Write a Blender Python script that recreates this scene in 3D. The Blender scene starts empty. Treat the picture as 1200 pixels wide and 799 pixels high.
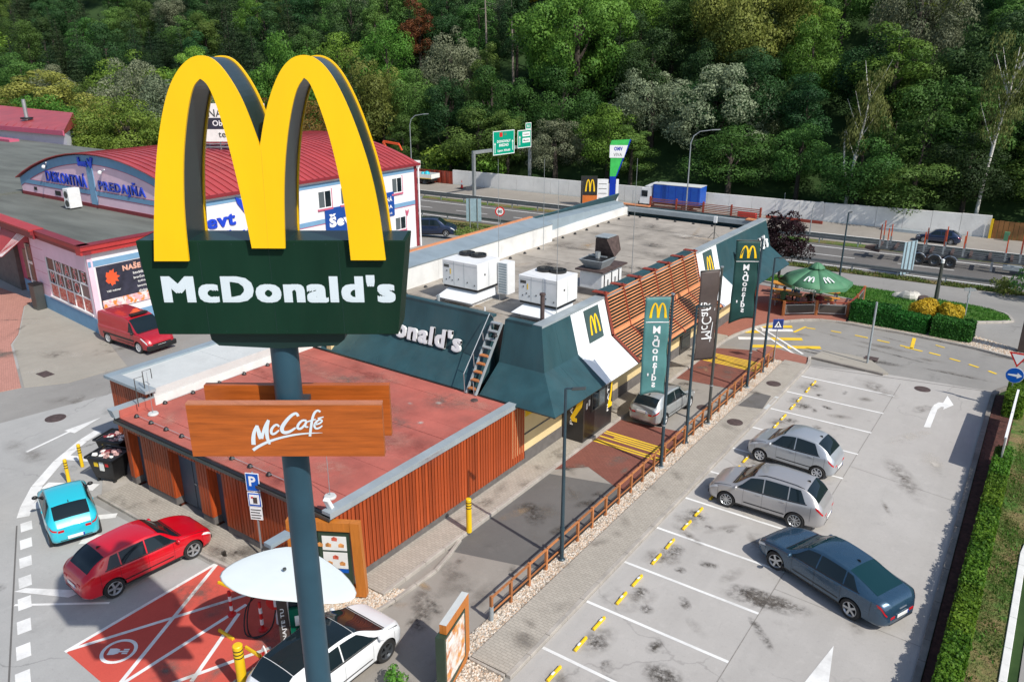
import bpy, bmesh, math, random
import numpy as np
from mathutils import Vector, Matrix, noise
from math import sin, cos, pi, radians, tan, sqrt, atan2
random.seed(7)
S = bpy.context.scene
C = S.collection

# ------------------------------------------------------------------ camera
cd = bpy.data.cameras.new('camera'); cam = bpy.data.objects.new('camera', cd); C.objects.link(cam)
cam.location = (0, 0, 16.0)
cam.rotation_euler = (radians(90 - 19.775), 0, radians(35.2))
cd.sensor_width = 36; cd.lens = 930 / 1200 * 36; cd.clip_start = .1; cd.clip_end = 3000
S.camera = cam
# ------------------------------------------------------------------ light
SUN_EL = radians(45); SUN_AZ = atan2(-.21, .978)      # direction towards the sun
sd = Vector((cos(SUN_AZ) * cos(SUN_EL), sin(SUN_AZ) * cos(SUN_EL), sin(SUN_EL)))
w = bpy.data.worlds.new('World'); S.world = w; w.use_nodes = True
nt = w.node_tree; bg = nt.nodes['Background']
sky = nt.nodes.new('ShaderNodeTexSky'); sky.sky_type = 'NISHITA'; sky.sun_disc = False
sky.sun_elevation = SUN_EL; sky.sun_rotation = pi / 2 - SUN_AZ
sky.air_density = 1.0; sky.dust_density = 1.2; sky.ozone_density = 1.0
nt.links.new(sky.outputs[0], bg.inputs[0]); bg.inputs[1].default_value = .12
sl = bpy.data.lights.new('sun', 'SUN'); sl.energy = 4.0; sl.angle = radians(.53); sl.color = (1, .95, .87)
so = bpy.data.objects.new('sun', sl); C.objects.link(so); so.rotation_euler = sd.to_track_quat('Z', 'Y').to_euler()
S.view_settings.view_transform = 'Standard'; S.view_settings.look = 'None'
S.view_settings.exposure = 0.17; S.view_settings.gamma = 1
S.render.engine = 'CYCLES'

# ------------------------------------------------------------------ terrain
def sv(x, y): return y - .055 * (max(min(x, 60), -300) + 15)
def sst(a, b, v):
    t = min(max((v - a) / (b - a), 0), 1); return t * t * (3 - 2 * t)
def T(x, y):
    s = sv(x, y)
    z = -3.5 * sst(54, 78, s)
    if s > 106:
        d = s - 106
        z += min(d * .62, 62) if d > 6 else .62 * d * d / 12 + d * .0
        if d > 6: z -= .62 * 3
    return z

# ------------------------------------------------------------------ materials
MATS = {}
def lin(c):
    if isinstance(c, str):
        c = [int(c[i:i + 2], 16) / 255 for i in (0, 2, 4)]
        c = [v / 12.92 if v < .04045 else ((v + .055) / 1.055) ** 2.4 for v in c]
    return tuple(c)
class N:
    def __init__(s, name):
        s.m = bpy.data.materials.new(name); s.m.use_nodes = True; s.t = s.m.node_tree
        s.p = s.t.nodes['Principled BSDF']; MATS[name] = s.m
    def n(s, ty, **k):
        o = s.t.nodes.new(ty)
        for a, v in k.items():
            if a.startswith('i_'):
                o.inputs[a[2:].replace('_', ' ')].default_value = v
            else: setattr(o, a, v)
        return o
    def l(s, a, b): s.t.links.new(a, b)
    def co(s, world=False, scale=(1, 1, 1), rot=0):
        if world: src = s.n('ShaderNodeNewGeometry').outputs['Position']
        else: src = s.n('ShaderNodeTexCoord').outputs['Object']
        mp = s.n('ShaderNodeMapping'); mp.inputs['Scale'].default_value = scale; mp.inputs['Rotation'].default_value = (0, 0, rot)
        s.l(src, mp.inputs[0]); return mp.outputs[0]
    def noise(s, co, scale, detail=4, rough=.6, lo=.35, hi=.65):
        t = s.n('ShaderNodeTexNoise', i_Scale=scale, i_Detail=detail, i_Roughness=rough); s.l(co, t.inputs['Vector'])
        r = s.n('ShaderNodeMapRange'); r.inputs[1].default_value = lo; r.inputs[2].default_value = hi
        s.l(t.outputs[0], r.inputs[0]); return r.outputs[0]
    def mix(s, f, a, b, mode='MIX'):
        m = s.n('ShaderNodeMix', data_type='RGBA', blend_type=mode)
        for v, i in ((f, 0), (a, 6), (b, 7)):
            if hasattr(v, 'links') or isinstance(v, bpy.types.NodeSocket): s.l(v, m.inputs[i])
            else: m.inputs[i].default_value = v if i == 0 else (*lin(v)[:3], 1)
        return m.outputs[2]
    def bump(s, h, strength=.2, dist=.02):
        b = s.n('ShaderNodeBump', i_Strength=strength, i_Distance=dist); s.l(h, b.inputs['Height']); s.l(b.outputs[0], s.p.inputs['Normal'])
    def fin(s, col, rough=.7, metal=0, spec=None):
        if isinstance(col, bpy.types.NodeSocket): s.l(col, s.p.inputs['Base Color'])
        else: s.p.inputs['Base Color'].default_value = (*lin(col)[:3], 1)
        s.p.inputs['Roughness'].default_value = rough; s.p.inputs['Metallic'].default_value = metal
        if spec is not None: s.p.inputs['Specular IOR Level'].default_value = spec
        return s.m
def sc(c, k): c = lin(c); return tuple(min(1, v * k) for v in c[:3])
def mat(name, c, rough=.6, metal=0, var=.1, scale=2., world=False, bump=0, stretch=(1, 1, 1), coat=0, spec=None, dirt=0):
    n = N(name); co = n.co(world, stretch)
    f = n.noise(co, scale)
    col = n.mix(f, sc(c, 1 - var), sc(c, 1 + var))
    if dirt:
        g = n.noise(co, scale * .35, 8, .78, .48, .72)
        mm = n.n('ShaderNodeMath', operation='MULTIPLY'); n.l(g, mm.inputs[0]); mm.inputs[1].default_value = dirt
        col = n.mix(mm.outputs[0], col, (.12, .105, .09))
    if bump: n.bump(n.noise(co, scale * 12, 5), bump, .02)
    if coat: n.p.inputs['Coat Weight'].default_value = coat; n.p.inputs['Coat Roughness'].default_value = .04
    return n.fin(col, rough, metal, spec)

def asphalt(name, c1, c2, stain=.5, crack=.6, joints=None):
    n = N(name); co = n.co(True)
    big = n.noise(co, .12, 5, .65, .3, .7); med = n.noise(co, .9, 6, .7, .3, .7); fine = n.noise(co, 30, 2, .5, .2, .8)
    col = n.mix(big, c1, c2)
    col = n.mix(med, col, n.mix(.5, col, n.mix(.5, c1, (.45, .44, .42)))) if False else col
    m1 = n.n('ShaderNodeMath', operation='MULTIPLY'); n.l(med, m1.inputs[0]); m1.inputs[1].default_value = .16
    col = n.mix(m1.outputs[0], col, sc(c1, .55))
    m2 = n.n('ShaderNodeMath', operation='MULTIPLY'); n.l(fine, m2.inputs[0]); m2.inputs[1].default_value = .13
    col = n.mix(m2.outputs[0], col, sc(c1, .35))
    st = n.noise(co, .55, 3, .55, .64, .74)
    st2 = n.noise(co, 3.5, 4, .6, .35, .6)
    m3 = n.n('ShaderNodeMath', operation='MULTIPLY'); n.l(st, m3.inputs[0]); n.l(st2, m3.inputs[1])
    m4 = n.n('ShaderNodeMath', operation='MULTIPLY'); n.l(m3.outputs[0], m4.inputs[0]); m4.inputs[1].default_value = stain
    col = n.mix(m4.outputs[0], col, sc(c1, .3))
    if crack:
        wob = n.n('ShaderNodeTexNoise', i_Scale=.8, i_Detail=5.); n.l(co, wob.inputs['Vector'])
        ad = n.n('ShaderNodeMix', data_type='RGBA', blend_type='LINEAR_LIGHT'); ad.inputs[0].default_value = .9
        n.l(co, ad.inputs[6]); n.l(wob.outputs[1], ad.inputs[7])
        v = n.n('ShaderNodeTexVoronoi', feature='DISTANCE_TO_EDGE', i_Scale=.085); n.l(ad.outputs[2], v.inputs['Vector'])
        r = n.n('ShaderNodeMapRange'); r.inputs[1].default_value = .0012; r.inputs[2].default_value = .004; r.inputs[3].default_value = crack * .42; r.inputs[4].default_value = 0
        n.l(v.outputs[0], r.inputs[0])
        gate = n.noise(co, .22, 2, .5, .45, .55)
        mm = n.n('ShaderNodeMath', operation='MULTIPLY'); n.l(r.outputs[0], mm.inputs[0]); n.l(gate, mm.inputs[1])
        col = n.mix(mm.outputs[0], col, sc(c1, .22))
    tr_ = n.noise(n.co(True, (.5, .06, 1)), 1.3, 5, .6, .5, .72); m5 = n.n('ShaderNodeMath', operation='MULTIPLY'); n.l(tr_, m5.inputs[0]); m5.inputs[1].default_value = .22 * min(1, stain + .3); col = n.mix(m5.outputs[0], col, sc(c1, .5))
    sp_ = n.noise(co, 7, 6, .8, .56, .70); m6 = n.n('ShaderNodeMath', operation='MULTIPLY'); n.l(sp_, m6.inputs[0]); m6.inputs[1].default_value = .30; col = n.mix(m6.outputs[0], col, sc(c1, .48))
    lt_ = n.noise(co, 1.7, 6, .75, .55, .75); m7 = n.n('ShaderNodeMath', operation='MULTIPLY'); n.l(lt_, m7.inputs[0]); m7.inputs[1].default_value = .25; col = n.mix(m7.outputs[0], col, sc(c2, 1.22))
    n.bump(fine, .25, .01)
    return n.fin(col, .88, 0, .3)
def pavers(name, c, w=.2, h=.1, rot=0, mortar=.35, c2=None, stain=.3, world=True):
    n = N(name); co = n.co(world, rot=rot)
    b = n.n('ShaderNodeTexBrick', i_Scale=1., offset=.5); b.inputs['Brick Width'].default_value = w; b.inputs['Row Height'].default_value = h
    b.inputs['Mortar Size'].default_value = .008; b.inputs['Mortar Smooth'].default_value = .3
    b.inputs['Color1'].default_value = (*sc(c, .93), 1); b.inputs['Color2'].default_value = (*sc(c2 or c, 1.07), 1); b.inputs['Mortar'].default_value = (*sc(c, mortar), 1)
    n.l(co, b.inputs['Vector'])
    g = n.noise(co, .5, 6, .7, .3, .75)
    mm = n.n('ShaderNodeMath', operation='MULTIPLY'); n.l(g, mm.inputs[0]); mm.inputs[1].default_value = stain
    col = n.mix(mm.outputs[0], b.outputs[0], sc(c, .45))
    n.bump(b.outputs[1], -.3, .01)
    return n.fin(col, .85, 0, .3)
def wood(name, c, var=.25, axis='z', rough=.5, objvar=.25):
    n = N(name); st = {'z': (6, 6, .6), 'x': (.6, 6, 6), 'y': (6, .6, 6), 'h': (.5, .5, 7)}[axis]
    co = n.co(False, st); f = n.noise(co, 2.2, 5, .65, .3, .7)
    col = n.mix(f, sc(c, 1 - var), sc(c, 1 + var))
    if objvar:
        oi = n.n('ShaderNodeObjectInfo'); hs = n.n('ShaderNodeHueSaturation')
        r = n.n('ShaderNodeMapRange'); r.inputs[3].default_value = 1 - objvar; r.inputs[4].default_value = 1 + objvar
        n.l(oi.outputs['Random'], r.inputs[0]); n.l(r.outputs[0], hs.inputs['Value']); n.l(col, hs.inputs['Color']); col = hs.outputs[0]
    n.bump(f, .12, .01)
    return n.fin(col, rough)
def paint(name, c, metal=.0, rough=.32, coat=1.0):
    n = N(name); n.p.inputs['Coat Weight'].default_value = coat; n.p.inputs['Coat Roughness'].default_value = .05
    co = n.co(); f = n.noise(co, 3, 4, .6, .45, .8)
    r = n.n('ShaderNodeMapRange'); r.inputs[3].default_value = rough; r.inputs[4].default_value = rough + .14; n.l(f, r.inputs[0])
    fm = n.n('ShaderNodeMath', operation='MULTIPLY'); n.l(f, fm.inputs[0]); fm.inputs[1].default_value = .03
    col = n.mix(fm.outputs[0], c, (.3, .27, .23)); m = n.fin(col, rough, metal); n.l(r.outputs[0], n.p.inputs['Roughness']); return m
def leafmat(name, a, b, objvar=.26, trans=.34):
    n = N(name); at = n.n('ShaderNodeAttribute', attribute_name='tint')
    oi = n.n('ShaderNodeObjectInfo')
    col = n.mix(at.outputs['Fac'], a, b)
    hs = n.n('ShaderNodeHueSaturation')
    r = n.n('ShaderNodeMapRange'); r.inputs[3].default_value = 1 - objvar * 1.3; r.inputs[4].default_value = 1 + objvar
    r2 = n.n('ShaderNodeMapRange'); r2.inputs[3].default_value = .5 - objvar * .13; r2.inputs[4].default_value = .5 + objvar * .09
    wn = n.n('ShaderNodeTexWhiteNoise', noise_dimensions='1D'); n.l(oi.outputs['Random'], wn.inputs['W'])
    n.l(oi.outputs['Random'], r.inputs[0]); n.l(wn.outputs[0], r2.inputs[0])
    n.l(r.outputs[0], hs.inputs['Value']); n.l(r2.outputs[0], hs.inputs['Hue']); n.l(col, hs.inputs['Color'])
    n.fin(hs.outputs[0], .6, 0, .25)
    tr = n.n('ShaderNodeBsdfTranslucent'); n.l(hs.outputs[0], tr.inputs[0])
    mx = n.n('ShaderNodeMixShader'); mx.inputs[0].default_value = trans
    out = n.t.nodes['Material Output']; n.l(n.p.outputs[0], mx.inputs[1]); n.l(tr.outputs[0], mx.inputs[2]); n.l(mx.outputs[0], out.inputs[0])
    return n.m
def M(k): return MATS[k]

asphalt('lot', (.43, .41, .385), (.49, .47, .445), .55, .6)
asphalt('lane', (.29, .265, .235), (.37, .345, .31), .9, .6)
asphalt('road', (.27, .26, .245), (.34, .33, .31), .4, .5)
asphalt('road_left', (.38, .38, .37), (.46, .455, .44), .4, .8)
asphalt('highway', (.135, .13, .125), (.185, .175, .165), .3, .2)
asphalt('highway_far', (.30, .27, .235), (.36, .33, .29), .3, .2)
asphalt('dark_patch', (.13, .125, .12), (.175, .168, .16), .5, .3)
asphalt('concrete_apron', (.34, .315, .27), (.42, .39, .335), .4, .6)
asphalt('red_coat', (.60, .085, .062), (.66, .12, .085), .35, .3)
pavers('sidewalk', (.43, .395, .34), .2, .1, 0, .62)
pavers('sidewalk_rot', (.36, .33, .29), .1, .2, pi / 2)
pavers('red_pavers', (.26, .10, .075), .2, .1, 0, .5, None, .55)
pavers('red_plaza', (.36, .15, .11), .2, .1, 0, .6, None, .3)
pavers('pink_plaza', (.50, .25, .20), .2, .1, .4, .7, None, .3)
mat('kerb', (.40, .37, .33), .85, var=.15, scale=1.5, world=True, bump=.3, dirt=.3)
mat('kerb_dark', (.22, .20, .18), .9, var=.2, scale=1.5, world=True, bump=.3, dirt=.3)
mat('white_line', (.78, .78, .76), .7, var=.06, scale=1.2, world=True, dirt=.35)
mat('yellow_line', (.82, .55, .03), .7, var=.08, scale=1.2, world=True, dirt=.35)
mat('soil', (.12, .045, .033), .95, var=.4, scale=6, world=True, bump=1)
mat('stone_a', (.52, .43, .34), .8, var=.15); mat('stone_b', (.5, .36, .25), .8, var=.15); mat('stone_c', (.60, .56, .50), .8, var=.1)
mat('gravel_bed', (.48, .41, .33), .9, var=.35, scale=9, world=True, bump=1)
mat('iron', (.10, .07, .065), .7, var=.3, scale=6, metal=.3)
mat('cream', (.72, .57, .30), .75, var=.04, scale=1, dirt=.12)
mat('plinth', (.13, .12, .115), .85, var=.15, scale=3, bump=.3)
mat('teal', (.024, .070, .084), .5, var=.16, scale=1.2, spec=.4, dirt=.14, stretch=(1, 1, .35))
mat('teal_light', (.045, .125, .13), .42, var=.08, scale=.8)
mat('white_panel', (.82, .85, .87), .5, var=.03, scale=1, dirt=.05)
mat('grey_coping', (.30, .345, .37), .45, var=.08, scale=1, dirt=.1)
mat('blue_grey_metal', (.25, .31, .35), .45, var=.08, scale=1, dirt=.12)
mat('wall_white', (.70, .70, .68), .8, var=.07, scale=1.2, dirt=.2)
mat('roof_felt', (.35, .315, .27), .9, var=.18, scale=.7, world=True, bump=.3, dirt=.55)
mat('roof_felt_red', (.40, .105, .080), .85, var=.2, scale=.5, world=True, bump=.3, dirt=.35)
mat('roof_light', (.55, .57, .56), .8, var=.05, scale=.7, world=True, bump=.2, dirt=.18)
wood('slat_red', (.34, .058, .012), .35)
wood('slat_back', (.10, .02, .008), .3, objvar=0)
wood('louvre', (.62, .25, .11), .2, 'y', .55, .12)
wood('louvre_x', (.28, .085, .045), .2, 'x', .55, .12)
mat('rust_red', (.27, .045, .025), .5, var=.1)
wood('sign_wood', (.40, .105, .014), .22, 'h', .4, 0)
wood('sign_wood_plank', (.42, .098, .014), .3, 'h', .38, 0)
wood('rust_wood', (.50, .19, .10), .1, 'x', .5, 0)
wood('frame_wood', (.50, .165, .025), .15, 'z', .45, 0)
wood('post_wood', (.42, .16, .055), .25, 'z', .6, .2)
mat('sign_green', (.006, .030, .017), .6, var=.2, scale=.9, spec=.15, dirt=.06, stretch=(1, 1, .3))
mat('sign_green_dark', (.010, .030, .028), .35, var=.1, scale=.6)
mat('arch_dark', (.020, .035, .038), .3, var=.15, scale=.8)
mat('arch_yellow', (.95, .56, .0), .45, var=.05, scale=.9, dirt=.05, stretch=(1, 1, .4))
mat('logo_yellow', (.95, .60, .01), .5, var=.04)
mat('letter_white', (.66, .74, .80), .5, var=.02)
mat('white', (.80, .81, .82), .5, var=.03)
mat('pole_blue', (.024, .066, .098), .42, var=.14, scale=.7, spec=.4)
mat('lamp_post', (.035, .065, .085), .4, var=.1, metal=.2)
mat('grey_post', (.09, .095, .09), .4, var=.1, metal=.4)
mat('galv', (.42, .45, .47), .4, var=.12, metal=.6)
mat('galv_matt', (.33, .37, .39), .6, var=.12, metal=.2)
mat('steel_blue_door', (.06, .085, .12), .45, var=.08)
mat('black', (.012, .012, .013), .5, var=.2)
mat('rubber', (.02, .02, .02), .8, var=.2)
mat('car_trim', (.015, .015, .016), .45, var=.1)
mat('bollard_yellow', (.80, .52, .01), .45, var=.05, dirt=.1)
mat('machine_white', (.76, .77, .77), .5, var=.05, scale=1.5, dirt=.2)
mat('pink_wall', (.80, .56, .66), .8, var=.05, scale=.8, dirt=.1)
mat('pink_dark', (.50, .10, .17), .7, var=.05, scale=.8)
mat('blue_band', (.17, .33, .50), .75, var=.05)
mat('offwhite_wall', (.78, .75, .78), .8, var=.03, scale=.8, dirt=.08)
mat('maroon', (.22, .022, .03), .5, var=.1)
mat('red_trim', (.42, .035, .035), .5, var=.08)
mat('red_metal_roof', (.40, .055, .058), .42, var=.12, scale=.5, dirt=.15)
mat('grey_flat_roof', (.13, .14, .125), .9, var=.25, scale=.35, world=True, bump=.3, stretch=(.3, 1.6, 1))
mat('blue_letters', (.015, .06, .55), .4, var=.05)
mat('blue_sign', (.01, .065, .30), .4, var=.05)
mat('green_road_sign', (.0, .30, .19), .4, var=.03)
mat('red_paint', (.60, .02, .02), .4, var=.05)
mat('sign_blue', (.0, .09, .45), .35, var=.03)
mat('navy_sign', (.01, .03, .16), .35, var=.03)
mat('rail_dark', (.17, .19, .20), .55, var=.15, metal=.3); mat('concrete_wall', (.76, .76, .74), .85, var=.07, scale=.4, world=True, dirt=.25, bump=.2)
mat('wood_panel_orange', (.22, .10, .03), .7, var=.3, scale=1)
mat('chassis_grey', (.10, .11, .12), .6, var=.2); mat('umbrella_green', (.075, .215, .115), .7, var=.06)
mat('flag_green_backlit', (.075, .215, .215), .6, var=.06, scale=3); mat('flag_dark_green', (.006, .05, .045), .6, var=.1, scale=3)  # nearest flag's paler green has light through the cloth painted in
mat('flag_brown', (.075, .055, .05), .6, var=.08, scale=3)
mat('canopy_white', (.72, .78, .77), .4, var=.02)
mat('plate_grey', (.05,.09,.09), .5, var=.05); mat('kiosk_black', (.028, .027, .027), .3, var=.15, spec=.5)
mat('menu_green', (.03, .055, .035), .4, var=.1)
mat('terminal_green', (.0, .10, .06), .35, var=.1)
mat('terminal_brown', (.07, .05, .045), .4, var=.1)
mat('paper', (.78, .78, .75), .5, var=.05)
mat('navy_black', (.03, .03, .05), .5, var=.3, scale=2); mat('poster_salmon', (.75, .40, .30), .5); mat('orange_red', (.75, .10, .03), .5)
mat('jeans', (.03,.05,.10), .8); mat('bench_wood', (.62, .27, .04), .5, var=.15); mat('orange_cafe', (.60, .16, .03), .5); mat('fuel_blue', (.0, .03, .38), .4); mat('fuel_green', (.05, .50, .10), .4); mat('sign_back', (.30, .42, .48), .5, var=.1, scale=3); mat('birch_grey', (.22, .19, .16), .9, var=.2); leafmat('hedge_mix', (.03, .10, .01), (.12, .26, .02), .1)
n_ = N('smoked'); n_.fin((.06, .055, .05), .2)
mat('stake_orange', (.62, .09, .025), .5); mat('tarp_blue', (.01, .08, .42), .5, var=.08)
mat('roof_pale', (.50, .20, .16), .85, var=.25, scale=2, world=True); mat('roof_deep', (.33, .075, .055), .85, var=.2, scale=2, world=True)
mat('food_a', (.65, .28, .08), .5, var=.4, scale=8); mat('food_b', (.5, .09, .05), .5, var=.5, scale=9)
mat('trash', (.5, .30, .28), .5, var=.7, scale=9)
mat('bark_dark', (.03, .025, .02), .9, var=.3); mat('bark', (.06, .048, .038), .9, var=.3, scale=4); mat('birch_bark', (.62, .60, .56), .8, var=.25, scale=3, stretch=(1, 1, 2))
mat('skin', (.55, .33, .24), .5, var=.05); mat('rock', (.55, .53, .48), .85, var=.2, scale=3, bump=.5)
n_ = N('glass'); n_.fin((.010, .018, .023), .05, 0, .45)
n_ = N('glass_teal'); n_.fin((.006, .034, .042), .05, 0, .5)
n_ = N('window_glass'); n_.fin((.10, .12, .13), .08, 0, .7)
n_ = N('screen_image')
_c = n_.co(False, (1, 1, 1)); _f = n_.noise(_c, 3.2, 3, .6, .42, .6); _g = n_.noise(_c, 5.1, 2, .6, .45, .6)
n_.fin(n_.mix(_f, (.75, .74, .70), n_.mix(_g, (.70, .32, .08), (.55, .16, .05))), .35)
n_ = N('meat_print')
_c = n_.co(False, (1, 1, 1)); _f = n_.noise(_c, 4, 4, .65, .42, .58); _g = n_.noise(_c, 7, 3, .6, .5, .62)
n_.fin(n_.mix(_g, n_.mix(_f, (.55, .03, .03), (.70, .16, .10)), (.8, .5, .4)), .4)
n_ = N('produce_print')
_c = n_.co(False, (1, 1, 1)); _f = n_.noise(_c, 2.2, 3, .6, .45, .55); _g = n_.noise(_c, 3.6, 3, .6, .52, .6)
n_.fin(n_.mix(_g, n_.mix(_f, (.80, .72, .70), (.75, .42, .45)), (.75, .25, .05)), .4)
n_ = N('grass')
_c = n_.co(True); _f = n_.noise(_c, .35, 6, .7, .3, .7); _g = n_.noise(_c, 6, 4, .7, .3, .7)
n_.bump(_g, 1, .05)
n_.fin(n_.mix(_f, n_.mix(_g, (.045, .13, .02), (.09, .20, .03)), n_.mix(_g, (.10, .17, .03), (.05, .12, .02))), .9, 0, .2)
n_ = N('dry_grass')
_c = n_.co(True); _f = n_.noise(_c, .45, 6, .7, .42, .58); _g = n_.noise(_c, 7, 4, .7, .3, .7)
n_.bump(_g, 1, .05)
n_.fin(n_.mix(_f, n_.mix(_g, (.05, .13, .02), (.10, .20, .04)), n_.mix(_g, (.19, .15, .065), (.27, .20, .10))), .9, 0, .2)
n_ = N('forest_floor')
_c = n_.co(True); _f = n_.noise(_c, .2, 5, .7, .3, .7)
n_.fin(n_.mix(_f, (.02, .045, .015), (.05, .09, .03)), .95, 0, .1)
leafmat('leaf', (0.039, 0.109, 0.022), (0.140, 0.268, 0.058))
leafmat('leaf_dark', (0.017, 0.059, 0.021), (0.059, 0.136, 0.038))
leafmat('leaf_bright', (0.070, 0.178, 0.022), (0.217, 0.382, 0.058))
leafmat('leaf_yellow', (0.109, 0.166, 0.032), (0.281, 0.332, 0.077))
leafmat('leaf_willow', (0.114, 0.153, 0.084), (0.319, 0.369, 0.229))
leafmat('leaf_conifer', (0.017, 0.044, 0.022), (0.058, 0.103, 0.038))
leafmat('leaf_orange', (.15, .075, .02), (.30, .17, .045))
leafmat('leaf_plum', (.012, .007, .010), (.045, .018, .022), .05)
leafmat('leaf_birch', (0.070, 0.109, 0.028), (0.204, 0.243, 0.070))
leafmat('hedge', (.012, .075, .010), (.035, .17, .018), .1, .15)
leafmat('hedge_bright', (.04, .11, .01), (.15, .27, .02), .1)
leafmat('leaf_gold', (.36, .27, .015), (.72, .52, .04), .05)
leafmat('blade', (.03, .12, .015), (.12, .28, .04), .1)
leafmat('leaf_mid', (0.051, 0.140, 0.021), (0.178, 0.319, 0.051)); leafmat('leaf_gold_soft', (.20, .17, .02), (.42, .32, .04)); leafmat('blade_mix', (.17, .15, .06), (.10, .22, .04), .1)  # first leaf green lies between the plain and the bright one
leafmat('blade_dry', (.16, .13, .05), (.10, .20, .04), .1)

def smudge(name, c, a, ns=5.):
    n = N(name); oc = n.n('ShaderNodeTexCoord').outputs['Object']; ln = n.n('ShaderNodeVectorMath', operation='LENGTH'); n.l(oc, ln.inputs[0])
    r = n.n('ShaderNodeMapRange'); r.inputs[1].default_value = 1; r.inputs[2].default_value = .1; n.l(ln.outputs['Value'], r.inputs[0])
    f = n.noise(n.co(True), ns, 6, .7, .36, .62); g = n.noise(n.co(True), ns * .35, 3, .6, .3, .6)
    m1 = n.n('ShaderNodeMath', operation='MULTIPLY'); n.l(r.outputs[0], m1.inputs[0]); n.l(f, m1.inputs[1]); m2 = n.n('ShaderNodeMath', operation='MULTIPLY'); n.l(m1.outputs[0], m2.inputs[0]); n.l(g, m2.inputs[1])
    m3 = n.n('ShaderNodeMath', operation='MULTIPLY', use_clamp=True); n.l(m2.outputs[0], m3.inputs[0]); m3.inputs[1].default_value = a
    m = n.fin(c, .8, 0, .3); n.l(m3.outputs[0], n.p.inputs['Alpha']); return m
smudge('smudge_dark', (.08, .07, .06), 1.25, 6.); smudge('smudge_mid', (.17, .15, .13), .75, 3.); smudge('smudge_soft', (.21, .19, .165), .8, 1.2); smudge('smudge_pale', (.62, .58, .52), .9, 1.5); smudge('smudge_red', (.24, .06, .05), .8, 1.6); smudge('smudge_rose', (.58, .28, .22), .8, 2.2); smudge('smudge_sand', (.42, .30, .18), .8, 2.)
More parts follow.
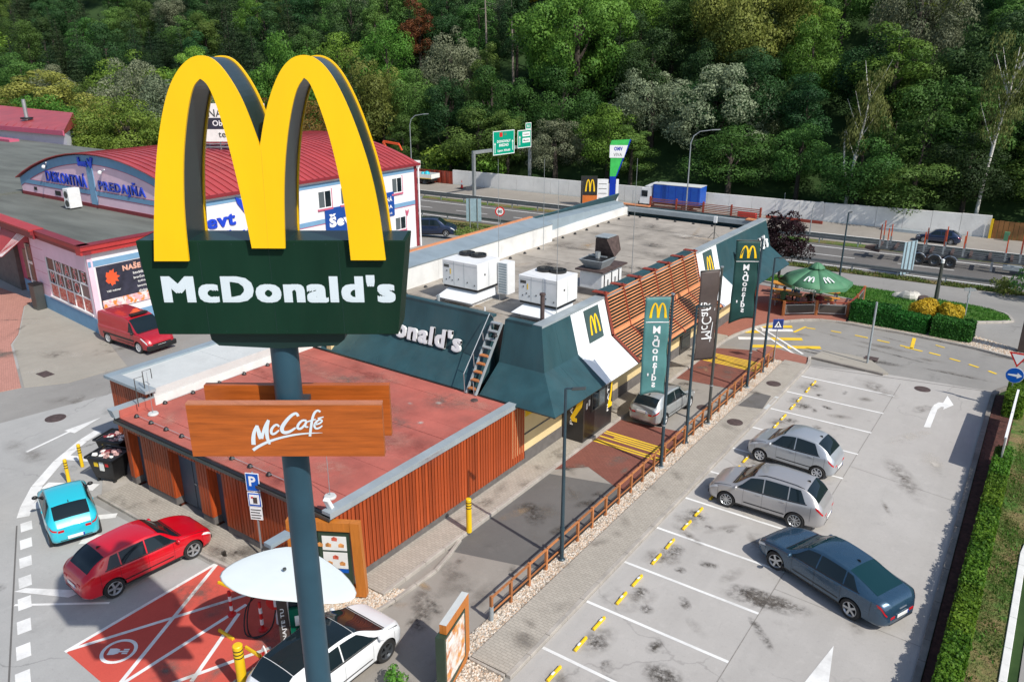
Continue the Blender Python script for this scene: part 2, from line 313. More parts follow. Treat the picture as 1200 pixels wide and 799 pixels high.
# ------------------------------------------------------------------ mesh builder
class MB:
    def __init__(s): s.v = []; s.f = []; s.m = []
    def add(s, vs, fs, mi=0):
        b = len(s.v); s.v += [tuple(v) for v in vs]; s.f += [tuple(b + i for i in f) for f in fs]; s.m += [mi] * len(fs); return s
    def bb(s, x0, x1, y0, y1, z0, z1, mi=0):
        return s.add([(x0, y0, z0), (x1, y0, z0), (x1, y1, z0), (x0, y1, z0), (x0, y0, z1), (x1, y0, z1), (x1, y1, z1), (x0, y1, z1)],
                     [(0, 3, 2, 1), (4, 5, 6, 7), (0, 1, 5, 4), (1, 2, 6, 5), (2, 3, 7, 6), (3, 0, 4, 7)], mi)
    def hexa(s, p, mi=0):   # 4 bottom ccw, 4 top
        return s.add(p, [(0, 3, 2, 1), (4, 5, 6, 7), (0, 1, 5, 4), (1, 2, 6, 5), (2, 3, 7, 6), (3, 0, 4, 7)], mi)
    def beam(s, a, b, w, h, up=(0, 0, 1), mi=0):
        a = Vector(a); b = Vector(b); d = (b - a).normalized(); r = d.cross(Vector(up))
        if r.length < 1e-4: r = d.cross(Vector((1, 0, 0)))
        r.normalize(); u = r.cross(d)
        P = []
        for q in (a, b):
            for i, j in ((-1, -1), (1, -1), (1, 1), (-1, 1)): P.append(q + r * (i * w / 2) + u * (j * h / 2))
        return s.add(P, [(0, 1, 2, 3), (7, 6, 5, 4), (0, 4, 5, 1), (1, 5, 6, 2), (2, 6, 7, 3), (3, 7, 4, 0)], mi)
    def tube(s, pts, r, n=8, mi=0, cap=True):
        pts = [Vector(p) for p in pts]; rr = r if isinstance(r, (list, tuple)) else [r] * len(pts)
        vs = []; pr = None
        for i, p in enumerate(pts):
            d = (pts[min(i + 1, len(pts) - 1)] - pts[max(i - 1, 0)]).normalized()
            if pr is None: a = Vector((0, 0, 1)) if abs(d.z) < .9 else Vector((1, 0, 0)); r1 = d.cross(a).normalized()
            else: r1 = (pr - d * pr.dot(d)).normalized()
            pr = r1; r2 = d.cross(r1)
            for k in range(n):
                t = 2 * pi * k / n; vs.append(p + (r1 * cos(t) + r2 * sin(t)) * rr[i])
        fs = []
        for i in range(len(pts) - 1):
            for k in range(n):
                a = i * n + k; b = i * n + (k + 1) % n; fs.append((a, b, b + n, a + n))
        if cap: fs.append(tuple(reversed(range(n)))); fs.append(tuple((len(pts) - 1) * n + k for k in range(n)))
        return s.add(vs, fs, mi)
    def cyl(s, x, y, z0, z1, r, r1=None, n=16, mi=0): return s.tube([(x, y, z0), (x, y, z1)], [r, r if r1 is None else r1], n, mi)
    def lathe(s, prof, O=(0, 0, 0), n=20, A=(1, 0, 0), B=(0, 1, 0), D=(0, 0, 1), mi=0):
        O, A, B, D = map(Vector, (O, A, B, D)); vs = []; fs = []
        for r, z in prof:
            for k in range(n):
                t = 2 * pi * k / n; vs.append(O + D * z + (A * cos(t) + B * sin(t)) * r)
        for i in range(len(prof) - 1):
            for k in range(n):
                a = i * n + k; b = i * n + (k + 1) % n; fs.append((a, b, b + n, a + n))
        return s.add(vs, fs, mi)
    def prism(s, poly, O, A, B, d0, d1, mi=0, holes=None):   # poly 2D in frame A,B ; extruded along A x B
        O, A, B = Vector(O), Vector(A), Vector(B); Nn = A.cross(B).normalized(); k = len(poly)
        vs = [O + A * a + B * b + Nn * d0 for a, b in poly] + [O + A * a + B * b + Nn * d1 for a, b in poly]
        fs = [tuple(reversed(range(k))), tuple(range(k, 2 * k))] + [(i, (i + 1) % k, (i + 1) % k + k, i + k) for i in range(k)]
        return s.add(vs, fs, mi)
    def quad(s, a, b, c, d, mi=0): return s.add([a, b, c, d], [(0, 1, 2, 3)], mi)
    def slab(s, P, t, mi=0):  # planar polygon given thickness t against its normal
        P = [Vector(p) for p in P]; nn = Vector((0, 0, 0))
        for i in range(len(P)): nn += (P[i] - P[0]).cross(P[(i + 1) % len(P)] - P[0])
        nn.normalize(); k = len(P)
        fs = [tuple(range(k)), tuple(reversed(range(k, 2 * k)))] + [(i, i + k, (i + 1) % k + k, (i + 1) % k) for i in range(k)]
        return s.add(P + [p - nn * t for p in P], fs, mi)
    def ball(s, O, r, nu=12, nv=8, sx=1, sy=1, sz=1, mi=0, jit=0):
        vs = []; fs = []
        for j in range(nv + 1):
            for i in range(nu):
                a = 2 * pi * i / nu; b = pi * j / nv; q = r * (1 + random.uniform(-jit, jit))
                vs.append((O[0] + q * sx * sin(b) * cos(a), O[1] + q * sy * sin(b) * sin(a), O[2] + q * sz * cos(b)))
        for j in range(nv):
            for i in range(nu): fs.append((j * nu + i, (j + 1) * nu + i, (j + 1) * nu + (i + 1) % nu, j * nu + (i + 1) % nu))
        return s.add(vs, fs, mi)
    def mesh(s, name, mats, smooth=False, bevel=0, fix=True):
        me = bpy.data.meshes.new(name); me.from_pydata(s.v, [], s.f)
        for m in (mats if isinstance(mats, (list, tuple)) else [mats]): me.materials.append(M(m) if isinstance(m, str) else m)
        if any(s.m): me.polygons.foreach_set('material_index', s.m)
        bm = bmesh.new(); bm.from_mesh(me)
        if fix: bmesh.ops.recalc_face_normals(bm, faces=bm.faces)
        if bevel: bmesh.ops.bevel(bm, geom=list(bm.edges), offset=bevel, segments=1, affect='EDGES', profile=.5, clamp_overlap=True)
        bm.to_mesh(me); bm.free()
        if smooth:
            me.polygons.foreach_set('use_smooth', [True] * len(me.polygons))
            me.set_sharp_from_angle(angle=radians(smooth if smooth > 1 else 38))
        me.update(); return me
    def build(s, name, mats, parent=None, smooth=False, bevel=0, world=False, fix=True):
        if world and parent is not None:
            Mi = PM(parent).inverted(); s.v = [tuple(Mi @ Vector(v)) for v in s.v]
        return link(name, s.mesh(name, mats, smooth, bevel, fix), parent)
def PM(o):
    m = Matrix.Translation(o.location) @ o.rotation_euler.to_matrix().to_4x4() @ Matrix.Diagonal((*o.scale, 1))
    return PM(o.parent) @ m if o.parent else m
def link(name, me, parent=None):
    o = bpy.data.objects.new(name, me); C.objects.link(o)
    if parent is not None: o.parent = parent
    return o
def tag(o, label=None, cat=None, group=None, kind=None):
    for k, v in (('label', label), ('category', cat), ('group', group), ('kind', kind)):
        if v: o[k] = v
    return o
def thing(name, label, cat, loc=(0, 0, 0), rz=0, group=None, kind=None):
    o = bpy.data.objects.new(name, None); C.objects.link(o); o.empty_display_size = .3
    o.location = loc; o.rotation_euler = (0, 0, rz); return tag(o, label, cat, group, kind)
def copy_tree(o, loc=None, rz=None, label=None, parent=None):
    c = o.copy(); C.objects.link(c)
    if parent is not None: c.parent = parent
    if loc is not None: c.location = loc
    if rz is not None: c.rotation_euler = (0, 0, rz)
    if label: c['label'] = label
    for ch in list(o.children): copy_tree(ch, parent=c)
    return c
TX = {}
def text2d(s, bold=0.0, res=3, extr=0.0, sp=0.0):
    k = (s, bold, extr, sp)
    if k not in TX:
        cu = bpy.data.curves.new('t', 'FONT'); cu.body = s; cu.size = 1; cu.offset = bold; cu.space_character = 1 + bold * 2.6 + sp; cu.resolution_u = res; cu.fill_mode = 'BOTH' if extr else 'FRONT'; cu.extrude = extr
        o = bpy.data.objects.new('t', cu); C.objects.link(o); bpy.context.view_layer.update()
        me = bpy.data.meshes.new_from_object(o.evaluated_get(bpy.context.evaluated_depsgraph_get()))
        v = [tuple(q.co) for q in me.vertices]; f = [tuple(p.vertices) for p in me.polygons]
        bpy.data.objects.remove(o); bpy.data.curves.remove(cu); bpy.data.meshes.remove(me)
        TX[k] = (v, f)
    return TX[k]
def text(s, O, A, B, w, h, mt, parent=None, name='lettering', bold=.02, extr=0.0, proud=.004, world=True, just='c', shear=0, mb=None, mi=0, fat=0, sp=0.0):
    """text filling width w, height h, its centre (or left) at O; A = writing direction, B = up"""
    v, f = text2d(s, bold, 3, 1.0 if extr else 0.0, sp)
    xs = [q[0] for q in v]; ys = [q[1] for q in v]; x0, x1, y0, y1 = min(xs), max(xs), min(ys), max(ys)
    k = h / (y1 - y0); kx = w / (x1 - x0) if w else k; W = (x1 - x0) * kx
    O, A, B = Vector(O), Vector(A).normalized(), Vector(B).normalized(); Nn = A.cross(B)
    ox = -W / 2 if just == 'c' else 0
    P = []
    for x, y, z in v:
        yy = (y - y0) * k - h / 2; P.append(O + A * ((x - x0) * kx + ox + shear * yy) + B * yy + Nn * (proud + (z + 1) * extr / 2))
    b = mb or MB()
    if fat:
        for q in range(9): e = (A * (fat * (q % 3 - 1)) + B * (fat * .55 * (q // 3 - 1))) + Nn * (q * .0004 if not extr else q * .002); b.add([p + e for p in P], f, mi)
    else: b.add(P, f, mi)
    if mb: return b
    return b.build(name, mt, parent, world=world, fix=bool(extr))
_cr = dict(outL=[(-1.964, 12.56), (-1.878, 13.175), (-1.704, 14.148), (-1.525, 14.855), (-1.319, 15.43), (-1.109, 15.761), (-.897, 15.949), (-.703, 16.011), (-.499, 15.965), (-.317, 15.761), (-.124, 15.403), (.0, 15.03), (.127, 14.55)],
    outR=[(.24, 14.98), (.39, 15.40), (.584, 15.765), (.775, 15.955), (.966, 16.015), (1.141, 15.985), (1.309, 15.864), (1.478, 15.618), (1.65, 15.235), (1.811, 14.765), (1.977, 14.143), (2.087, 13.457), (2.15, 12.577)],
    inL=[(-1.35, 12.56), (-1.33, 13.175), (-1.285, 13.73), (-1.202, 14.339), (-1.087, 14.87), (-.967, 15.288), (-.859, 15.538), (-.738, 15.640), (-.63, 15.562), (-.525, 15.253), (-.407, 14.642), (-.304, 13.858), (-.234, 13.175), (-.202, 12.794)],
    inR=[(.385, 12.79), (.412, 13.20), (.459, 13.79), (.542, 14.406), (.671, 15.002), (.824, 15.471), (.973, 15.654), (1.066, 15.58), (1.193, 15.2), (1.318, 14.726), (1.424, 14.119), (1.504, 13.454), (1.533, 12.577)])
ARCH = _cr['outL'] + _cr['outR'] + _cr['inR'][::-1] + _cr['inL'][::-1]
_s = [(a, b if b > 12.9 else 12.56) for a, b in ARCH]
def arch_logo(O, A, B, w, h, mt, parent, d=.012, name='arches_emblem', world=True):
    P = [((a - .09) / 4.11 * w, (b - 12.56) / 3.45 * h - h / 2) for a, b in _s]
    m = MB().prism(P, O, A, B, .003, d); return m.build(name, mt, parent, world=world)
def cutY(bm, xr=None):
    nrm = Vector((-.055, 1, 0)).normalized()
    for s in [50, 54, 56, 58, 60, 62, 64, 66, 68, 70, 72, 74, 76, 78, 106, 109, 112]:
        p = Vector((-15, s, 0)); g = bm.verts[:] + bm.edges[:] + bm.faces[:]
        bmesh.ops.bisect_plane(bm, geom=g, plane_co=p, plane_no=nrm, dist=1e-4)
def sheet(name, poly, z, mt, parent=None, thick=0, label=None, kind='structure', holes=()):
    """flat paving following the terrain; thick > 0 gives it a raised body down to the ground"""
    bm = bmesh.new(); vs = [bm.verts.new((x, y, 0)) for x, y in poly]; f = bm.faces.new(vs)
    if f.normal.z < 0: bmesh.ops.reverse_faces(bm, faces=[f])
    f.normal_update()
    if f.normal.z < 0: f.normal_flip()
    if max(y for x, y in poly) > 52:
        bmesh.ops.triangulate(bm, faces=bm.faces[:]); cutY(bm)
    if thick:
        r = bmesh.ops.extrude_face_region(bm, geom=bm.faces[:]); up = [e for e in r['geom'] if isinstance(e, bmesh.types.BMVert)]; us = set(up)
        for v in bm.verts: v.co.z = T(v.co.x, v.co.y) + (z if v in us else z - thick)
        bmesh.ops.recalc_face_normals(bm, faces=bm.faces)
    else:
        for v in bm.verts: v.co.z = T(v.co.x, v.co.y) + z
        for q in bm.faces:
            q.normal_update()
            if q.normal.z < 0: q.normal_flip()
    me = bpy.data.meshes.new(name); bm.to_mesh(me); bm.free(); me.materials.append(M(mt))
    if parent is not None:
        Mi = PM(parent).inverted(); me.transform(Mi)
    o = link(name, me, parent)
    if parent is None: tag(o, label, kind=kind)
    return o
def strip(a, b, w):
    a = Vector(a[:2]); b = Vector(b[:2]); d = (b - a).normalized(); n = Vector((-d.y, d.x)) * w / 2
    return [tuple(a - n), tuple(b - n), tuple(b + n), tuple(a + n)]
def arc(cx, cy, r, a0, a1, n=10): return [(cx + r * cos(radians(a0 + (a1 - a0) * i / n)), cy + r * sin(radians(a0 + (a1 - a0) * i / n))) for i in range(n + 1)]
# ================================================================== GROUND
def make_ground():
    xs = sorted(set([-1500, -1000, -700, -500, -400] + list(range(-340, 60, 10)) + [60, 100, 200, 400, 800]))
    ss = [-400, -200, -100, -40, 0, 30, 50, 54, 56, 58, 60, 62, 64, 66, 68, 70, 72, 74, 76, 78, 92, 106, 109, 112, 118, 126, 136, 146, 160, 180, 206, 208, 260, 400, 900, 1600]
    vs = []; fs = []
    for s_ in ss:
        for x in xs:
            y = s_ + .055 * (max(min(x, 60), -300) + 15); z = T(x, y) - .03
            if s_ > 112: z += 1.6 * noise.noise(Vector((x * .03, y * .03, 0)))
            vs.append((x, y, z))
    n = len(xs)
    for j in range(len(ss) - 1):
        for i in range(n - 1): fs.append((j * n + i, j * n + i + 1, (j + 1) * n + i + 1, (j + 1) * n + i))
    o = MB().add(vs, fs).build('ground', 'forest_floor', smooth=60); tag(o, kind='structure')
make_ground()
# ---- asphalt base sheets
sheet('asphalt_yard', [(-45, -60), (-1.0, -60), (-1.0, 20), (-1.2, 33.7), (-1.4, 44), (-.2, 46.5), (14, 46.5), (14, 80.0), (-20, 78.0), (-45, 76.6), (-60, 72), (-75, 66), (-75, 50), (-45, 50)], 0, 'road')
sheet('left_road', [(-120, -60), (-45, -60), (-28.55, 12.3), (-28.55, 30), (-40, 50), (-120, 50)], .004, 'road_left')
sheet('left_road', [(-45, -60), (-15.5, -60), (-15.5, 12.2), (-21.1, 12.5), (-28.55, 12.3)], .008, 'road_left')
lot = [(-9.95, -20), (-1.0, -20), (-.9, 20.7), (-1.15, 33.7), (-1.36, 44.2), (-6.35, 43.6), (-9.95, 42.5)]
sheet('parking_lot', lot, .006, 'lot')
# drive-through lane
sheet('drive_lane', [(-15.3, 12.5), (-14.2, 10.5), (-13.0, 6), (-11.9, 6), (-11.6, 14), (-12.0, 15.6), (-12.0, 43), (-15.3, 43)], .007, 'lane')
LANE = C.objects['drive_lane']
sheet('asphalt_patch', [(-15.2, 17.7), (-12.1, 18.6), (-12.1, 25.1), (-15.2, 24.2)], .011, 'dark_patch', LANE)
sheet('red_paving', [(-15.25, 24.6), (-14.2, 25.6), (-12.05, 24.6), (-12.05, 30.9), (-15.25, 30.4)], .015, 'red_pavers', LANE)
sheet('red_paving', [(-15.25, 36.6), (-12.05, 36.9), (-12.05, 43.2), (-13.5, 43), (-15.25, 42.2)], .015, 'red_pavers', LANE)
for (y0, n_) in ((27.75, 7), (39.9, 8)):
    for k in range(n_):
        if k == 2 and y0 < 30: continue
        yy = y0 + k * .19
        sheet('yellow_stripe', [(-15.2 if k != 4 else -14.6, yy), (-12.0, yy - .06), (-12.0, yy + .05), (-15.2 if k != 4 else -14.6, yy + .11)], .019, 'yellow_line', LANE)
# sidewalk between the lane and the car park
SW = thing('footpath', None, None, (-10.7, 28, 0), kind='structure')
def ws(name, poly, z, mt, par, thick=0): return sheet(name, poly, z, mt, par, thick)
ws('paving', [(-11.32, 14.05), (-10.12, 14.08), (-10.12, 42.3), (-11.32, 42.3)], .125, 'sidewalk', SW, .16)
ws('paving', [(-11.9, 42.31), (-10.12, 42.31), (-10.4, 43.6), (-12.9, 44.2), (-13.2, 43.2)], .05, 'red_plaza', SW, .09)
ws('asphalt_patch', [(-11.26, 34.82), (-10.15, 35.13), (-10.31, 36.9), (-11.11, 36.95)], .133, 'dark_patch', SW)
ws('concrete_slab', [(-10.13, 35.2), (-9.95, 35.2), (-9.95, 37.0), (-10.13, 37.0)], .134, 'roof_light', SW)
def kerb(name, pts, mt='kerb', w=.16, h=.14, step=1.0, stone='kerb_stone', base=None, zf=None):
    """a kerb of separate stones along a line of points"""
    k = thing(name, None, None, (pts[0][0], pts[0][1], 0), kind='structure')
    P = [Vector((*p, 0)) for p in pts]; L = [0]
    for a, b in zip(P, P[1:]): L.append(L[-1] + (b - a).length)
    def at(t):
        t = max(0, min(t, L[-1] - 1e-6))
        for i in range(len(P) - 1):
            if L[i + 1] >= t: return P[i].lerp(P[i + 1], (t - L[i]) / (L[i + 1] - L[i]))
    n = max(1, round(L[-1] / step)); me = None
    for i in range(n):
        a = at(L[-1] * i / n); b = at(L[-1] * (i + 1) / n); l = (b - a).length; d = (b - a).normalized()
        if me is None: me = MB().bb(0, 1, -w / 2, w / 2, -.1, h).mesh(stone, mt, bevel=.012)
        o = link(stone, me, k); o.location = a - k.location + Vector((0, 0, random.uniform(-.006, .006) + T(a.x, a.y))) + d * .006
        o.scale = (l - .012, 1, 1); o.rotation_euler = (0, -math.atan2(T(b.x, b.y) - T(a.x, a.y), l), atan2(d.y, d.x))
    return k
kerb('car_park_kerb', [(-10.04, 14.05), (-10.04, 42.4), (-10.35, 43.7)], h=.13)
kerb('footpath_end_kerb', [(-11.32, 13.98), (-10.12, 14.0)], w=.08, h=.13, step=.6)
kerb('hedge_bed_kerb', [(-.84, 8), (-.86, 14), (-.92, 20.7), (-1.17, 33.7), (-1.32, 42.0), (-1.33, 43.6), (-1.05, 44.9), (-.3, 45.9), (.9, 46.3)], mt='kerb_dark', w=.2)
kerb('lane_kerb', [(-15.3, 14.6), (-15.3, 40.9), (-15.26, 44.3), (-14.75, 46.5), (-14.2, 48.0), (-13.6, 49.0), (-12.8, 50.05), (-11.6, 50.9), (-10.25, 51.2), (-9.3, 51.05), (-6.8, 51.1), (-3.05, 50.7), (-.5, 49.9), (4, 48.6)], w=.15)
ISL = thing('traffic_island', None, None, (-8.3, 44.4, 0), kind='structure')
ws('paving', [(-10.2, 43.75), (-6.5, 43.35), (-6.2, 43.55), (-7.5, 45.2), (-8.4, 45.3), (-10.0, 45.2)], .1, 'concrete_apron', ISL, .12)
kerb('island_kerb', [(-10.25, 43.7), (-8.4, 43.5), (-6.4, 43.3)], mt='kerb_dark', h=.12)
# pavement beside the timber annex and the drive-through windows
PV = thing('pavement', None, None, (-15.9, 30, 0), kind='structure')
ws('paving', [(-16.5, 14.6), (-15.39, 14.6), (-15.39, 44.4), (-16.5, 44.4)], .12, 'sidewalk', PV, .14)
ws('paving', [(-28.3, 12.72), (-20.9, 12.72), (-19.6, 12.9), (-19.6, 13.99), (-28.3, 13.99)], .12, 'sidewalk', PV, .14)
ws('paving', [(-29.6, 13.5), (-28.31, 12.72), (-28.31, 14.0), (-29.0, 15)], .05, 'kerb', PV, .07)
ws('step', [(-19.6, 12.6), (-17.9, 12.4), (-17.9, 13.3), (-19.6, 13.3)], .2, 'kerb', PV, .22)
kerb('annex_kerb', [(-28.4, 12.66), (-20.85, 12.66), (-19.6, 12.85), (-18.4, 12.5)], w=.12, h=.125)
ws('paving', [(-28, 44.41), (-15.3, 44.41), (-14.8, 46.5), (-14.3, 48.0), (-13.7, 48.95), (-12.9, 49.95), (-11.7, 50.8), (-10.35, 51.1), (-10.3, 57), (-28, 58)], .11, 'red_plaza', PV, .13)
GR = []
def gravel(name, poly, z, n, label_kind='stuff', s=.035):
    """loose pebbles, one mesh"""
    bedn = sheet(name.replace('gravel', 'gravel_bed'), poly, z, 'gravel_bed', thick=.05)
    xs = [p[0] for p in poly]; ys = [p[1] for p in poly]; m = MB(); c = 0
    def inside(x, y):
        r = False; j = len(poly) - 1
        for i in range(len(poly)):
            xi, yi = poly[i]; xj, yj = poly[j]
            if (yi > y) != (yj > y) and x < (xj - xi) * (y - yi) / (yj - yi) + xi: r = not r
            j = i
        return r
    O8 = [(1, 0, 0), (0, 1, 0), (-1, 0, 0), (0, -1, 0), (0, 0, 1)]; F8 = [(0, 1, 4), (1, 2, 4), (2, 3, 4), (3, 0, 4)]
    while c < n:
        x = random.uniform(min(xs), max(xs)); y = random.uniform(min(ys), max(ys))
        if not inside(x, y): continue
        c += 1; r = random.uniform(.6, 1.5) * s; a = random.uniform(0, 6.28); e = random.uniform(.6, 1)
        m.add([(x + r * (q[0] * cos(a) - q[1] * e * sin(a)), y + r * (q[0] * sin(a) + q[1] * e * cos(a)), T(x, y) + z + q[2] * r * .7) for q in O8], F8, random.choice((0, 0, 1, 2, 2)))
    o = m.build(name, ['stone_a', 'stone_b', 'stone_c'], fix=False); tag(o, 'small cream and tan pebbles ' + {'gravel': 'in a narrow strip under the timber rail fence'}.get(name, 'spread over the bed'), 'gravel', kind='stuff')
    return o
o = gravel('gravel', [(-11.93, 14.0), (-11.33, 14.05), (-11.33, 42.2), (-11.93, 42.2)], .06, 9000)
o = gravel('gravel', [(-11.5, 9.5), (-10.6, 9.5), (-10.1, 13.95), (-11.6, 13.95)], .06, 2500); o['label'] = 'cream pebbles around the feet of the framed poster stand'
o = gravel('gravel', [(-17.0, 12.9), (-15.9, 12.1), (-14.9, 13.9), (-14.8, 15.3), (-16.4, 14.5)], .06, 3000); o['label'] = 'cream pebbles below the framed menu board'
o = gravel('gravel', [(-16.1, 9), (-15.3, 9), (-15.1, 12.1), (-15.9, 12.2)], .05, 1500); o['label'] = 'pebbles beside the order terminal at the red bays'
o = gravel('gravel', [(-3.8, 51.0), (-.4, 50.2), (.5, 51.2), (-3.4, 53.2)], .06, 1500, s=.05); o['label'] = 'pale pebbles at the right end of the clipped hedge'
kerb('menu_kerb', [(-15.9, 12.1), (-14.85, 13.9), (-14.75, 16.8), (-15.2, 18.4)], w=.12, h=.1)
kerb('terminal_kerb', [(-15.25, 8.5), (-15.05, 12.1)], w=.12, h=.1)
# ---- car park markings
PK = C.objects['parking_lot']
mat('oil_stain', (.17, .145, .12), .7, var=.3, scale=5, world=True); mat('grime', (.25, .235, .215), .8, var=.2, scale=5, world=True)
def line(a, b, w=.11, z=.012, mt='white_line', par=None, name='marking'): return sheet(name, strip(a, b, w), z, mt, par or PK)
for i in range(12):
    y = 13.1 + 2.5 * i + .01 * i
    if i == 0: continue
    line((-9.93, y), (-5.36, y))
line((-5.3, 6), (-5.42, 42.6), .028, .010, 'grime', name='joint')
line((-5.35, 12), (-1.0, 11.6), .022, .010, 'grime', name='joint'); line((-5.35, 31.9), (-1.2, 31.3), .022, .010, 'grime', name='joint'); line((-5.35, 22.1), (-1.0, 21.9), .022, .010, 'grime', name='joint')
line((-9.9, 42.4), (-1.4, 44.1), .05, .010, 'dark_patch', name='joint')
# wheel stops: a pair of low yellow rubber bars in each bay
stop_me = MB().hexa([(-.05, -.34, 0), (.05, -.34, 0), (.05, .34, 0), (-.05, .34, 0), (-.03, -.34, .08), (.03, -.34, .08), (.03, .34, .08), (-.03, .34, .08)]).mesh('wheel_stop', 'bollard_yellow', bevel=.01)
band_me = MB().bb(-.032, .032, -.07, .07, .0795, .083).mesh('white_band', 'white')
bays = ['nearest the camera', 'second from the camera', 'third from the camera', 'fourth from the camera', 'behind the blue liftback', 'of the silver-beige estate', 'of the small silver hatchback', 'just past the small silver hatchback', 'third from the far end', 'second from the far end', 'at the far end']
for i in range(11):
    for k in (0, 1):
        y = 15.61 + 2.51 * (i - 1) + (.72 if k == 0 else 1.80) 
        o = tag(link('wheel_stop', stop_me), 'yellow wheel stop, %s one in the bay %s' % (('near', 'far')[k], bays[i]), 'wheel stop', 'yellow wheel stops in the car park')
        o.location = (-9.1, y, .008); b = link('white_band', band_me, o); b.location = (0, random.uniform(-.2, .2), 0); o.rotation_euler = (0, 0, random.uniform(-.03, .03))
# arrows
def poly_mark(P, z=.014, mt='white_line', par=PK, name='arrow_marking'): return sheet(name, P, z, mt, par)
poly_mark([(-3.54, 37.7), (-3.28, 37.8), (-3.34, 40.2), (-3.24, 40.62), (-3.12, 40.66), (-3.12, 40.3), (-2.78, 41.2), (-3.2, 42.3), (-3.24, 41.2), (-3.42, 41.15), (-3.56, 40.7), (-3.6, 40.2)])
poly_mark([(-3.12, 20.5), (-3.5, 17.8), (-3.2, 17.9), (-3.2, 14.5), (-2.95, 14.5), (-2.95, 17.9), (-2.72, 18.2)])
# zebra crossing and dashes on the north road
RD = C.objects['asphalt_yard']
def rl(P, mt='yellow_line', name='marking'): return sheet(name, P, .016, mt, RD)
for k, (cx, cy, mt_) in enumerate([(-14.9, 46.0, 'yellow_line'), (-14.0, 45.1, 'white_line'), (-12.9, 44.2, 'yellow_line'), (-13.35, 47.4, 'white_line'), (-12.4, 46.1, 'yellow_line'), (-11.1, 45.25, 'yellow_line'), (-13.6, 48.1, 'yellow_line')]):
    d = Vector((.72, .46)).normalized(); n_v = Vector((-.42, .9)).normalized(); c = Vector((cx, cy)); l = .95; w_ = .24
    rl([tuple(c - d * l - n_v * w_), tuple(c + d * l - n_v * w_), tuple(c + d * l + n_v * w_), tuple(c - d * l + n_v * w_)], mt_)
for o_ in (-.17, .17): sheet('marking', strip((-15.0 + o_, 47.6 + o_), (-11.0 + o_, 43.9 + o_), .16), .021, 'white_line', RD)
for (a, b) in (((-9.2, 49.2), (-8.45, 49.14)), ((-7.9, 49.05), (-7.2, 48.97)), ((-6.6, 48.85), (-5.9, 48.7)), ((-5.0, 48.5), (-4.4, 48.35)), ((-3.9, 48.15), (-3.35, 47.95)), ((-2.9, 47.75), (-2.4, 47.5)), ((-1.9, 47.25), (-1.5, 47.0)), ((-10.6, 49.2), (-10.0, 49.2)), ((-12, 48.9), (-11.5, 49.0))):
    rl(strip(a, b, .17))
rl(strip((-6.15, 50.7), (-5.95, 48.7), .2)); rl(strip((-6.3, 48.65), (-5.35, 48.5), .16)); rl(strip((-12.4, 47.6), (-12.1, 49.1), .17)); rl(strip((-4.9, 50.1), (-4.4, 49.9), .12))
# manholes
for (x, y, r, lb, z) in ((-4.37, 42.49, .38, 'round iron manhole cover in the car park near the white turn arrow', .012), (-10.72, 38.53, .36, 'round brown manhole cover on the footpath past the dark asphalt patch', .131), (-10.7, 32.97, .36, 'round brown manhole cover on the footpath before the dark asphalt patch', .131), (-36.98, 15.28, .45, 'round iron manhole cover in the road left of the annex', .012), (-12.6, 33.9, .33, 'round manhole cover in the drive-through lane by the silver car', .012)):
    m = MB().lathe([(0, .012), (r * .8, .012), (r * .83, .006), (r, .006), (r, -.01)], n=24); o = m.build('manhole_cover', 'iron'); o.location = (x, y, z); tag(o, lb, 'manhole cover')
o = MB().bb(-.35, .35, -.3, .3, 0, .012).build('drain_grate', 'iron'); o.location = (-7.45, 45.35, .1); tag(o, 'rusty square drain grate on the island behind the white pole', 'drain grate')
o = MB().bb(-.45, .45, -.28, .28, 0, .015).build('manhole_cover', 'iron'); o.location = (-42.92, 17.69, .03); tag(o, 'square drain cover in the concrete in front of the butcher shop', 'manhole cover')
# stains: oil spots on the car park and lane
SMU = MB().add([(cos(2 * pi * k / 20), sin(2 * pi * k / 20), 0) for k in range(20)], [tuple(range(20))]).mesh('stain', 'smudge_dark', fix=False)
def blot(cx, cy, rx, ry, mt, par, z, rz=0, name='stain'):
    """a soft edged stain lying on the paving"""
    o = link(name, SMU, par); o.location = Vector((cx, cy, z)) - (PM(par).translation if par else Vector()); o.scale = (rx, ry, 1); o.rotation_euler = (0, 0, rz)
    o.material_slots[0].link = 'OBJECT'; o.material_slots[0].material = M({'oil_stain': 'smudge_dark', 'grime': 'smudge_mid', 'dark_patch': 'smudge_mid', 'roof_light': 'smudge_pale'}.get(mt, mt)); return o
blot(-5.35, 21.3, 1.5, .5, 'oil_stain', PK, .0141, .2); blot(-5.8, 21.5, .9, .35, 'oil_stain', PK, .0146, .1); blot(-5.5, 21.4, 1.2, .45, 'smudge_mid', PK, .0150, .3); blot(-6.6, 16.6, .8, .5, 'oil_stain', PK, .0141); blot(-5.0, 19.8, .9, .18, 'oil_stain', PK, .0146, -.8)
zz = .0155
for i in range(11):
    y = 15.61 + 2.51 * (i - 1) + 1.25
    for (dx, dy, r1, r2, mt_) in ((.1, .0, .9, .7, 'smudge_mid'), (.3, .1, .45, .4, 'smudge_dark'), (.9, -.5, .3, .25, 'smudge_dark'), (1.6, .4, .35, .2, 'smudge_dark'), (2.4, -.2, .6, .3, 'smudge_soft')):
        zz += .00004; blot(-9.1 + dx + random.uniform(-.3, .3), y + dy + random.uniform(-.4, .4), r1 * random.uniform(.6, 1.2), r2 * random.uniform(.6, 1.2), mt_, PK, zz, random.uniform(0, 3))
for k in range(9): zz += .00004; blot(random.uniform(-5, -1.6), random.uniform(12, 42), random.uniform(.3, 2.2), random.uniform(.1, .6), random.choice(('smudge_mid', 'smudge_soft', 'smudge_soft', 'smudge_pale')), PK, zz, random.uniform(1, 2.2))
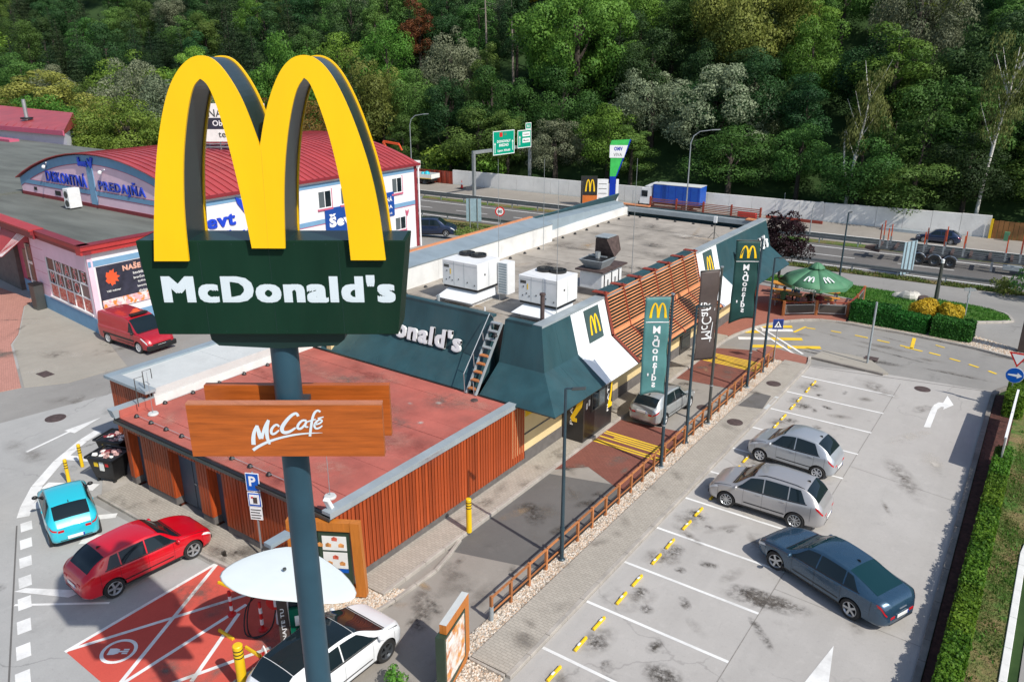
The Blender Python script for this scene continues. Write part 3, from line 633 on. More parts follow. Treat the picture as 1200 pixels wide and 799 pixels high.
for k in range(7): zz += .00004; blot(random.uniform(-9, -5.5), random.uniform(13, 42), random.uniform(.5, 1.6), random.uniform(.2, .7), random.choice(('smudge_soft', 'smudge_pale', 'smudge_mid')), PK, zz, random.uniform(0, 3))
AYD = C.objects['asphalt_yard']; LRD = C.objects['left_road']
for k in range(14): zz += .00004; blot(random.uniform(-13, -1.5), random.uniform(44.5, 50.3), random.uniform(.5, 2.5), random.uniform(.1, .4), random.choice(('smudge_mid', 'smudge_dark', 'smudge_soft')), AYD, .0165 + k * .00004, random.uniform(-.3, .1))
for k in range(46): blot(random.uniform(-14.9, -12.4), random.choice((random.uniform(14, 18), random.uniform(20, 27), random.uniform(33, 41))), random.uniform(.15, .9), random.uniform(.12, .5), random.choice(('smudge_dark', 'smudge_mid', 'smudge_sand', 'smudge_soft')), LANE, .0205 + .00004 * k, random.uniform(0, 3))
for k in range(16): blot(random.uniform(-40, -24), random.uniform(5, 20), random.uniform(.4, 2.6), random.uniform(.1, .8), random.choice(('smudge_mid', 'smudge_soft', 'smudge_soft', 'smudge_dark')), LRD, .0185 + .00004 * k, random.uniform(0, 3))
for k in range(16): blot(random.uniform(-56, -42), random.uniform(17, 23), random.uniform(.5, 2.0), random.uniform(.2, .8), random.choice(('smudge_mid', 'smudge_soft', 'smudge_pale')), LRD, .036 + .00004 * k, random.uniform(0, 3))
for k in range(14): blot(random.uniform(-11.2, -10.3), random.uniform(15, 42), random.uniform(.2, 1.0), random.uniform(.2, .5), random.choice(('smudge_soft', 'smudge_mid')), SW, .1345 + .00004 * k, random.uniform(0, 3))
for k in range(22): blot(random.uniform(-16.3, -15.5), random.uniform(15, 41), random.uniform(.2, .9), random.uniform(.15, .4), random.choice(('smudge_soft', 'smudge_mid')), PV, .1245 + .00004 * k, random.uniform(1, 2))
for k in range(18): blot(random.uniform(-27.8, -20.5), random.uniform(12.8, 13.9), random.uniform(.3, .9), random.uniform(.1, .4), random.choice(('smudge_soft', 'smudge_mid')), PV, .1255 + .00004 * k, random.uniform(-.5, .5))
# ---- left side: road curve, EV bays
LR = C.objects['left_road.001']
EV = tag(sheet('charging_bay_paint', [(-21.05, 12.76), (-20.96, 7.62), (-15.6, 7.5), (-16.1, 12.1), (-17.9, 12.5)], .014, 'red_coat'))
EVZ = 0
for a, b in (((-21.05, 12.76), (-20.95, 7.6)), ((-20.95, 7.69), (-18.8, 12.3)), ((-21.02, 12.7), (-18.5, 7.8)), ((-18.46, 7.9), (-18.46, 11.9)), ((-17.0, 9.0), (-18.3, 11.5)), ((-17.4, 8.6), (-16.3, 11.1)), ((-17.4, 8.6), (-18.2, 7.7)), ((-18.5, 7.8), (-18.5, 7.56))):
    line(a, b, .12, .0185 + EVZ * .0006, par=EV); EVZ += 1
sheet('marking', [(-19.72 + x, 8.5 + y) for x, y in [( .5 * cos(2 * pi * k / 28), .5 * sin(2 * pi * k / 28)) for k in range(29)] + [(.4 * cos(-2 * pi * k / 28), .4 * sin(-2 * pi * k / 28)) for k in range(29)]], .0255, 'white_line', EV)
def rotp(P, cx, cy, a): return [(cx + x * cos(a) - y * sin(a), cy + x * sin(a) + y * cos(a)) for x, y in P]
sheet('plug_marking', rotp([(-.13, -.2), (.13, -.2), (.13, -.02), (.08, .1), (-.08, .1), (-.13, -.02)] , -19.78, 8.44, -.9), .026, 'white_line', EV)
for dx in (-.075, .075): sheet('plug_marking', rotp([(dx - .03, -.34), (dx + .03, -.34), (dx + .03, -.19), (dx - .03, -.19)], -19.78, 8.44, -.9 + pi) if False else rotp([(dx - .03, -.36), (dx + .03, -.36), (dx + .03, -.2), (dx - .03, -.2)], -19.78, 8.44, 2.2), .0265, 'white_line', EV)
sheet('plug_marking', rotp([(-.03, .1), (.03, .1), (.03, .36), (-.03, .36)], -19.78, 8.44, 2.2 + pi), .0265, 'white_line', EV)
for (x, y, rz, lb) in ((-19.75, 12.1, .12, 'yellow wheel stop at the far end of the red charging bay, partly under the canopy'), (-19.0, 12.2, .1, 'short yellow wheel stop under the left tip of the white canopy'), (-17.78, 10.68, 0, 'yellow wheel stop in the middle of the red charging bay'), (-16.55, 10.68, 0, 'yellow wheel stop beside the order terminal')):
    o = link('wheel_stop', stop_me); o.location = (x, y, .015); o.rotation_euler = (0, 0, pi / 2 + rz); tag(o, lb, 'wheel stop')
for k in range(9): blot(random.uniform(-20.5, -16.5), random.uniform(8.3, 12), random.uniform(.4, 1.3), random.uniform(.2, .6), random.choice(('smudge_mid', 'smudge_soft')), EV, .0275 + k * .0001, random.uniform(0, 3))
# dashed edge line, curve and hatching
for k in range(11):
    t = k * 1.22; x = -28.9 + .905 * t; y = 10.25 - .43 * t
    if k < 10: rl([(x - .02, y - .22), (x + .58, y - .47), (x + .68, y - .12), (x + .08, y + .13)], 'white_line')
cv = [(-29.3, 10.3), (-30.0, 10.75), (-31.2, 11.7), (-32.6, 13.25), (-33.6, 14.8), (-34.0, 15.7)]
for a, b in zip(cv, cv[1:]): sheet('marking', strip(a, b, .42), .017, 'white_line', LR)
for (a, b, w_) in (((-31.0, 11.9), (-29.2, 13.0), .5), ((-29.9, 10.9), (-28.2, 12.2), .55), ((-32.6, 13.6), (-31.4, 14.2), .4), ((-27.6, 11.3), (-26.6, 12.35), .32), ((-26.1, 10.8), (-24.7, 11.9), .55)):
    sheet('marking', strip(a, b, w_), .0175, 'white_line', LR)
sheet('marking', [(-25.0, 8.05), (-23.3, 8.9), (-23.2, 9.4), (-24.9, 8.35)], .0178, 'white_line', LR); line((-24.3, 7.75), (-22.0, 9.5), .1, .0179, par=LR)
line((-28.9, 9.9), (-17, 4.2), .05, .0125, 'dark_patch', par=LR, name='joint')
sheet('marking', rotp([(-.07, -1.9), (.07, -1.9), (.07, .2), (.35, .2), (.06, 1.9), (-.3, .2), (-.07, .2)], -34.95, 14.7, .22), .017, 'white_line', LR)
# concrete apron and pink pavers before the butcher shop
sheet('concrete_apron', [(-57.5, 24.0), (-56.6, 23.0), (-51, 20.1), (-49.3, 18.95), (-42.0, 16.2), (-40.8, 17.8), (-40.6, 20.9), (-46.8, 22.9)], .03, 'concrete_apron', thick=.05)
sheet('plaza', [(-80, 24.5), (-57.6, 24.0), (-56.7, 22.95), (-51, 20.0), (-49.4, 18.85), (-42.1, 16.1), (-42.5, 14.9), (-55, 10), (-80, 5)], .035, 'pink_plaza', thick=.05)

# ---- lawns and beds on the right
sheet('soil_bed', [(-.76, 8), (-.05, 8), (-.05, 20), (-.2, 35), (-.3, 44.5), (-1.2, 43.5), (-1.2, 42), (-1.05, 33.7), (-.80, 20.7)], .09, 'soil', thick=.12)
sheet('lawn', [(-.04, 8), (.88, 8), (.88, 29.4), (6, 31), (14, 31), (14, 46), (.9, 46), (-.29, 44.6), (-.19, 35), (-.04, 20)], .08, 'dry_grass', thick=.1)
kerb('white_edging', [(1.0, 8), (.99, 21.7), (.98, 29.4), (1.6, 30.0), (4, 30.4)], mt='wall_white', w=.2, h=.13, step=.8)
sheet('side_road', [(1.1, -20), (14, -20), (14, 30.9), (1.4, 29.5)], .004, 'road')
GI = [(-28, 61.5), (-22, 61.3), (-17.8, 60.0), (-12.5, 57.6), (-10.7, 57.3), (-7.6, 55.7), (-3.7, 56.1), (-1.74, 58.2), (-2.2, 61.8), (-3.3, 64.2), (-5, 66.6), (-7.1, 68.3), (-10, 69.8), (-14.2, 71.2), (-20, 71.5), (-30, 70.0)]
sheet('grass_island', GI, .09, 'grass', thick=.12)
kerb('grass_island_kerb', [(-22, 61.1), (-17.8, 59.8), (-12.5, 57.4), (-10.7, 57.1), (-7.6, 55.5), (-3.7, 55.9), (-1.6, 58.2), (-2.1, 61.8), (-3.2, 64.3)], w=.2, h=.13, step=1.2)
sheet('verge', [(-75, 74.8), (-45, 76.7), (-20, 78.1), (14, 80.0), (14, 81.2), (-20, 79.4), (-45, 78.0), (-75, 76.2)], .03, 'dry_grass')
sheet('verge', [(-75, 58), (-56, 60.5), (-48, 64.5), (-44, 69), (-48, 76.0), (-75, 74.7)], .028, 'dry_grass')
sheet('bed_behind_hedge', [(-10.2, 51.2), (-3.4, 51.0), (-3.3, 53.4), (-10.1, 54.2)], .07, 'gravel_bed', thick=.1)
# ---- highway
def hw(s0, s1, x0=-300, x1=60): 
    f = lambda x, s: (x, s + .055 * (x + 15)); return [f(x0, s0), f(x1, s0), f(x1, s1), f(x0, s1)]
sheet('highway', hw(79.6, 90.2), .02, 'highway'); HWY = C.objects['highway']
sheet('highway', hw(92.0, 103.2), .02, 'highway_far')
sheet('median', hw(90.2, 92.0), .05, 'dry_grass')
def hline(s, x0, x1, w_=.15, dash=None):
    f = lambda x: (x, s + .055 * (x + 15)); x = x0
    while x < x1:
        e = min(x + (dash[0] if dash else 20), x1); sheet('marking', strip(f(x), f(e), w_), .026, 'white_line', HWY); x += dash[1] if dash else 20
hline(88.8, -130, 20, .22); hline(80.6, -130, 20, .22); hline(84.9, -130, 20, .16, (5, 9)); hline(81.6, -80, -52, .3, (5, 9))
o = C.objects['highway.001']
sheet('marking', strip((-130, 96.0 + .055 * -115), (20, 96.0 + .055 * 35), .2), .024, 'white_line', o)
# ================================================================== RESTAURANT
R = thing('restaurant', 'low drive-through restaurant with dark green mansard, white corner panels and orange timber annex', 'restaurant', (-21.5, 33, 0))
XE, YS, YN, XW = -14.5, 23.4, 52.5, -27.6
PR = [(0, 3.0), (1.41, 4.03), (1.88, 5.78)]
def rb(name, m, mt, **k): return m.build(name, mt, R, world=True, **k)
def ex(i): return XE - PR[i][0], PR[i][1]
def east_panel(name, y0, y1, lv, mt, t=.1, off=0, corner=False):
    (xa, za), (xb, zb) = ex(lv), ex(lv + 1)
    a0 = y0 + (PR[lv][0] if corner else 0); b0 = y0 + (PR[lv + 1][0] if corner else 0)
    if not corner: a0 = b0 = y0
    d = Vector((xb - xa, 0, zb - za)).normalized(); nn = Vector((-d.z, 0, d.x)) * -1 if d.x > 0 else Vector((d.z, 0, -d.x))
    o = nn * off
    return rb(name, MB().slab([Vector((xa, a0, za)) + o, Vector((xa, y1, za)) + o, Vector((xb, y1, zb)) + o, Vector((xb, b0, zb)) + o], t), mt)
g = .006
for lv in (0, 1):
    east_panel('mansard_panel', YS, 25.9 if lv == 0 else 26.2, lv, 'teal', corner=True)
    east_panel('mansard_panel', (25.9 if lv == 0 else 26.2) + g, 27.45, lv, 'teal')
    east_panel('white_panel', 27.45 + g, 30.38, lv, 'white_panel')
    east_panel('backing_panel', 30.38 + g, 40.5 - g, lv, 'sign_green_dark', off=-.03)
    east_panel('white_panel', 40.5, 43.65, lv, 'white_panel')
    for k in range(5): east_panel('mansard_panel', 43.65 + g + k * 1.77, 43.65 + (k + 1) * 1.77, lv, 'teal_light' if False else 'teal')
# south side, with the slot of the roof ladder
def south_panel(name, x0, x1, lv, mt, corner=0):
    ya, za = YS + PR[lv][0], PR[lv][1]; yb, zb = YS + PR[lv + 1][0], PR[lv + 1][1]
    xa = XE - PR[lv][0] if corner else x1; xb = XE - PR[lv + 1][0] if corner else x1
    return rb(name, MB().slab([(x0, ya, za), (xa, ya, za), (xb, yb, zb), (x0, yb, zb)], .1), mt)
for lv in (0, 1):
    south_panel('mansard_panel', -18.1, 0, lv, 'teal', corner=1)
    for k in range(5): south_panel('mansard_panel', -18.85 - (k + 1) * 1.75 + g, -18.85 - k * 1.75, lv, 'teal')
# slot cheeks, back and the ladder stair
for x in (-18.14, -18.81):
    rb('slot_cheek', MB().add([(x - .03, YS, 3.0), (x - .03, YS + 1.41, 4.03), (x - .03, YS + 1.88, 5.78), (x - .03, YS + 1.95, 3.0), (x + .03, YS, 3.0), (x + .03, YS + 1.41, 4.03), (x + .03, YS + 1.88, 5.78), (x + .03, YS + 1.95, 3.0)],
       [(0, 1, 2, 3), (7, 6, 5, 4), (0, 4, 5, 1), (1, 5, 6, 2), (2, 6, 7, 3), (3, 7, 4, 0)]), 'teal')
rb('slot_back', MB().bb(-18.77, -18.17, YS + 1.9, YS + 1.96, 3.0, 5.5), 'sign_green_dark')
LD = tag(thing('roof_ladder', 'grey steel stair ladder with wooden treads in the slot of the green roof', 'ladder', (-18.6, 23.6, 3.0)))
m = MB(); m.beam((-18.72, 23.3, 3.02), (-18.72, 25.15, 5.6), .05, .12); m.build('stringer', 'galv_matt', LD, world=True)
m = MB(); m.beam((-18.24, 23.3, 3.02), (-18.24, 25.15, 5.6), .05, .12); m.build('stringer', 'galv_matt', LD, world=True)
for k in range(9):
    t = (k + .7) / 9.2; MB().bb(-18.69, -18.27, 23.3 + 1.85 * t - .1, 23.3 + 1.85 * t + .1, 3.02 + 2.73 * t - .02, 3.02 + 2.73 * t + .02).build('tread', 'post_wood' if k < 5 else 'galv_matt', LD, world=True)
m = MB(); m.tube([(-18.8, 23.3, 3.0), (-18.8, 23.25, 3.85), (-18.8, 25.05, 5.95), (-18.8, 25.3, 5.7)], .02, 6)
m.tube([(-18.32, 23.3, 3.0), (-18.32, 23.25, 3.6)], .02, 6)
for t in (.35, .7): m.tube([(-18.8, 23.3 + 1.85 * t, 3.0 + 2.7 * t), (-18.8, 23.25 + 1.85 * t, 3.8 + 2.1 * t)], .018, 6)
m.build('handrail', 'galv', LD, world=True, smooth=True)
# coping and parapet
XT, YT = XE - 1.88, YS + 1.88
for (a, b) in ((YT, 27.5), (27.51, 30.38), (30.39, 35.4), (35.41, 40.5), (40.51, 46.5), (46.51, YN)):
    rb('coping', MB().bb(XT - .42, XT + .03, a, b, 5.70, 5.81 if a < 47 else 5.81), 'grey_coping' if a < 50 else 'teal')
for (a, b) in ((-18.1, XT - .43), (-23.4, -18.82), (-27.4, -23.41)): rb('coping', MB().bb(a, b, YT - .03, YT + .28, 5.70, 5.808), 'teal')
rb('parapet', MB().bb(XT - .38, XT - .1, YT, YN - .1, 4.9, 5.695), 'wall_white')
rb('parapet', MB().bb(-27, -19.2, YT + .02, YT + .24, 4.9, 5.69).bb(-18.1, XT - .4, YT + .02, YT + .24, 4.9, 5.69), 'wall_white')
rb('gable_end', MB().add([(XE + .0, YN - .02, 3.0), (XE - 1.41, YN - .02, 4.03), (XT, YN - .02, 5.78), (-27, YN - .02, 5.3), (-27, YN - .02, .1), (-16.5, YN - .02, .1), (-16.5, YN - .02, 3.0)], [(0, 1, 2, 3, 4, 5, 6)]), 'teal')
rb('soffit', MB().bb(-16.45, XE - .12, YS + .2, YN - .05, 2.9, 2.96), 'cream')
# roof
for k in range(17):
    y0 = YT + .3 + k * 1.6; y1 = min(y0 + 1.59, YN - .8); x0 = -25.75 if y0 < 40.2 else -26.4
    if y1 > y0: rb('roof_sheet', MB().bb(x0, XT - .4, y0, y1, 4.9, 5.2 + random.uniform(-.012, .012) - (.0 if y0 < 40 else .1)), 'roof_felt')
# walls
rb('wall', MB().bb(-16.75, -16.45, 23.3, 48.2, .66, 3.0), 'cream'); rb('wall', MB().bb(XW + .4, XW + .7, 23.5, YN - .1, 0, 5.2), 'cream')
rb('plinth', MB().bb(-16.8, -16.42, 24.2, 48.2, .0, .66), 'plinth'); rb('wall_trim', MB().bb(-16.45, -16.41, 24.2, 40.0, 1.42, 1.47), 'plinth')
rb('wall_trim', MB().bb(-16.45, -16.43, 24.25, 25.9, 2.2, 2.88), 'bollard_yellow')
for (a, b) in ((30.0, 30.9), (33.2, 33.32), (35.9, 36.02)):
    w_ = rb('window', MB().bb(-16.5, -16.40, a, b, 1.9, 2.6), 'rust_red'); 
    if b - a > .5: MB().bb(-16.41, -16.385, a + .07, b - .07, 1.96, 2.54).build('pane', 'glass', w_, world=True)
rb('corner_cladding', MB().bb(-16.7, -16.42, 48.21, YN - .05, .1, 3.0), 'slat_red')
d_ = rb('door', MB().bb(-16.6, -16.38, 39.6, 41.0, .13, 2.5), 'kiosk_black'); MB().bb(-16.385, -16.36, 39.75, 40.85, .4, 2.4).build('pane', 'glass', d_, world=True)
# louvres
YL0, YL1, NP = 30.42, 40.46, 6
def lv_at(lv, t, off):
    (xa, za), (xb, zb) = ex(lv), ex(lv + 1)
    if lv == 1: zb += .12; xb -= .03
    d = Vector((xb - xa, 0, zb - za)); L = d.length; d.normalize(); nn = Vector((d.z, 0, -d.x)); p = Vector((xa, 0, za)) + d * L * t + nn * off; return p, d, nn
pw = (YL1 - YL0) / NP
def slat_mesh(lv, h):
    p, d, nn = lv_at(lv, 0, 0); m = MB(); P = []
    for y in (0, pw - .1):
        for a, b in ((0, 0), (h, 0), (h, .035), (0, .035)): P.append(Vector((0, y, 0)) + d * a + nn * b)
    m.add(P, [(0, 1, 2, 3), (7, 6, 5, 4), (0, 4, 5, 1), (1, 5, 6, 2), (2, 6, 7, 3), (3, 7, 4, 0)]); return m.mesh('louvre_slat', 'louvre')
sm = {(lv, h): slat_mesh(lv, h) for lv in (0, 1) for h in (.052, .17)}
for i in range(NP):
    y = YL0 + i * pw + .05
    for lv, n_ in ((1, 13), (0, 13)):
        L = lv_at(lv, 1, 0)[0] - lv_at(lv, 0, 0)[0]; L = L.length
        for k in range(n_):
            t = (k + .5) / n_; big = (lv == 1 and k == 0) or (lv == 0 and k in (0,))
            p, d, nn = lv_at(lv, t, .10); o = link('louvre_slat', sm[(lv, .17 if big else .052)], R); o.location = Vector((p.x, y, p.z)) - R.location
for i in range(NP + 1):
    y = YL0 + i * pw
    for lv in (0, 1):
        a, d, nn = lv_at(lv, -.01 if lv == 0 else 0, .09); b, _, _ = lv_at(lv, 1.0, .09)
        if lv == 1: b = b + d * .12
        rb('louvre_rail', MB().beam((a.x, y, a.z), (b.x, y, b.z), .05, .10, up=nn), 'rust_red')
    b, d, nn = lv_at(1, 1, 0); rb('louvre_cap', MB().bb(b.x - .55, b.x + .18, y - .12, y + .2, 5.93, 5.97), 'rust_red')
    if i < NP: rb('louvre_coping', MB().bb(b.x - .5, b.x - .06, y + .22, y + pw - .14, 5.815, 5.93), 'teal')
# emblem plates on the white panels
for y in (29.07, 42.2):
    p, d, nn = lv_at(1, .48, .05); d = Vector((-.47, 0, 1.75)).normalized(); nn = Vector((d.z, 0, -d.x)); c = Vector((XE - 1.41 - .235, y, 4.92)) + nn * .04
    A = Vector((0, 1, 0)); pl = rb('emblem_plate', MB().prism([(-.6, -.72), (.6, -.72), (.6, .72), (-.6, .72)], c, A, d, -.03, .02), 'flag_dark_green' if False else 'plate_grey' if 'plate_grey' in MATS else 'teal_light')
    P = [((a - .09) / 4.11 * .85, (b - 12.56) / 3.45 * .85 - .43) for a, b in _s]
    MB().prism(P, c, A, d, .022, .034).build('arches_emblem', 'logo_yellow', pl, world=True)
# 3D white letters on the south and east mansards
d = Vector((0, .47, 1.75)).normalized(); c = Vector((-23.25, YS + 1.41 + .08, 4.42))
text("McDonald's", c, (1, 0, 0), d, 6.2, .82, 'white', R, name='roof_letters', bold=.015, extr=.12, proud=.05, fat=.035, sp=.12)
d = Vector((-.47, 0, 1.75)).normalized(); 
text("McDonald's", (XE - 1.41 + .02, 48.6, 4.62), (0, 1, 0), d, 5.2, .8, 'white', R, name='roof_letters', bold=.015, extr=.12, proud=.05, fat=.035, sp=.12)
# west side: sloping grey coping with an orange edge
for (a, b) in ((24.6, 30), (30.01, 35.5), (35.51, 40.8)):
    rb('roof_upstand', MB().bb(-25.95, -25.75, a, b, 4.9, 6.3), 'wall_white')
    rb('side_coping', MB().slab([(-25.7, a, 6.33), (-25.7, b, 6.33), (-27.2, b, 6.52), (-27.2, a, 6.52)], .06), 'blue_grey_metal')
    rb('edge_trim', MB().bb(-27.42, -27.2, a, b, 6.44, 6.58), 'louvre')
rb('roof_upstand', MB().bb(-26.6, -26.4, 40.81, YN - .2, 4.9, 5.62), 'wall_white')
rb('side_coping', MB().hexa([(-27.3, 40.81, 5.2), (-26.38, 40.81, 5.2), (-26.7, YN - .2, 5.2), (-27.6, YN - .2, 5.2), (-27.4, 40.81, 6.38), (-26.5, 40.81, 6.30), (-26.9, YN - .2, 5.85), (-27.8, YN - .2, 5.95)]), 'blue_grey_metal')
rb('mansard_panel', MB().slab([(-29.2, 23.6, 3.0), (-27.45, 23.6, 6.45), (-27.45, YN, 6.45), (-29.2, YN, 3.0)], .1), 'teal')
rb('coping', MB().bb(-27.3, XT, YN - .45, YN, 5.3, 5.62), 'grey_coping'); rb('coping', MB().bb(-26.8, -18.2, YN - .02, YN + .2, 5.3, 5.68), 'teal')
rb('edge_trim', MB().bb(-27.6, -24.9, YN - .1, YN + .25, 5.69, 5.76).bb(-17.6, -16.5, YN - .5, YN + .1, 5.64, 5.72), 'louvre')
# timber screens on the north edge
for k in range(4):
    x0 = -25.0 + k * 2.02
    for q in range(7): rb('screen_slat', MB().bb(x0 + .06, x0 + 1.98, YN + .3, YN + .36, 5.55 + q * .115, 5.60 + q * .115), 'louvre_x')
for k in range(5): rb('screen_post', MB().bb(-25.03 + k * 2.02, -24.93 + k * 2.02, YN + .25, YN + .4, 5.3, 6.42), 'rust_red')
# pay window kiosk
K = thing('pay_window', None, None)
bpy.data.objects.remove(K)
kb = rb('pay_window', MB().bb(-16.44, -15.36, 27.1, 29.68, .13, 2.89), 'kiosk_black', bevel=.01)
MB().bb(-15.36, -15.33, 27.75, 28.95, 1.35, 2.6).build('window_frame', 'grey_post', kb, world=True)
MB().bb(-15.335, -15.32, 27.85, 28.35, 1.45, 2.5).build('pane', 'glass', kb, world=True); MB().bb(-15.335, -15.32, 28.42, 28.88, 1.45, 2.5).build('pane', 'window_glass', kb, world=True)
for (y, z) in ((27.3, 1.65), (27.5, 1.75)): MB().bb(-15.36, -15.345, y, y + .12, z, z + .28).build('notice', 'paper', kb, world=True)
MB().bb(-15.36, -15.34, 28.3, 28.75, 2.0, 2.5).build('notice', 'paper', kb, world=True)
text('PLAŤTE', (-15.98, 27.1, 1.72), (0, 0, 1), (-1, 0, 0), 1.7, .2, 'white', kb, name='lettering', bold=.02)
MB().prism([(-.05, -.2), (.2, -.2), (.2, -.02), (.08, -.02), (.42, .55), (.5, 1.0), (.5, 1.3), (.3, 1.3), (.26, .9), (.12, .45), (-.12, -.02)], (-15.88, 27.1, 1.25), (1, 0, 0), (0, 0, 1), -.0, .012).build('yellow_figure', 'logo_yellow', kb, world=True)
text('PLAŤTE', (-15.36, 29.25, 1.75), (0, 0, 1), (0, -1, 0), 1.8, .2, 'white', kb, name='lettering', bold=.02)
MB().prism([(-.12, -.35), (.25, -.35), (.25, -.15), (.12, -.15), (.2, .4), (.27, 1.3), (.16, 1.3), (.08, .4), (-.12, -.15)], (-15.36, 29.4, 1.35), (0, 1, 0), (0, 0, 1), .0, .012).build('yellow_figure', 'logo_yellow', kb, world=True)

# ---- annex
AX0, AX1, AY0, AY1 = -28.2, -16.47, 13.95, 23.35
rb('annex_wall', MB().bb(AX0, -27.95, AY0 + .05, AY1, .0, 2.85).bb(-27.05, -25.25, AY0 + .05, AY1, 0, 2.85).bb(-23.55, -22.95, AY0 + .05, AY1, 0, 2.85).bb(-22.1, AX1 - .03, AY0 + .05, AY1, 0, 2.85).bb(-28, -21, 14.6, AY1, 0, 2.84).bb(-28.1, -21, AY0 + .06, 14.6, 2.5, 2.84), 'slat_back')
sy = MB().bb(-.065, .065, -.06, .0, 0, 1).mesh('timber_slat', 'slat_red'); sx = MB().bb(0, .06, -.065, .065, 0, 1).mesh('timber_slat', 'slat_red')
def slat(me, x, y, z0, z1):
    o = link('timber_slat', me, R); o.location = Vector((x + random.uniform(-.006, .006), y, z0)) - R.location; o.scale = (1, 1, z1 - z0)
x = AX0 + .07
while x < AX1 - .05:
    dr = any(a < x < b for a, b in ((-27.95, -27.05), (-25.25, -23.55), (-22.95, -22.1)))
    slat(sy, x, AY0 + .05, 2.45 if dr else .42, 2.84); x += .165
y = AY0 + .1
while y < 24.2: slat(sx, AX1 - .03, y, .34, 2.84); y += .165
rb('annex_wall', MB().bb(-17, AX1 - .03, AY1, 24.25, .0, 2.84), 'slat_back')
for (a, b) in ((AX0, -27.95), (-27.05, -25.25), (-23.55, -22.95), (-22.1, AX1)): rb('annex_plinth', MB().bb(a - .0, b, AY0 + .01, AY0 + .2, .0, .41), 'plinth')
rb('annex_plinth', MB().bb(AX1 - .1, AX1 + .045, AY0 + .02, 24.2, .0, .33), 'plinth')
for (a, b) in ((-27.95, -27.05), (-25.25, -23.55), (-22.95, -22.1)):
    rb('door_reveal', MB().bb(a + .002, a + .03, AY0 + .02, 14.3, .42, 2.5), 'slat_red'); rb('door_reveal', MB().bb(a + .002, a + .03, AY0 + .02, 14.3, .12, .415), 'plinth')
    dd = rb('door', MB().bb(a + .032, b, 14.3, 14.4, .13, 2.48), 'steel_blue_door')
    if b - a > 1.2: MB().bb((a + b) / 2 - .01, (a + b) / 2 + .01, 14.29, 14.3, .15, 2.46).build('door_gap', 'black', dd, world=True)
    MB().beam((b - .2 if b - a < 1.2 else (a + b) / 2 + .08, 14.26, 1.2), (b - .34 if b - a < 1.2 else (a + b) / 2 + .22, 14.26, 1.2), .03, .04).build('door_handle', 'galv', dd, world=True)
    MB().bb(b - .42, b - .1, 14.29, 14.3, 1.95, 2.35).build('notice', 'red_paint', dd, world=True); MB().bb(b - .42, b - .1, 14.285, 14.29, 2.22, 2.35).build('notice', 'bollard_yellow', dd, world=True)
for k in range(10):
    y0 = 13.86 + k * .955; y1 = min(y0 + .945, 23.35)
    rb('roof_sheet', MB().bb(AX0 - .0, -16.72, y0, y1, 2.86, 3.0 + random.uniform(-.01, .012)), 'roof_felt_red')
rb('gutter', MB().bb(AX0 - .1, AX1 + .1, 13.72, 13.855, 2.84, 2.96), 'black'); rb('fascia', MB().bb(AX0 - .1, AX1 + .1, 13.68, 13.72, 2.80, 2.9), 'grey_post')
rb('annex_coping', MB().bb(-16.72, -16.36, 13.72, 24.0, 2.86, 3.07), 'grey_coping'); rb('annex_shadow_line', MB().bb(AX0, -16.4, 23.35, 23.5, 2.9, 3.04), 'black')  # the black strip paints the shadow line along the mansard bottom
rb('annex_coping', MB().hexa([(-28.42, 13.7, 3.0), (-28.12, 13.7, 3.0), (-28.12, 15.3, 3.0), (-28.42, 15.3, 3.0), (-28.45, 13.6, 3.36), (-28.08, 13.6, 3.36), (-28.05, 15.4, 3.36), (-28.4, 15.4, 3.36)]), 'grey_coping')
rb('annex_upstand', MB().bb(-28.12, -28.06, 13.86, 15.3, 3.0, 3.3), 'roof_felt_red')
# stains, patches and drains on the red roof
def rblot(x, y, rx, ry, mt_, k):
    blot(x, y, rx * 1.4, ry * 1.6, {'roof_deep': 'smudge_red', 'roof_light': 'smudge_pale', 'roof_pale': 'smudge_rose'}.get(mt_, mt_), R, 3.016 + .0006 * k, random.uniform(-.3, .3), 'roof_stain')
for k, (x, y, rx, ry, mt_) in enumerate(((-19.6, 22.3, .5, .22, 'roof_pale'), (-19.0, 21.9, .15, .1, 'roof_light'), (-19.9, 21.2, .12, .08, 'roof_light'), (-26.6, 14.9, .7, .35, 'roof_pale'), (-25.0, 17.2, .9, .3, 'roof_deep'), (-22.0, 16.0, .8, .25, 'roof_deep'), (-18.2, 17.5, .9, .4, 'roof_pale'), (-21.2, 20.1, 1.2, .35, 'roof_deep'), (-24.1, 21.3, .8, .3, 'roof_pale'), (-18.4, 20.1, .1, .1, 'roof_light'))): rblot(x, y, rx, ry, mt_, k)
for k in range(26): rblot(random.uniform(-27.8, -17.2), random.uniform(14.2, 23), random.uniform(.4, 1.8), random.uniform(.15, .6), random.choice(('smudge_red', 'smudge_rose', 'smudge_rose', 'smudge_mid')), 12 + k * .2)
for k in range(40): blot(random.uniform(-25.3, -17.2), random.uniform(26, 51), random.uniform(.5, 2.4), random.uniform(.2, .9), random.choice(('smudge_mid', 'smudge_soft', 'smudge_pale', 'smudge_sand', 'smudge_dark') if k < 50 else ('smudge_dark',)), R, 5.216 + .0003 * k, random.uniform(-.3, .3) + (k % 2) * 1.57, 'roof_stain')
for x, y in ((-22.6, 18.6), (-18.0, 22.9)): rb('roof_drain', MB().lathe([(.16, 3.01), (.14, 3.05), (.05, 3.07), (0, 3.07)], (x, y, 0), 12), 'iron')
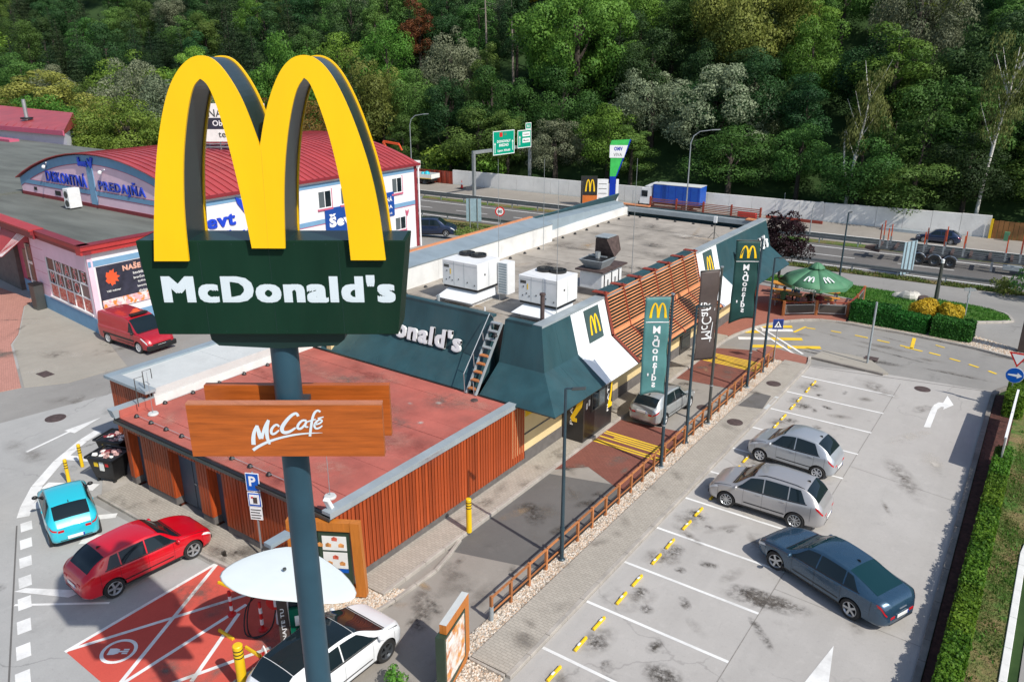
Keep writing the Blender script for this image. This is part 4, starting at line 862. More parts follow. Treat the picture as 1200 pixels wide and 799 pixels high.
# lighter roofed block to its left
rb('store_wall', MB().bb(-30.75, -28.22, 15.1, 23.6, 0, 3.6), 'slat_back')
x = -30.7
while x < -28.2: slat(sy, x, 15.1, .3 if x < -30.6 else 2.2 if False else .3, 3.58); x += .165
for (a, b) in ((15.1, 19.0), (19.01, 23.6)): rb('store_roof', MB().bb(-30.5, -28.14, a + (.3 if a < 19 else 0), b, 3.5, 3.66), 'roof_light')
rb('store_upstand', MB().bb(-28.12, -28.0, 15.3, 23.4, 3.0, 3.34), 'wall_white'); rb('store_upstand', MB().bb(-28.14, -28.03, 15.3, 23.4, 3.345, 3.70), 'roof_light')
rb('store_coping', MB().bb(-30.92, -30.5, 14.9, 23.6, 3.62, 3.74), 'blue_grey_metal'); rb('store_coping', MB().bb(-30.49, -27.9, 14.9, 15.35, 3.62, 3.74), 'grey_coping')
# roof conductor holders
hm = MB().lathe([(.10, 0), (.10, .04), (.05, .12), (0, .13)], n=8).mesh('conductor_holder', 'black')
def holders(pts, z):
    for x, y in pts: o = link('conductor_holder', hm, R); o.location = Vector((x, y, z)) - R.location
hp = [(-27.6 + k * .97, 14.25) for k in range(11)]; holders(hp, 3.0); rb('conductor', MB().tube([(a, b, 3.09) for a, b in hp], .012, 4), 'galv_matt')
hp = [(-27.85, 15.6 + k * 1.25) for k in range(6)]; holders(hp, 3.0); rb('conductor', MB().tube([(a, b, 3.09) for a, b in hp], .012, 4), 'galv_matt')
hp = [(-25.3, 27 + k * 1.45) for k in range(9)]; holders(hp, 5.19); hp = [(-25.9, 40.8 + k * 1.5) for k in range(8)]; holders(hp, 5.1)
hp = [(-25.0 + k * 1.35, YN - 1.2) for k in range(7)]; holders(hp, 5.1); holders([(-17.3, 31 + k * 2.3) for k in range(9)], 5.19); holders([(-18.2, 24.6), (-17.4, 27.0), (-22, 25.9), (-24, 26.2)], 5.19 if False else 5.19)
# rooftop plant
def hvac(name, label, x0, x1, y0, y1, z0, z1, fans, coil=False):
    h = thing(name, label, 'air conditioning unit', ((x0 + x1) / 2, (y0 + y1) / 2, 5.2)); b = lambda n, m, mt, **k: m.build(n, mt, h, world=True, **k)
    b('housing', MB().bb(x0, x1, y0, y1, z0, z1), 'machine_white', bevel=.02)
    b('base_frame', MB().bb(x0 + .04, x1 - .04, y0 + .05, y1 - .05, z0 - .1, z0), 'black')
    b('curb', MB().hexa([(x0 - .15, y0 - .35, 5.45), (x1 - .1, y0 - .35, 5.45), (x1 - .1, y1 - .1, 5.45), (x0 - .15, y1 - .1, 5.45), (x0 + .3, y0 + .2, z0 - .1), (x1 - .15, y0 + .2, z0 - .1), (x1 - .15, y1 - .15, z0 - .1), (x0 + .3, y1 - .15, z0 - .1)]), 'white_panel')
    b('curb', MB().bb(x0 + .1, x1 - .3, y0, y1 - .2, 5.1, 5.45), 'machine_white')
    for (fx, fy) in fans:
        f = b('fan_cowl', MB().lathe([(.0, .02), (.3, .02), (.34, .10), (.38, .10), (.38, -.02), (.3, -.04)], (fx, fy, z1 + .02), 20), 'black', smooth=True)
        m = MB()
        for q in range(5): a = q * 2 * pi / 5; m.beam((fx + .05 * cos(a), fy + .05 * sin(a), z1 + .11), (fx + .33 * cos(a), fy + .33 * sin(a), z1 + .11), .02, .015)
        m.lathe([(.2, .105), (.22, .12), (.2, .12)], (fx, fy, z1), 16); m.build('fan_guard', 'grey_post', f, world=True)
    m = MB(); dx = x1 - x0
    for t in (.33, .62): m.bb(x0 + dx * t, x0 + dx * t + .012, y0 - .006, y0, z0 + .03, z1 - .03)
    m.bb(x0 + .05, x1 - .05, y0 - .006, y0, z1 - .16, z1 - .15); m.bb(x1, x1 + .006, (y0 + y1) / 2 - .006, (y0 + y1) / 2 + .006, z0 + .03, z1 - .03)
    b('panel_seams', m, 'galv_matt')
    for (px, pz) in ((.12, .55), (.2, .3), (.45, .28), (.7, .22), (.1, .2), (.27, .2), (.9, .15)): b('latch', MB().bb(x0 + dx * px, x0 + dx * px + .05, y0 - .015, y0, z0 + (z1 - z0) * pz, z0 + (z1 - z0) * pz + .05), 'black')
    b('latch', MB().bb(x1, x1 + .02, y0 + .5, y0 + .57, z0 + .6, z0 + .68), 'black')
    b('nameplate', MB().bb(x0 + .1, x0 + .4, y0 - .008, y0, z1 - .35, z1 - .22), 'grey_post'); b('warning_label', MB().bb(x0 + .45, x0 + .5, y0 - .008, y0, z0 + .55, z0 + .8), 'bollard_yellow')
    if coil:
        c = b('condenser_coil', MB().bb(x1 + .05 + .0, x1 + .62, y1 - .55 + .3, y1 + .35, z0 - .45, z1 - .15), 'machine_white', bevel=.01)
        m = MB(); 
        for q in range(12): m.bb(x1 + .12, x1 + .56, y1 - .27, y1 - .25, z0 - .38 + q * .12, z0 - .31 + q * .12)
        m.build('coil_fins', 'blue_grey_metal', c, world=True)
        b('coil_leg', MB().bb(x1 + .1, x1 + .14, y1 - .2, y1 + .3, 5.19, z0 - .45), 'galv')
    return h
hvac('rooftop_unit', 'large white rooftop air unit with condenser coil, behind the restaurant letters', -23.2, -21.15, 27.3, 29.0, 6.0, 7.2, ((-22.75, 28.6), (-22.1, 29.0 - .38)), True)
hvac('rooftop_unit', 'white rooftop air unit beside the rusty pipe above the white corner panel', -18.95, -16.95, 27.35, 29.0, 5.95, 7.1, ((-18.35, 28.55), (-17.75, 28.65)))
H = thing('kitchen_exhaust', 'sooty kitchen exhaust hood on a white louvred box in the middle of the roof', 'exhaust hood', (-18.1, 33.2, 5.2)); hb = lambda n, m, mt, **k: m.build(n, mt, H, world=True, **k)
hb('base', MB().bb(-18.75, -17.35, 32.0, 34.3, 5.1, 5.5), 'plinth'); hb('casing', MB().bb(-18.65, -17.45, 32.1, 34.1, 5.5, 6.35), 'machine_white', bevel=.01)
hb('soot_plate', MB().bb(-18.85, -17.3, 31.95, 34.4, 6.35, 6.42), 'iron')
for q in range(5): hb('latch', MB().bb(-17.45, -17.42, 32.3 + q * .36, 32.36 + q * .36, 5.6, 6.2 - (q % 2) * .3), 'black')
hb('fan_tray', MB().hexa([(-18.5, 32.4, 6.42), (-17.7, 32.4, 6.42), (-17.7, 33.3, 6.42), (-18.5, 33.3, 6.42), (-18.75, 32.1, 6.85), (-17.45, 32.1, 6.85), (-17.45, 33.5, 6.85), (-18.75, 33.5, 6.85)]), 'galv_matt')
hb('tray_inside', MB().bb(-18.65, -17.55, 32.2, 33.4, 6.86, 6.87), 'black'); hb('motor', MB().tube([(-18.1, 32.8, 6.87), (-18.1, 32.8, 7.15)], .14, 10).beam((-18.6, 32.8, 6.95), (-17.6, 32.8, 6.95), .06, .06), 'galv')
hb('open_lid', MB().hexa([(-18.6, 33.4, 6.85), (-17.5, 33.4, 6.85), (-17.5, 34.0, 7.1), (-18.6, 34.0, 7.1), (-18.35, 33.0, 7.75), (-17.75, 33.0, 7.75), (-17.6, 33.9, 7.8), (-18.5, 33.9, 7.8)]), 'iron')
hb('lid_top', MB().bb(-18.4, -17.7, 33.0, 33.9, 7.8, 7.84), 'galv_matt')
o = MB().tube([(-16.95, 26.2, 5.2), (-16.95, 26.2, 6.8)], .09, 12).lathe([(0, 6.9), (.12, 6.86), (.13, 6.78), (.09, 6.76)], (-16.95, 26.2, 0), 12).build('vent_pipe', 'iron', smooth=True); tag(o, 'rusty vent pipe standing behind the green corner of the roof', 'vent pipe')
def pole(name, lb, cat, x, y, z0, z1, r, mt, n=8, r1=None):
    o = MB().tube([(0, 0, 0), (0, 0, z1 - z0)], [r, r1 or r], n).build(name, mt, smooth=True); o.location = (x, y, z0); return tag(o, lb, cat)
pole('vent_pipe', 'short grey vent pipe behind the roof letters', 'vent pipe', -22.3, 25.9, 5.2, 5.95, .07, 'galv_matt')
pole('vent_pipe', 'thin white pipe standing left of the ladder slot', 'vent pipe', -19.7, 25.9, 5.2, 5.85, .03, 'white')
pole('lightning_rod', 'thin tall lightning rod in front of the right rooftop unit', 'lightning rod', -16.9, 27.2, 5.2, 11.3, .018, 'galv', 5, .008)
pole('lightning_rod', 'thin lightning rod behind the rooftop unit with the coil', 'lightning rod', -24.5, 33.5, 5.2, 11.0, .018, 'galv', 5, .008)
pole('lightning_rod', 'thin lightning rod past the exhaust hood', 'lightning rod', -17.3, 34.9, 5.2, 11.4, .018, 'galv', 5, .008)
pole('lightning_rod', 'thin lightning rod on the far grey roof side', 'lightning rod', -24.9, 38.5, 5.2, 10.5, .018, 'galv', 5, .008)
for (x, y, z, lb, h) in ((-27.3, 14.75, 3.0, 'white rod on a round concrete foot at the left end of the red roof', 1.75), (-17.15, 14.45, 3.0, 'white rod on a round concrete foot at the right corner of the red roof', 1.9)):
    t = thing('rod_stand', lb, 'lightning rod', (x, y, z)); MB().lathe([(0, 0), (.19, 0), (.2, .04), (.17, .09), (0, .1)], n=20).build('foot', 'roof_light', t, smooth=True)
    MB().tube([(0, 0, .1), (0, 0, h)], [.014, .008], 6).build('rod', 'galv', t, smooth=True)
o = MB().bb(-.09, .09, -.07, .07, -.1, .5).build('floodlight', 'white', bevel=.02); o.location = (-16.62, 14.0, 3.05); o.rotation_euler = (.5, 0, .3); tag(o, 'small white floodlight on the front corner of the annex roof', 'floodlight')
m = MB().tube([(0, 0, 0), (0, 0, 1.15), (0, .35, 1.15), (0, .35, .75)], .02, 6).tube([(.45, -.6, 0), (.45, -.6, 1.15), (.45, -.25, 1.15), (.45, -.25, .75)], .02, 6)
o = m.build('grab_rail', 'grey_post', smooth=True); o.location = (-28.25, 15.1, 3.3); tag(o, 'pair of hooped grab rails at the step between the two annex roofs', 'grab rail')
t = thing('roof_mast', 'small white antenna box on a tripod near the far green corner of the roof', 'antenna', (-18.0, 47.6, 5.1))
MB().tube([(0, 0, 0), (0, 0, 1.1)], .03, 6).tube([(-.4, 0, 0), (0, 0, .5), (.4, .1, 0)], .02, 5).build('mast', 'grey_post', t); MB().bb(-.1, .1, -.06, .06, 1.05, 1.45).build('antenna_box', 'white', t)
# ================================================================== PYLON SIGN
OX, OY = -11.88, 9.21; SA = Vector((.817, .577, 0)).normalized(); SNn = Vector((SA.y, -SA.x, 0)); UP = Vector((0, 0, 1))
PS = thing('pylon_sign', 'tall pylon sign with two yellow arches above a dark green name board', 'sign', (OX, OY, 0))
SO = Vector((OX, OY, 0))
def ps(n, m, mt, **k): return m.build(n, mt, PS, world=True, **k)
ps('pole', MB().tube([(OX, OY, -5.6), (OX, OY, 5.0), (OX, OY, 11.0)], [.285, .275, .262], 40), 'pole_blue', smooth=True)
ps('pole_joint', MB().lathe([(.279, 2.35), (.286, 2.36), (.286, 2.39), (.279, 2.40)], (OX, OY, 0), 40), 'pole_blue', smooth=True)
ps('pole_flange', MB().lathe([(.28, 9.45), (.36, 9.45), (.36, 9.51), (.28, 9.51)], (OX, OY, 0), 24), 'lamp_post')
ps('pole_flange', MB().lathe([(.28, -5.6), (.5, -5.6), (.5, -5.5), (.28, -5.5)], (OX, OY, 0), 24), 'lamp_post')
bd = [(-2.14, 11.14), (2.292, 11.14), (2.502, 12.9), (-2.30, 12.9)]
B_ = ps('name_board', MB().prism(bd, SO, SA, UP, -.40, .50), 'sign_green', bevel=.012)
MB().prism([(-2.25, 12.90), (2.45, 12.90), (2.45, 12.905), (-2.25, 12.905)], SO, SA, UP, -.37, .47).build('board_top', 'sign_green_dark', B_, world=True)
m = MB()
for a in (-1.2, 0.05, 1.3): m.prism([(a, 11.16), (a + .008, 11.16), (a + .008, 12.88), (a, 12.88)], SO, SA, UP, .5002, .5012)
for k in range(16): m.lathe([(0, .002), (.012, .002), (.012, 0)], SO + SA * (-2.0 + k * .28) + UP * (12.84 if k % 2 else 11.2) + SNn * .5, 6, A=SA, B=UP, D=SNn)
m.build('panel_seams', 'sign_green_dark', B_, world=True)
c = SO + SA * .165 + UP * 12.015 + SNn * .50
text("McDonald's", c, SA, UP, 4.14, .47, 'letter_white', B_, bold=.0, proud=.003, fat=.043, sp=.13)
m = MB(); 
ps('board_base', MB().prism([(-1.27, 11.138), (-1.25, 10.98), (-1.12, 10.86), (.02, 10.80), (1.10, 10.86), (1.25, 10.98), (1.28, 11.138)], SO, SA, UP, -.3, .33), 'sign_green_dark')
def outset(P, k):
    r = []
    for i in range(len(P)):
        a = Vector(P[i - 1]); b = Vector(P[i]); c_ = Vector(P[(i + 1) % len(P)]); t = (c_ - a).normalized(); r.append(tuple(b + Vector((t.y, -t.x)) * k))
    return r
sm_ = ARCH
def smooth_poly(P, it=1):
    # Chaikin only on non-corner points
    for _ in range(it):
        r = []
        for i in range(len(P)):
            a = Vector(P[i - 1]); b = Vector(P[i]); c_ = Vector(P[(i + 1) % len(P)]); u1 = (b - a).normalized(); u2 = (c_ - b).normalized()
            if u1.dot(u2) < .75 : r.append(tuple(b)); continue
            r += [tuple(b.lerp(a, .25)), tuple(b.lerp(c_, .25))]
        P = r
    return P
AP = smooth_poly(ARCH, 2)
fa = ps('arch_face', MB().prism(AP, SO, SA, UP, .565, .62), 'arch_yellow')
ps('arch_side', MB().prism(outset(AP, .025), SO, SA, UP, -.36, .56), 'arch_dark')
ps('arch_face', MB().prism([(a, max(b, 12.7)) for a, b in AP], SO, SA, UP, -.43, -.365), 'arch_yellow')
MB().prism([(.088, 12.81), (.096, 12.81), (.15, 14.5), (.142, 14.5)], SO, SA, UP, .6205, .622).build('face_seam', 'bollard_yellow', fa, world=True)
# cafe boards
for n0, n1, zo, dx in ((.40, .55, 0, 0), (-.55, -.40, -.03, .0)):
    b_ = ps('wood_board', MB().prism([(-1.83 + dx, 8.64 + zo), (1.91 + dx, 8.64 + zo), (1.91 + dx, 9.765 + zo), (-1.83 + dx, 9.765 + zo)], SO, SA, UP, n0, n1), 'sign_wood_plank')
    if zo: continue
    MB().prism([(-1.832, 9.735), (1.912, 9.735), (1.912, 9.768), (-1.832, 9.768)], SO, SA, UP, n0 - .002, n1 + .004).build('board_edge', 'rust_wood', b_, world=True)
    fx = lambda x, y: (-.668 + (x - 150) * .001749, 8.734 + (600 - y) * .00182)
    def stroke(pts, ws_, m):
        # smooth then ribbon with varying width
        P = [Vector((*fx(x, y), 0)) for x, y in pts]; W = list(ws_)
        for _ in range(2):
            Q = [P[0]]; V = [W[0]]
            for i in range(len(P) - 1):
                Q += [P[i].lerp(P[i + 1], .25), P[i].lerp(P[i + 1], .75)]; V += [W[i] * .75 + W[i + 1] * .25, W[i] * .25 + W[i + 1] * .75]
            Q.append(P[-1]); V.append(W[-1]); P, W = Q, V
        L = []; Rr = []
        for i, p in enumerate(P):
            t = (P[min(i + 1, len(P) - 1)] - P[max(i - 1, 0)]).normalized(); nn = Vector((-t.y, t.x, 0)); h = W[i] * .00178 / 2; L.append(p + nn * h); Rr.append(p - nn * h)
        vs = [SO + SA * q.x + UP * q.y + SNn * (n1 + .004 + .0004 * stroke.k) for q in L + Rr]; k = len(P); stroke.k += 1
        m.add(vs, [(i, i + 1, k + i + 1, k + i) for i in range(k - 1)])
    stroke.k = 0; m = MB()
    for pts, W in (([(178, 512), (182, 440), (200, 360), (240, 285)], (46, 46, 36, 26)), ([(240, 285), (250, 350), (258, 400), (268, 442)], (30, 44, 50, 46)),
        ([(275, 440), (292, 390), (325, 300), (375, 222)], (36, 32, 30, 30)), ([(375, 222), (345, 310), (335, 420), (358, 505)], (28, 40, 42, 24)),
        ([(482, 300), (468, 272), (430, 285), (390, 335), (388, 385), (425, 385), (478, 340)], (24, 24, 26, 30, 30, 26, 18)),
        ([(705, 178), (690, 138), (630, 165), (550, 250), (505, 320), (520, 372), (590, 362), (665, 310)], (30, 30, 32, 40, 44, 42, 32, 20)),
        ([(792, 228), (745, 222), (692, 275), (682, 322), (722, 325), (775, 270), (795, 232)], (24, 24, 28, 30, 26, 22, 22)), ([(795, 232), (770, 275), (775, 305), (805, 300)], (26, 26, 22, 16)),
        ([(952, 128), (925, 106), (885, 135), (855, 210), (830, 320), (812, 412)], (24, 24, 26, 28, 28, 28)), ([(800, 240), (850, 226), (895, 212)], (16, 18, 14)),
        ([(880, 275), (935, 262), (968, 228), (940, 212), (895, 240), (868, 290), (885, 325), (930, 312), (960, 285)], (18, 20, 20, 20, 24, 26, 24, 20, 14)),
        ([(918, 205), (982, 184)], (22, 12)), ([(165, 575), (230, 530), (340, 475), (480, 428), (640, 392), (800, 374), (955, 370)], (34, 32, 30, 26, 24, 16, 4))):
        stroke(pts, W, m)
    m.build('lettering', 'letter_white', b_, world=True, fix=False)
for z_ in (8.9, 9.5): ps('bracket', MB().prism([(-.32, z_ - .05), (.32, z_ - .05), (.32, z_ + .05), (-.32, z_ + .05)], SO, SA, UP, -.41, .41), 'lamp_post')
# bring the drawing of the sign to its real size, with the foot of its pole on the ground
for ch in PS.children_recursive: ch.data.transform(Matrix.Translation((0, 0, 4.16)) @ Matrix.Scale(.74, 4))
PS.location = (-8.79, 6.815, 0)
# ================================================================== LAMPS, FLAGS, SIGNS
def lamp(x, y, h, lb, arm=(.9, .25), mt='lamp_post'):
    t = thing('street_lamp', lb, 'street lamp', (x, y, T(x, y)), 0, None)
    MB().tube([(0, 0, 0), (0, 0, 1.2), (0, 0, h)], [.075, .07, .045], 10).build('post', mt, t, smooth=True)
    MB().lathe([(.0, .13), (.09, .13), (.12, .1), (.13, 0)], n=12).build('post_base', mt, t, smooth=True)
    MB().tube([(0, 0, 1.25), (0, 0, 1.33)], .082, 10).build('collar', mt, t)
    a = Vector((*arm, 0)); MB().beam((0, 0, h), tuple(a * .35 + UP * (h + .02)), .05, .05).build('arm', mt, t)
    MB().beam(tuple(a * .3 + UP * (h + .0)), tuple(a + UP * (h + .05)), .17, .045).build('lamp_head', 'grey_post', t, bevel=.008)
lamp(-11.68, 19.45, 6.3, 'slim dark lamp post by the rail fence, nearest the camera', (.55, .28))
lamp(-11.77, 29.87, 6.3, 'slim dark lamp post between the first two flagpoles', (.55, .28))
lamp(-11.80, 39.98, 6.3, 'slim dark lamp post beyond the furthest flag', (.55, .28))
lamp(-12.05, 56.1, 6.2, 'slim dark lamp post behind the green parasol', (.2, .1))
def flag(x, y, h, d, wd, z0, mt, lb, kind):
    t = thing('flagpole', lb, 'flag', (x, y, 0)); d = Vector((*d, 0)).normalized(); nn = Vector((-d.y, d.x, 0))
    MB().tube([(0, 0, 0), (0, 0, h)], [.07, .055], 12).build('pole', 'lamp_post' if kind != 'cafe' else 'grey_post', t, smooth=True)
    MB().lathe([(.08, .12), (.12, .12), (.14, 0)], n=12).build('post_base', 'galv_matt', t, smooth=True)
    MB().tube([(0, 0, 1.95), (0, 0, 2.0)], .085, 10).build('collar', 'galv', t); MB().lathe([(.075, h), (.075, h + .05), (0, h + .07)], n=10).build('cap', 'galv', t)
    MB().tube([(0, 0, h - .08), tuple(d * (wd + .05) + UP * (h - .08))], .02, 6).build('arm', 'grey_post', t)
    ph = random.uniform(0, 6)
    def wob(a, z): return .05 * sin(3.1 * a / wd + ph + z * 1.3) * (a / wd) + .03 * sin(z * 4.3 + ph)
    m = MB(); nu, nv = 10, 30; vs = []
    zb = lambda a: z0 + (.12 * sin(a * 3) if kind != 'cafe' else .0) - (.25 * (a / wd) if kind == 'low' else 0)
    for j in range(nv + 1):
        for i in range(nu + 1):
            a = .07 + (wd - .0) * i / nu; z = (h - .1) + (zb(a) - h + .1) * j / nv; vs.append(d * a + nn * wob(a, z) + UP * z)
    m.add(vs, [(j * (nu + 1) + i, j * (nu + 1) + i + 1, (j + 1) * (nu + 1) + i + 1, (j + 1) * (nu + 1) + i) for j in range(nv) for i in range(nu)])
    f = m.build('flag_cloth', mt, t, smooth=True, fix=False)
    md = f.modifiers.new('thick', 'SOLIDIFY'); md.thickness = .006
    # print on both faces; the writing runs away from this camera, so it is seen mirrored through the cloth
    def put(P, F, mt2, nm):
        b = MB(); k = len(P); q_ = k if mt2 != 'white' or k < 9 else k // 4
        b.add([d * a + nn * (wob(a, z) - .012 - .0008 * (i // q_)) + UP * z for i, (a, z) in enumerate(P)] + [d * a + nn * (wob(a, z) + .012 + .0008 * (i // q_)) + UP * z for i, (a, z) in enumerate(P)], [f_ for f_ in F] + [tuple(k + i for i in f_) for f_ in F]); b.build(nm, mt2, f, fix=False)
    if kind != 'cafe':
        top = h - .32; lw = wd * .70; P = [(wd * .52 + (a - .09) / 4.11 * lw, top - .62 + (b - 12.56) / 3.45 * .62) for a, b in _s]; put(P, [tuple(range(len(P)))], 'logo_yellow', 'arches_emblem')
        put([(.07, top - .80), (wd, top - .80), (wd, top - .77), (.07, top - .77)], [(0, 1, 2, 3)], 'white', 'stripe')
        z = top - .95; L = (z - z0 - .3) / 9.2
        for ch in "McDonald's":
            v, F = text2d(ch, .012, 3, 0.0); _v = v; v = [(q[0] + e * .012, q[1] + e * .004, 0) for e in (-1, 0, 1, 2) for q in _v]; F = [tuple(i + len(_v) * j for i in f_) for j in range(4) for f_ in F]; xs = [q[0] for q in v]; ys = [q[1] for q in v]; w_ = max(xs) - min(xs); k = .43; cx = (max(xs) + min(xs)) / 2
            if ch == "'": z -= 0; put([(wd * .80 + (q[0] - cx) * k, z + L * .75 + (q[1] - .5) * k) for q in v], F, 'white', 'lettering'); continue
            put([(wd * .55 + (q[0] - cx) * k * .95, z - L * .5 + (q[1] - .35) * k) for q in v], F, 'white', 'lettering'); z -= L
    else:
        v, F = text2d('McCafé', .0, 3, 0.0); k = 1.75 / (max(q[0] for q in v)); put([(wd * .52 - (q[1] - .3) * k * 1.25 + q[0] * k * .12, z0 + .95 + q[0] * k) for q in v], F, 'white', 'lettering')
        put([(wd * .30, z0 + .85), (wd * .34, z0 + .85), (wd * .20, z0 + 2.4), (wd * .18, z0 + 2.4)], [(0, 1, 2, 3)], 'white', 'stripe')
flag(-11.71, 27.23, 7.45, (-.80, -.60), .98, 3.3, 'flag_green_backlit', 'tall teal flag with yellow arches and vertical white name, nearest the camera', 'arch')
flag(-11.71, 32.24, 7.45, (-.62, -.78), .92, 3.25, 'flag_brown', 'brown cafe flag hanging between the two green flags', 'cafe')
flag(-11.72, 37.40, 7.75, (-.86, -.50), 1.15, 3.75, 'flag_dark_green', 'dark green flag with yellow arches, furthest from the camera', 'low')
# rail fence
FN = thing('rail_fence', 'low wooden rail fence with black mesh between the gravel strip and the drive-through lane', 'fence', (-11.8, 15.66, 0))
pm = MB().bb(-.045, .045, -.045, .045, 0, .92).mesh('post', 'post_wood', bevel=.006); 
for k in range(27):
    y = k * 1.005; o = link('post', pm, FN); o.location = (0, y, .0); o.scale = (1, 1, 1 if k % 2 == 0 else .93)
    if k < 26:
        MB().bb(-.03, .03, y + .046, y + .959, .83, .88).build('rail', 'post_wood', FN); MB().bb(-.025, .025, y + .046, y + .959, .30, .35).build('rail', 'post_wood', FN)
MB().tube([(0, 0, 0), (0, 0, .55)], .07, 10).lathe([(.15, .02), (.15, 0)], n=10).build('post_foot', 'galv_matt', FN)
for k in range(26):
    y = k * 1.005; m = MB(); m.bb(-.008, .008, y + .05, y + .95, .40, .415).bb(-.008, .008, y + .05, y + .95, .22, .235).bb(.02, .03, y + .05, y + .95, .24, .33)
    m.build('mesh_panel', 'black', FN)
# framed boards
def frame_board(name, lb, A, O, w_, h, tilt=0, mt='frame_wood'):
    return
MBD = thing('menu_board', 'leaning orange framed menu board with food pictures beside the timber wall', 'menu board', (-17.0, 14.2, 0))
A = Vector((.93, .36, 0)).normalized() if False else Vector((-15.66 + 18.1, 14.3 - 12.9, 0)).normalized(); O = Vector((-15.62, 14.3, 0)) - A * 2.3
nb = lambda n, P, d0, d1, mt, par=MBD: MB().prism(P, O, A, UP, d0, d1).build(n, mt, par, world=True)
nb('frame', [(-.05, .12), (2.3, .12), (2.3, .42), (-.05, .42)], -.12, .12, 'frame_wood'); nb('frame', [(2.0, .425), (2.3, .425), (2.22, 2.75), (1.93, 2.75)], -.12, .12, 'frame_wood')
nb('frame', [(-.05, 2.45), (1.925, 2.45), (1.92, 2.75), (-.05, 2.75)], -.12, .12, 'frame_wood'); nb('frame', [(-.05, .425), (.25, .425), (.25, 2.44), (-.05, 2.44)], -.12, .12, 'frame_wood')
nb('foot', [(.1, 0), (2.15, 0), (2.15, .12), (.1, .12)], -.1, .1, 'grey_post'); cab = nb('display_case', [(.9, .5), (1.9, .5), (1.87, 2.4), (.9, 2.4)], -.1, .06, 'menu_green'); cab2 = nb('display_case', [(.3, .5), (.88, .5), (.88, 2.4), (.3, 2.4)], -.1, .06, 'menu_green')
for i, (a, b, c_, d_) in enumerate(((1.02, 1.78, 1.75, 2.25), (1.02, 1.78, 1.1, 1.68), (.36, .82, 1.75, 2.25))):
    s_ = nb('poster', [(a, c_), (b, c_), (b, d_), (a, d_)], .061, .07, 'paper', cab)
    for q in range(3):
        x = a + .1 + q * .2; z = c_ + .12 + (q % 2) * .22
        nb('food_picture', [(x, z), (x + .17, z - .01), (x + .18, z + .1), (x + .08, z + .15), (x, z + .1)], .071, .074, ('food_a', 'food_b')[q % 2], s_)
nb('poster', [(1.5, .95), (1.78, .95), (1.78, 1.08), (1.5, 1.08)], .061, .07, 'sign_blue', cab)
PB = thing('poster_stand', 'orange framed double-sided poster stand on pebbles at the end of the footpath', 'poster stand', (-11.45, 13.3, 0))
A = Vector((-.25, .97, 0)).normalized(); O = Vector((-11.08, 12.62, 0))
nb2 = lambda n, P, d0, d1, mt, par=PB, **k: MB().prism(P, O, A, UP, d0, d1).build(n, mt, par, world=True, **k)
nb2('frame', [(.0, 1.97), (1.42, 1.97), (1.42, 2.25), (.0, 2.25)], -.10, .10, 'frame_wood'); nb2('frame', [(1.18, .12), (1.42, .36), (1.42, 1.965), (1.18, 1.965)], -.10, .10, 'frame_wood'); nb2('frame', [(.0, .12), (1.175, .12), (1.175, .38), (.0, .38)], -.10, .10, 'frame_wood')
nb2('frame_cap', [(.0, 2.251), (1.42, 2.251), (1.42, 2.26), (.0, 2.26)], -.10, .10, 'roof_light')
cb = nb2('display_case', [(-.16, .15), (1.14, .40), (1.14, 1.95), (-.16, 1.95)], -.15, .115, 'menu_green'); nb2('poster', [(-.08, .42), (1.06, .46), (1.06, 1.88), (-.08, 1.88)], .116, .122, 'screen_image', cb)
nb2('foot', [(.2, 0), (1.0, 0), (1.0, .1), (.2, .1)], -.08, .08, 'grey_post')
o = nb2('caption', [(.05, 1.5), (.4, 1.5), (.4, 1.7), (.05, 1.7)], .123, .125, 'paper', cb)
# bollards
def bollard(x, y, h, r, lb, z=0, bands=3, grp=None):
    t = thing('bollard', lb, 'bollard', (x, y, z), group=grp); MB().tube([(0, 0, 0), (0, 0, h)], r, 18).lathe([(r, h), (r * .85, h + .02), (0, h + .025)], n=18).build('post', 'bollard_yellow', t, smooth=True)
    for k in range(bands): MB().lathe([(r + .003, h - .1 - k * .11), (r + .004, h - .135 - k * .11)], n=18).build('black_band', 'black', t)
bollard(-15.19, 18.9, 1.32, .1, 'thick yellow bollard with black bands on the pavement by the timber wall', .12)
bollard(-30.45, 12.58, 1.0, .07, 'slim yellow bollard next to the turquoise car', .02)
bollard(-31.3, 13.56, 1.0, .07, 'slim yellow bollard beside the rubbish containers', .02)
bollard(-15.55, 9.6, 1.5, .13, 'thick yellow bollard with black bands at the corner of the red charging bays', .02)
bollard(-15.35, 39.75, .62, .09, 'short plain yellow bollard by the dark door of the restaurant', .12, 0)
# canopy over the charging point
CN = thing('charger_canopy', 'white petal shaped canopy on a bent pole over the red charging bays', 'canopy', (-15.6, 12.2, 0))
rim = [(-16.45, 9.85), (-15.95, 9.72), (-15.35, 9.7), (-14.7, 9.92), (-14.0, 10.3), (-13.3, 10.68), (-12.86, 11.02), (-12.76, 11.35), (-13.05, 11.62), (-13.85, 11.92), (-14.7, 12.02), (-15.5, 12.08), (-16.05, 11.85), (-16.4, 11.3), (-16.6, 10.7), (-16.6, 10.2)]
cx = sum(p[0] for p in rim) / len(rim); cy = sum(p[1] for p in rim) / len(rim); m = MB(); vs = []
for side in (0, 1):
    for q in (1.0, .8, .5, .2):
        for x, y in rim: vs.append((cx + (x - cx) * q, cy + (y - cy) * q, 3.16 + .05 * (1 - q * q) - (.05 + .04 * (1 - q) if side else 0)))
n_ = len(rim); fs = []
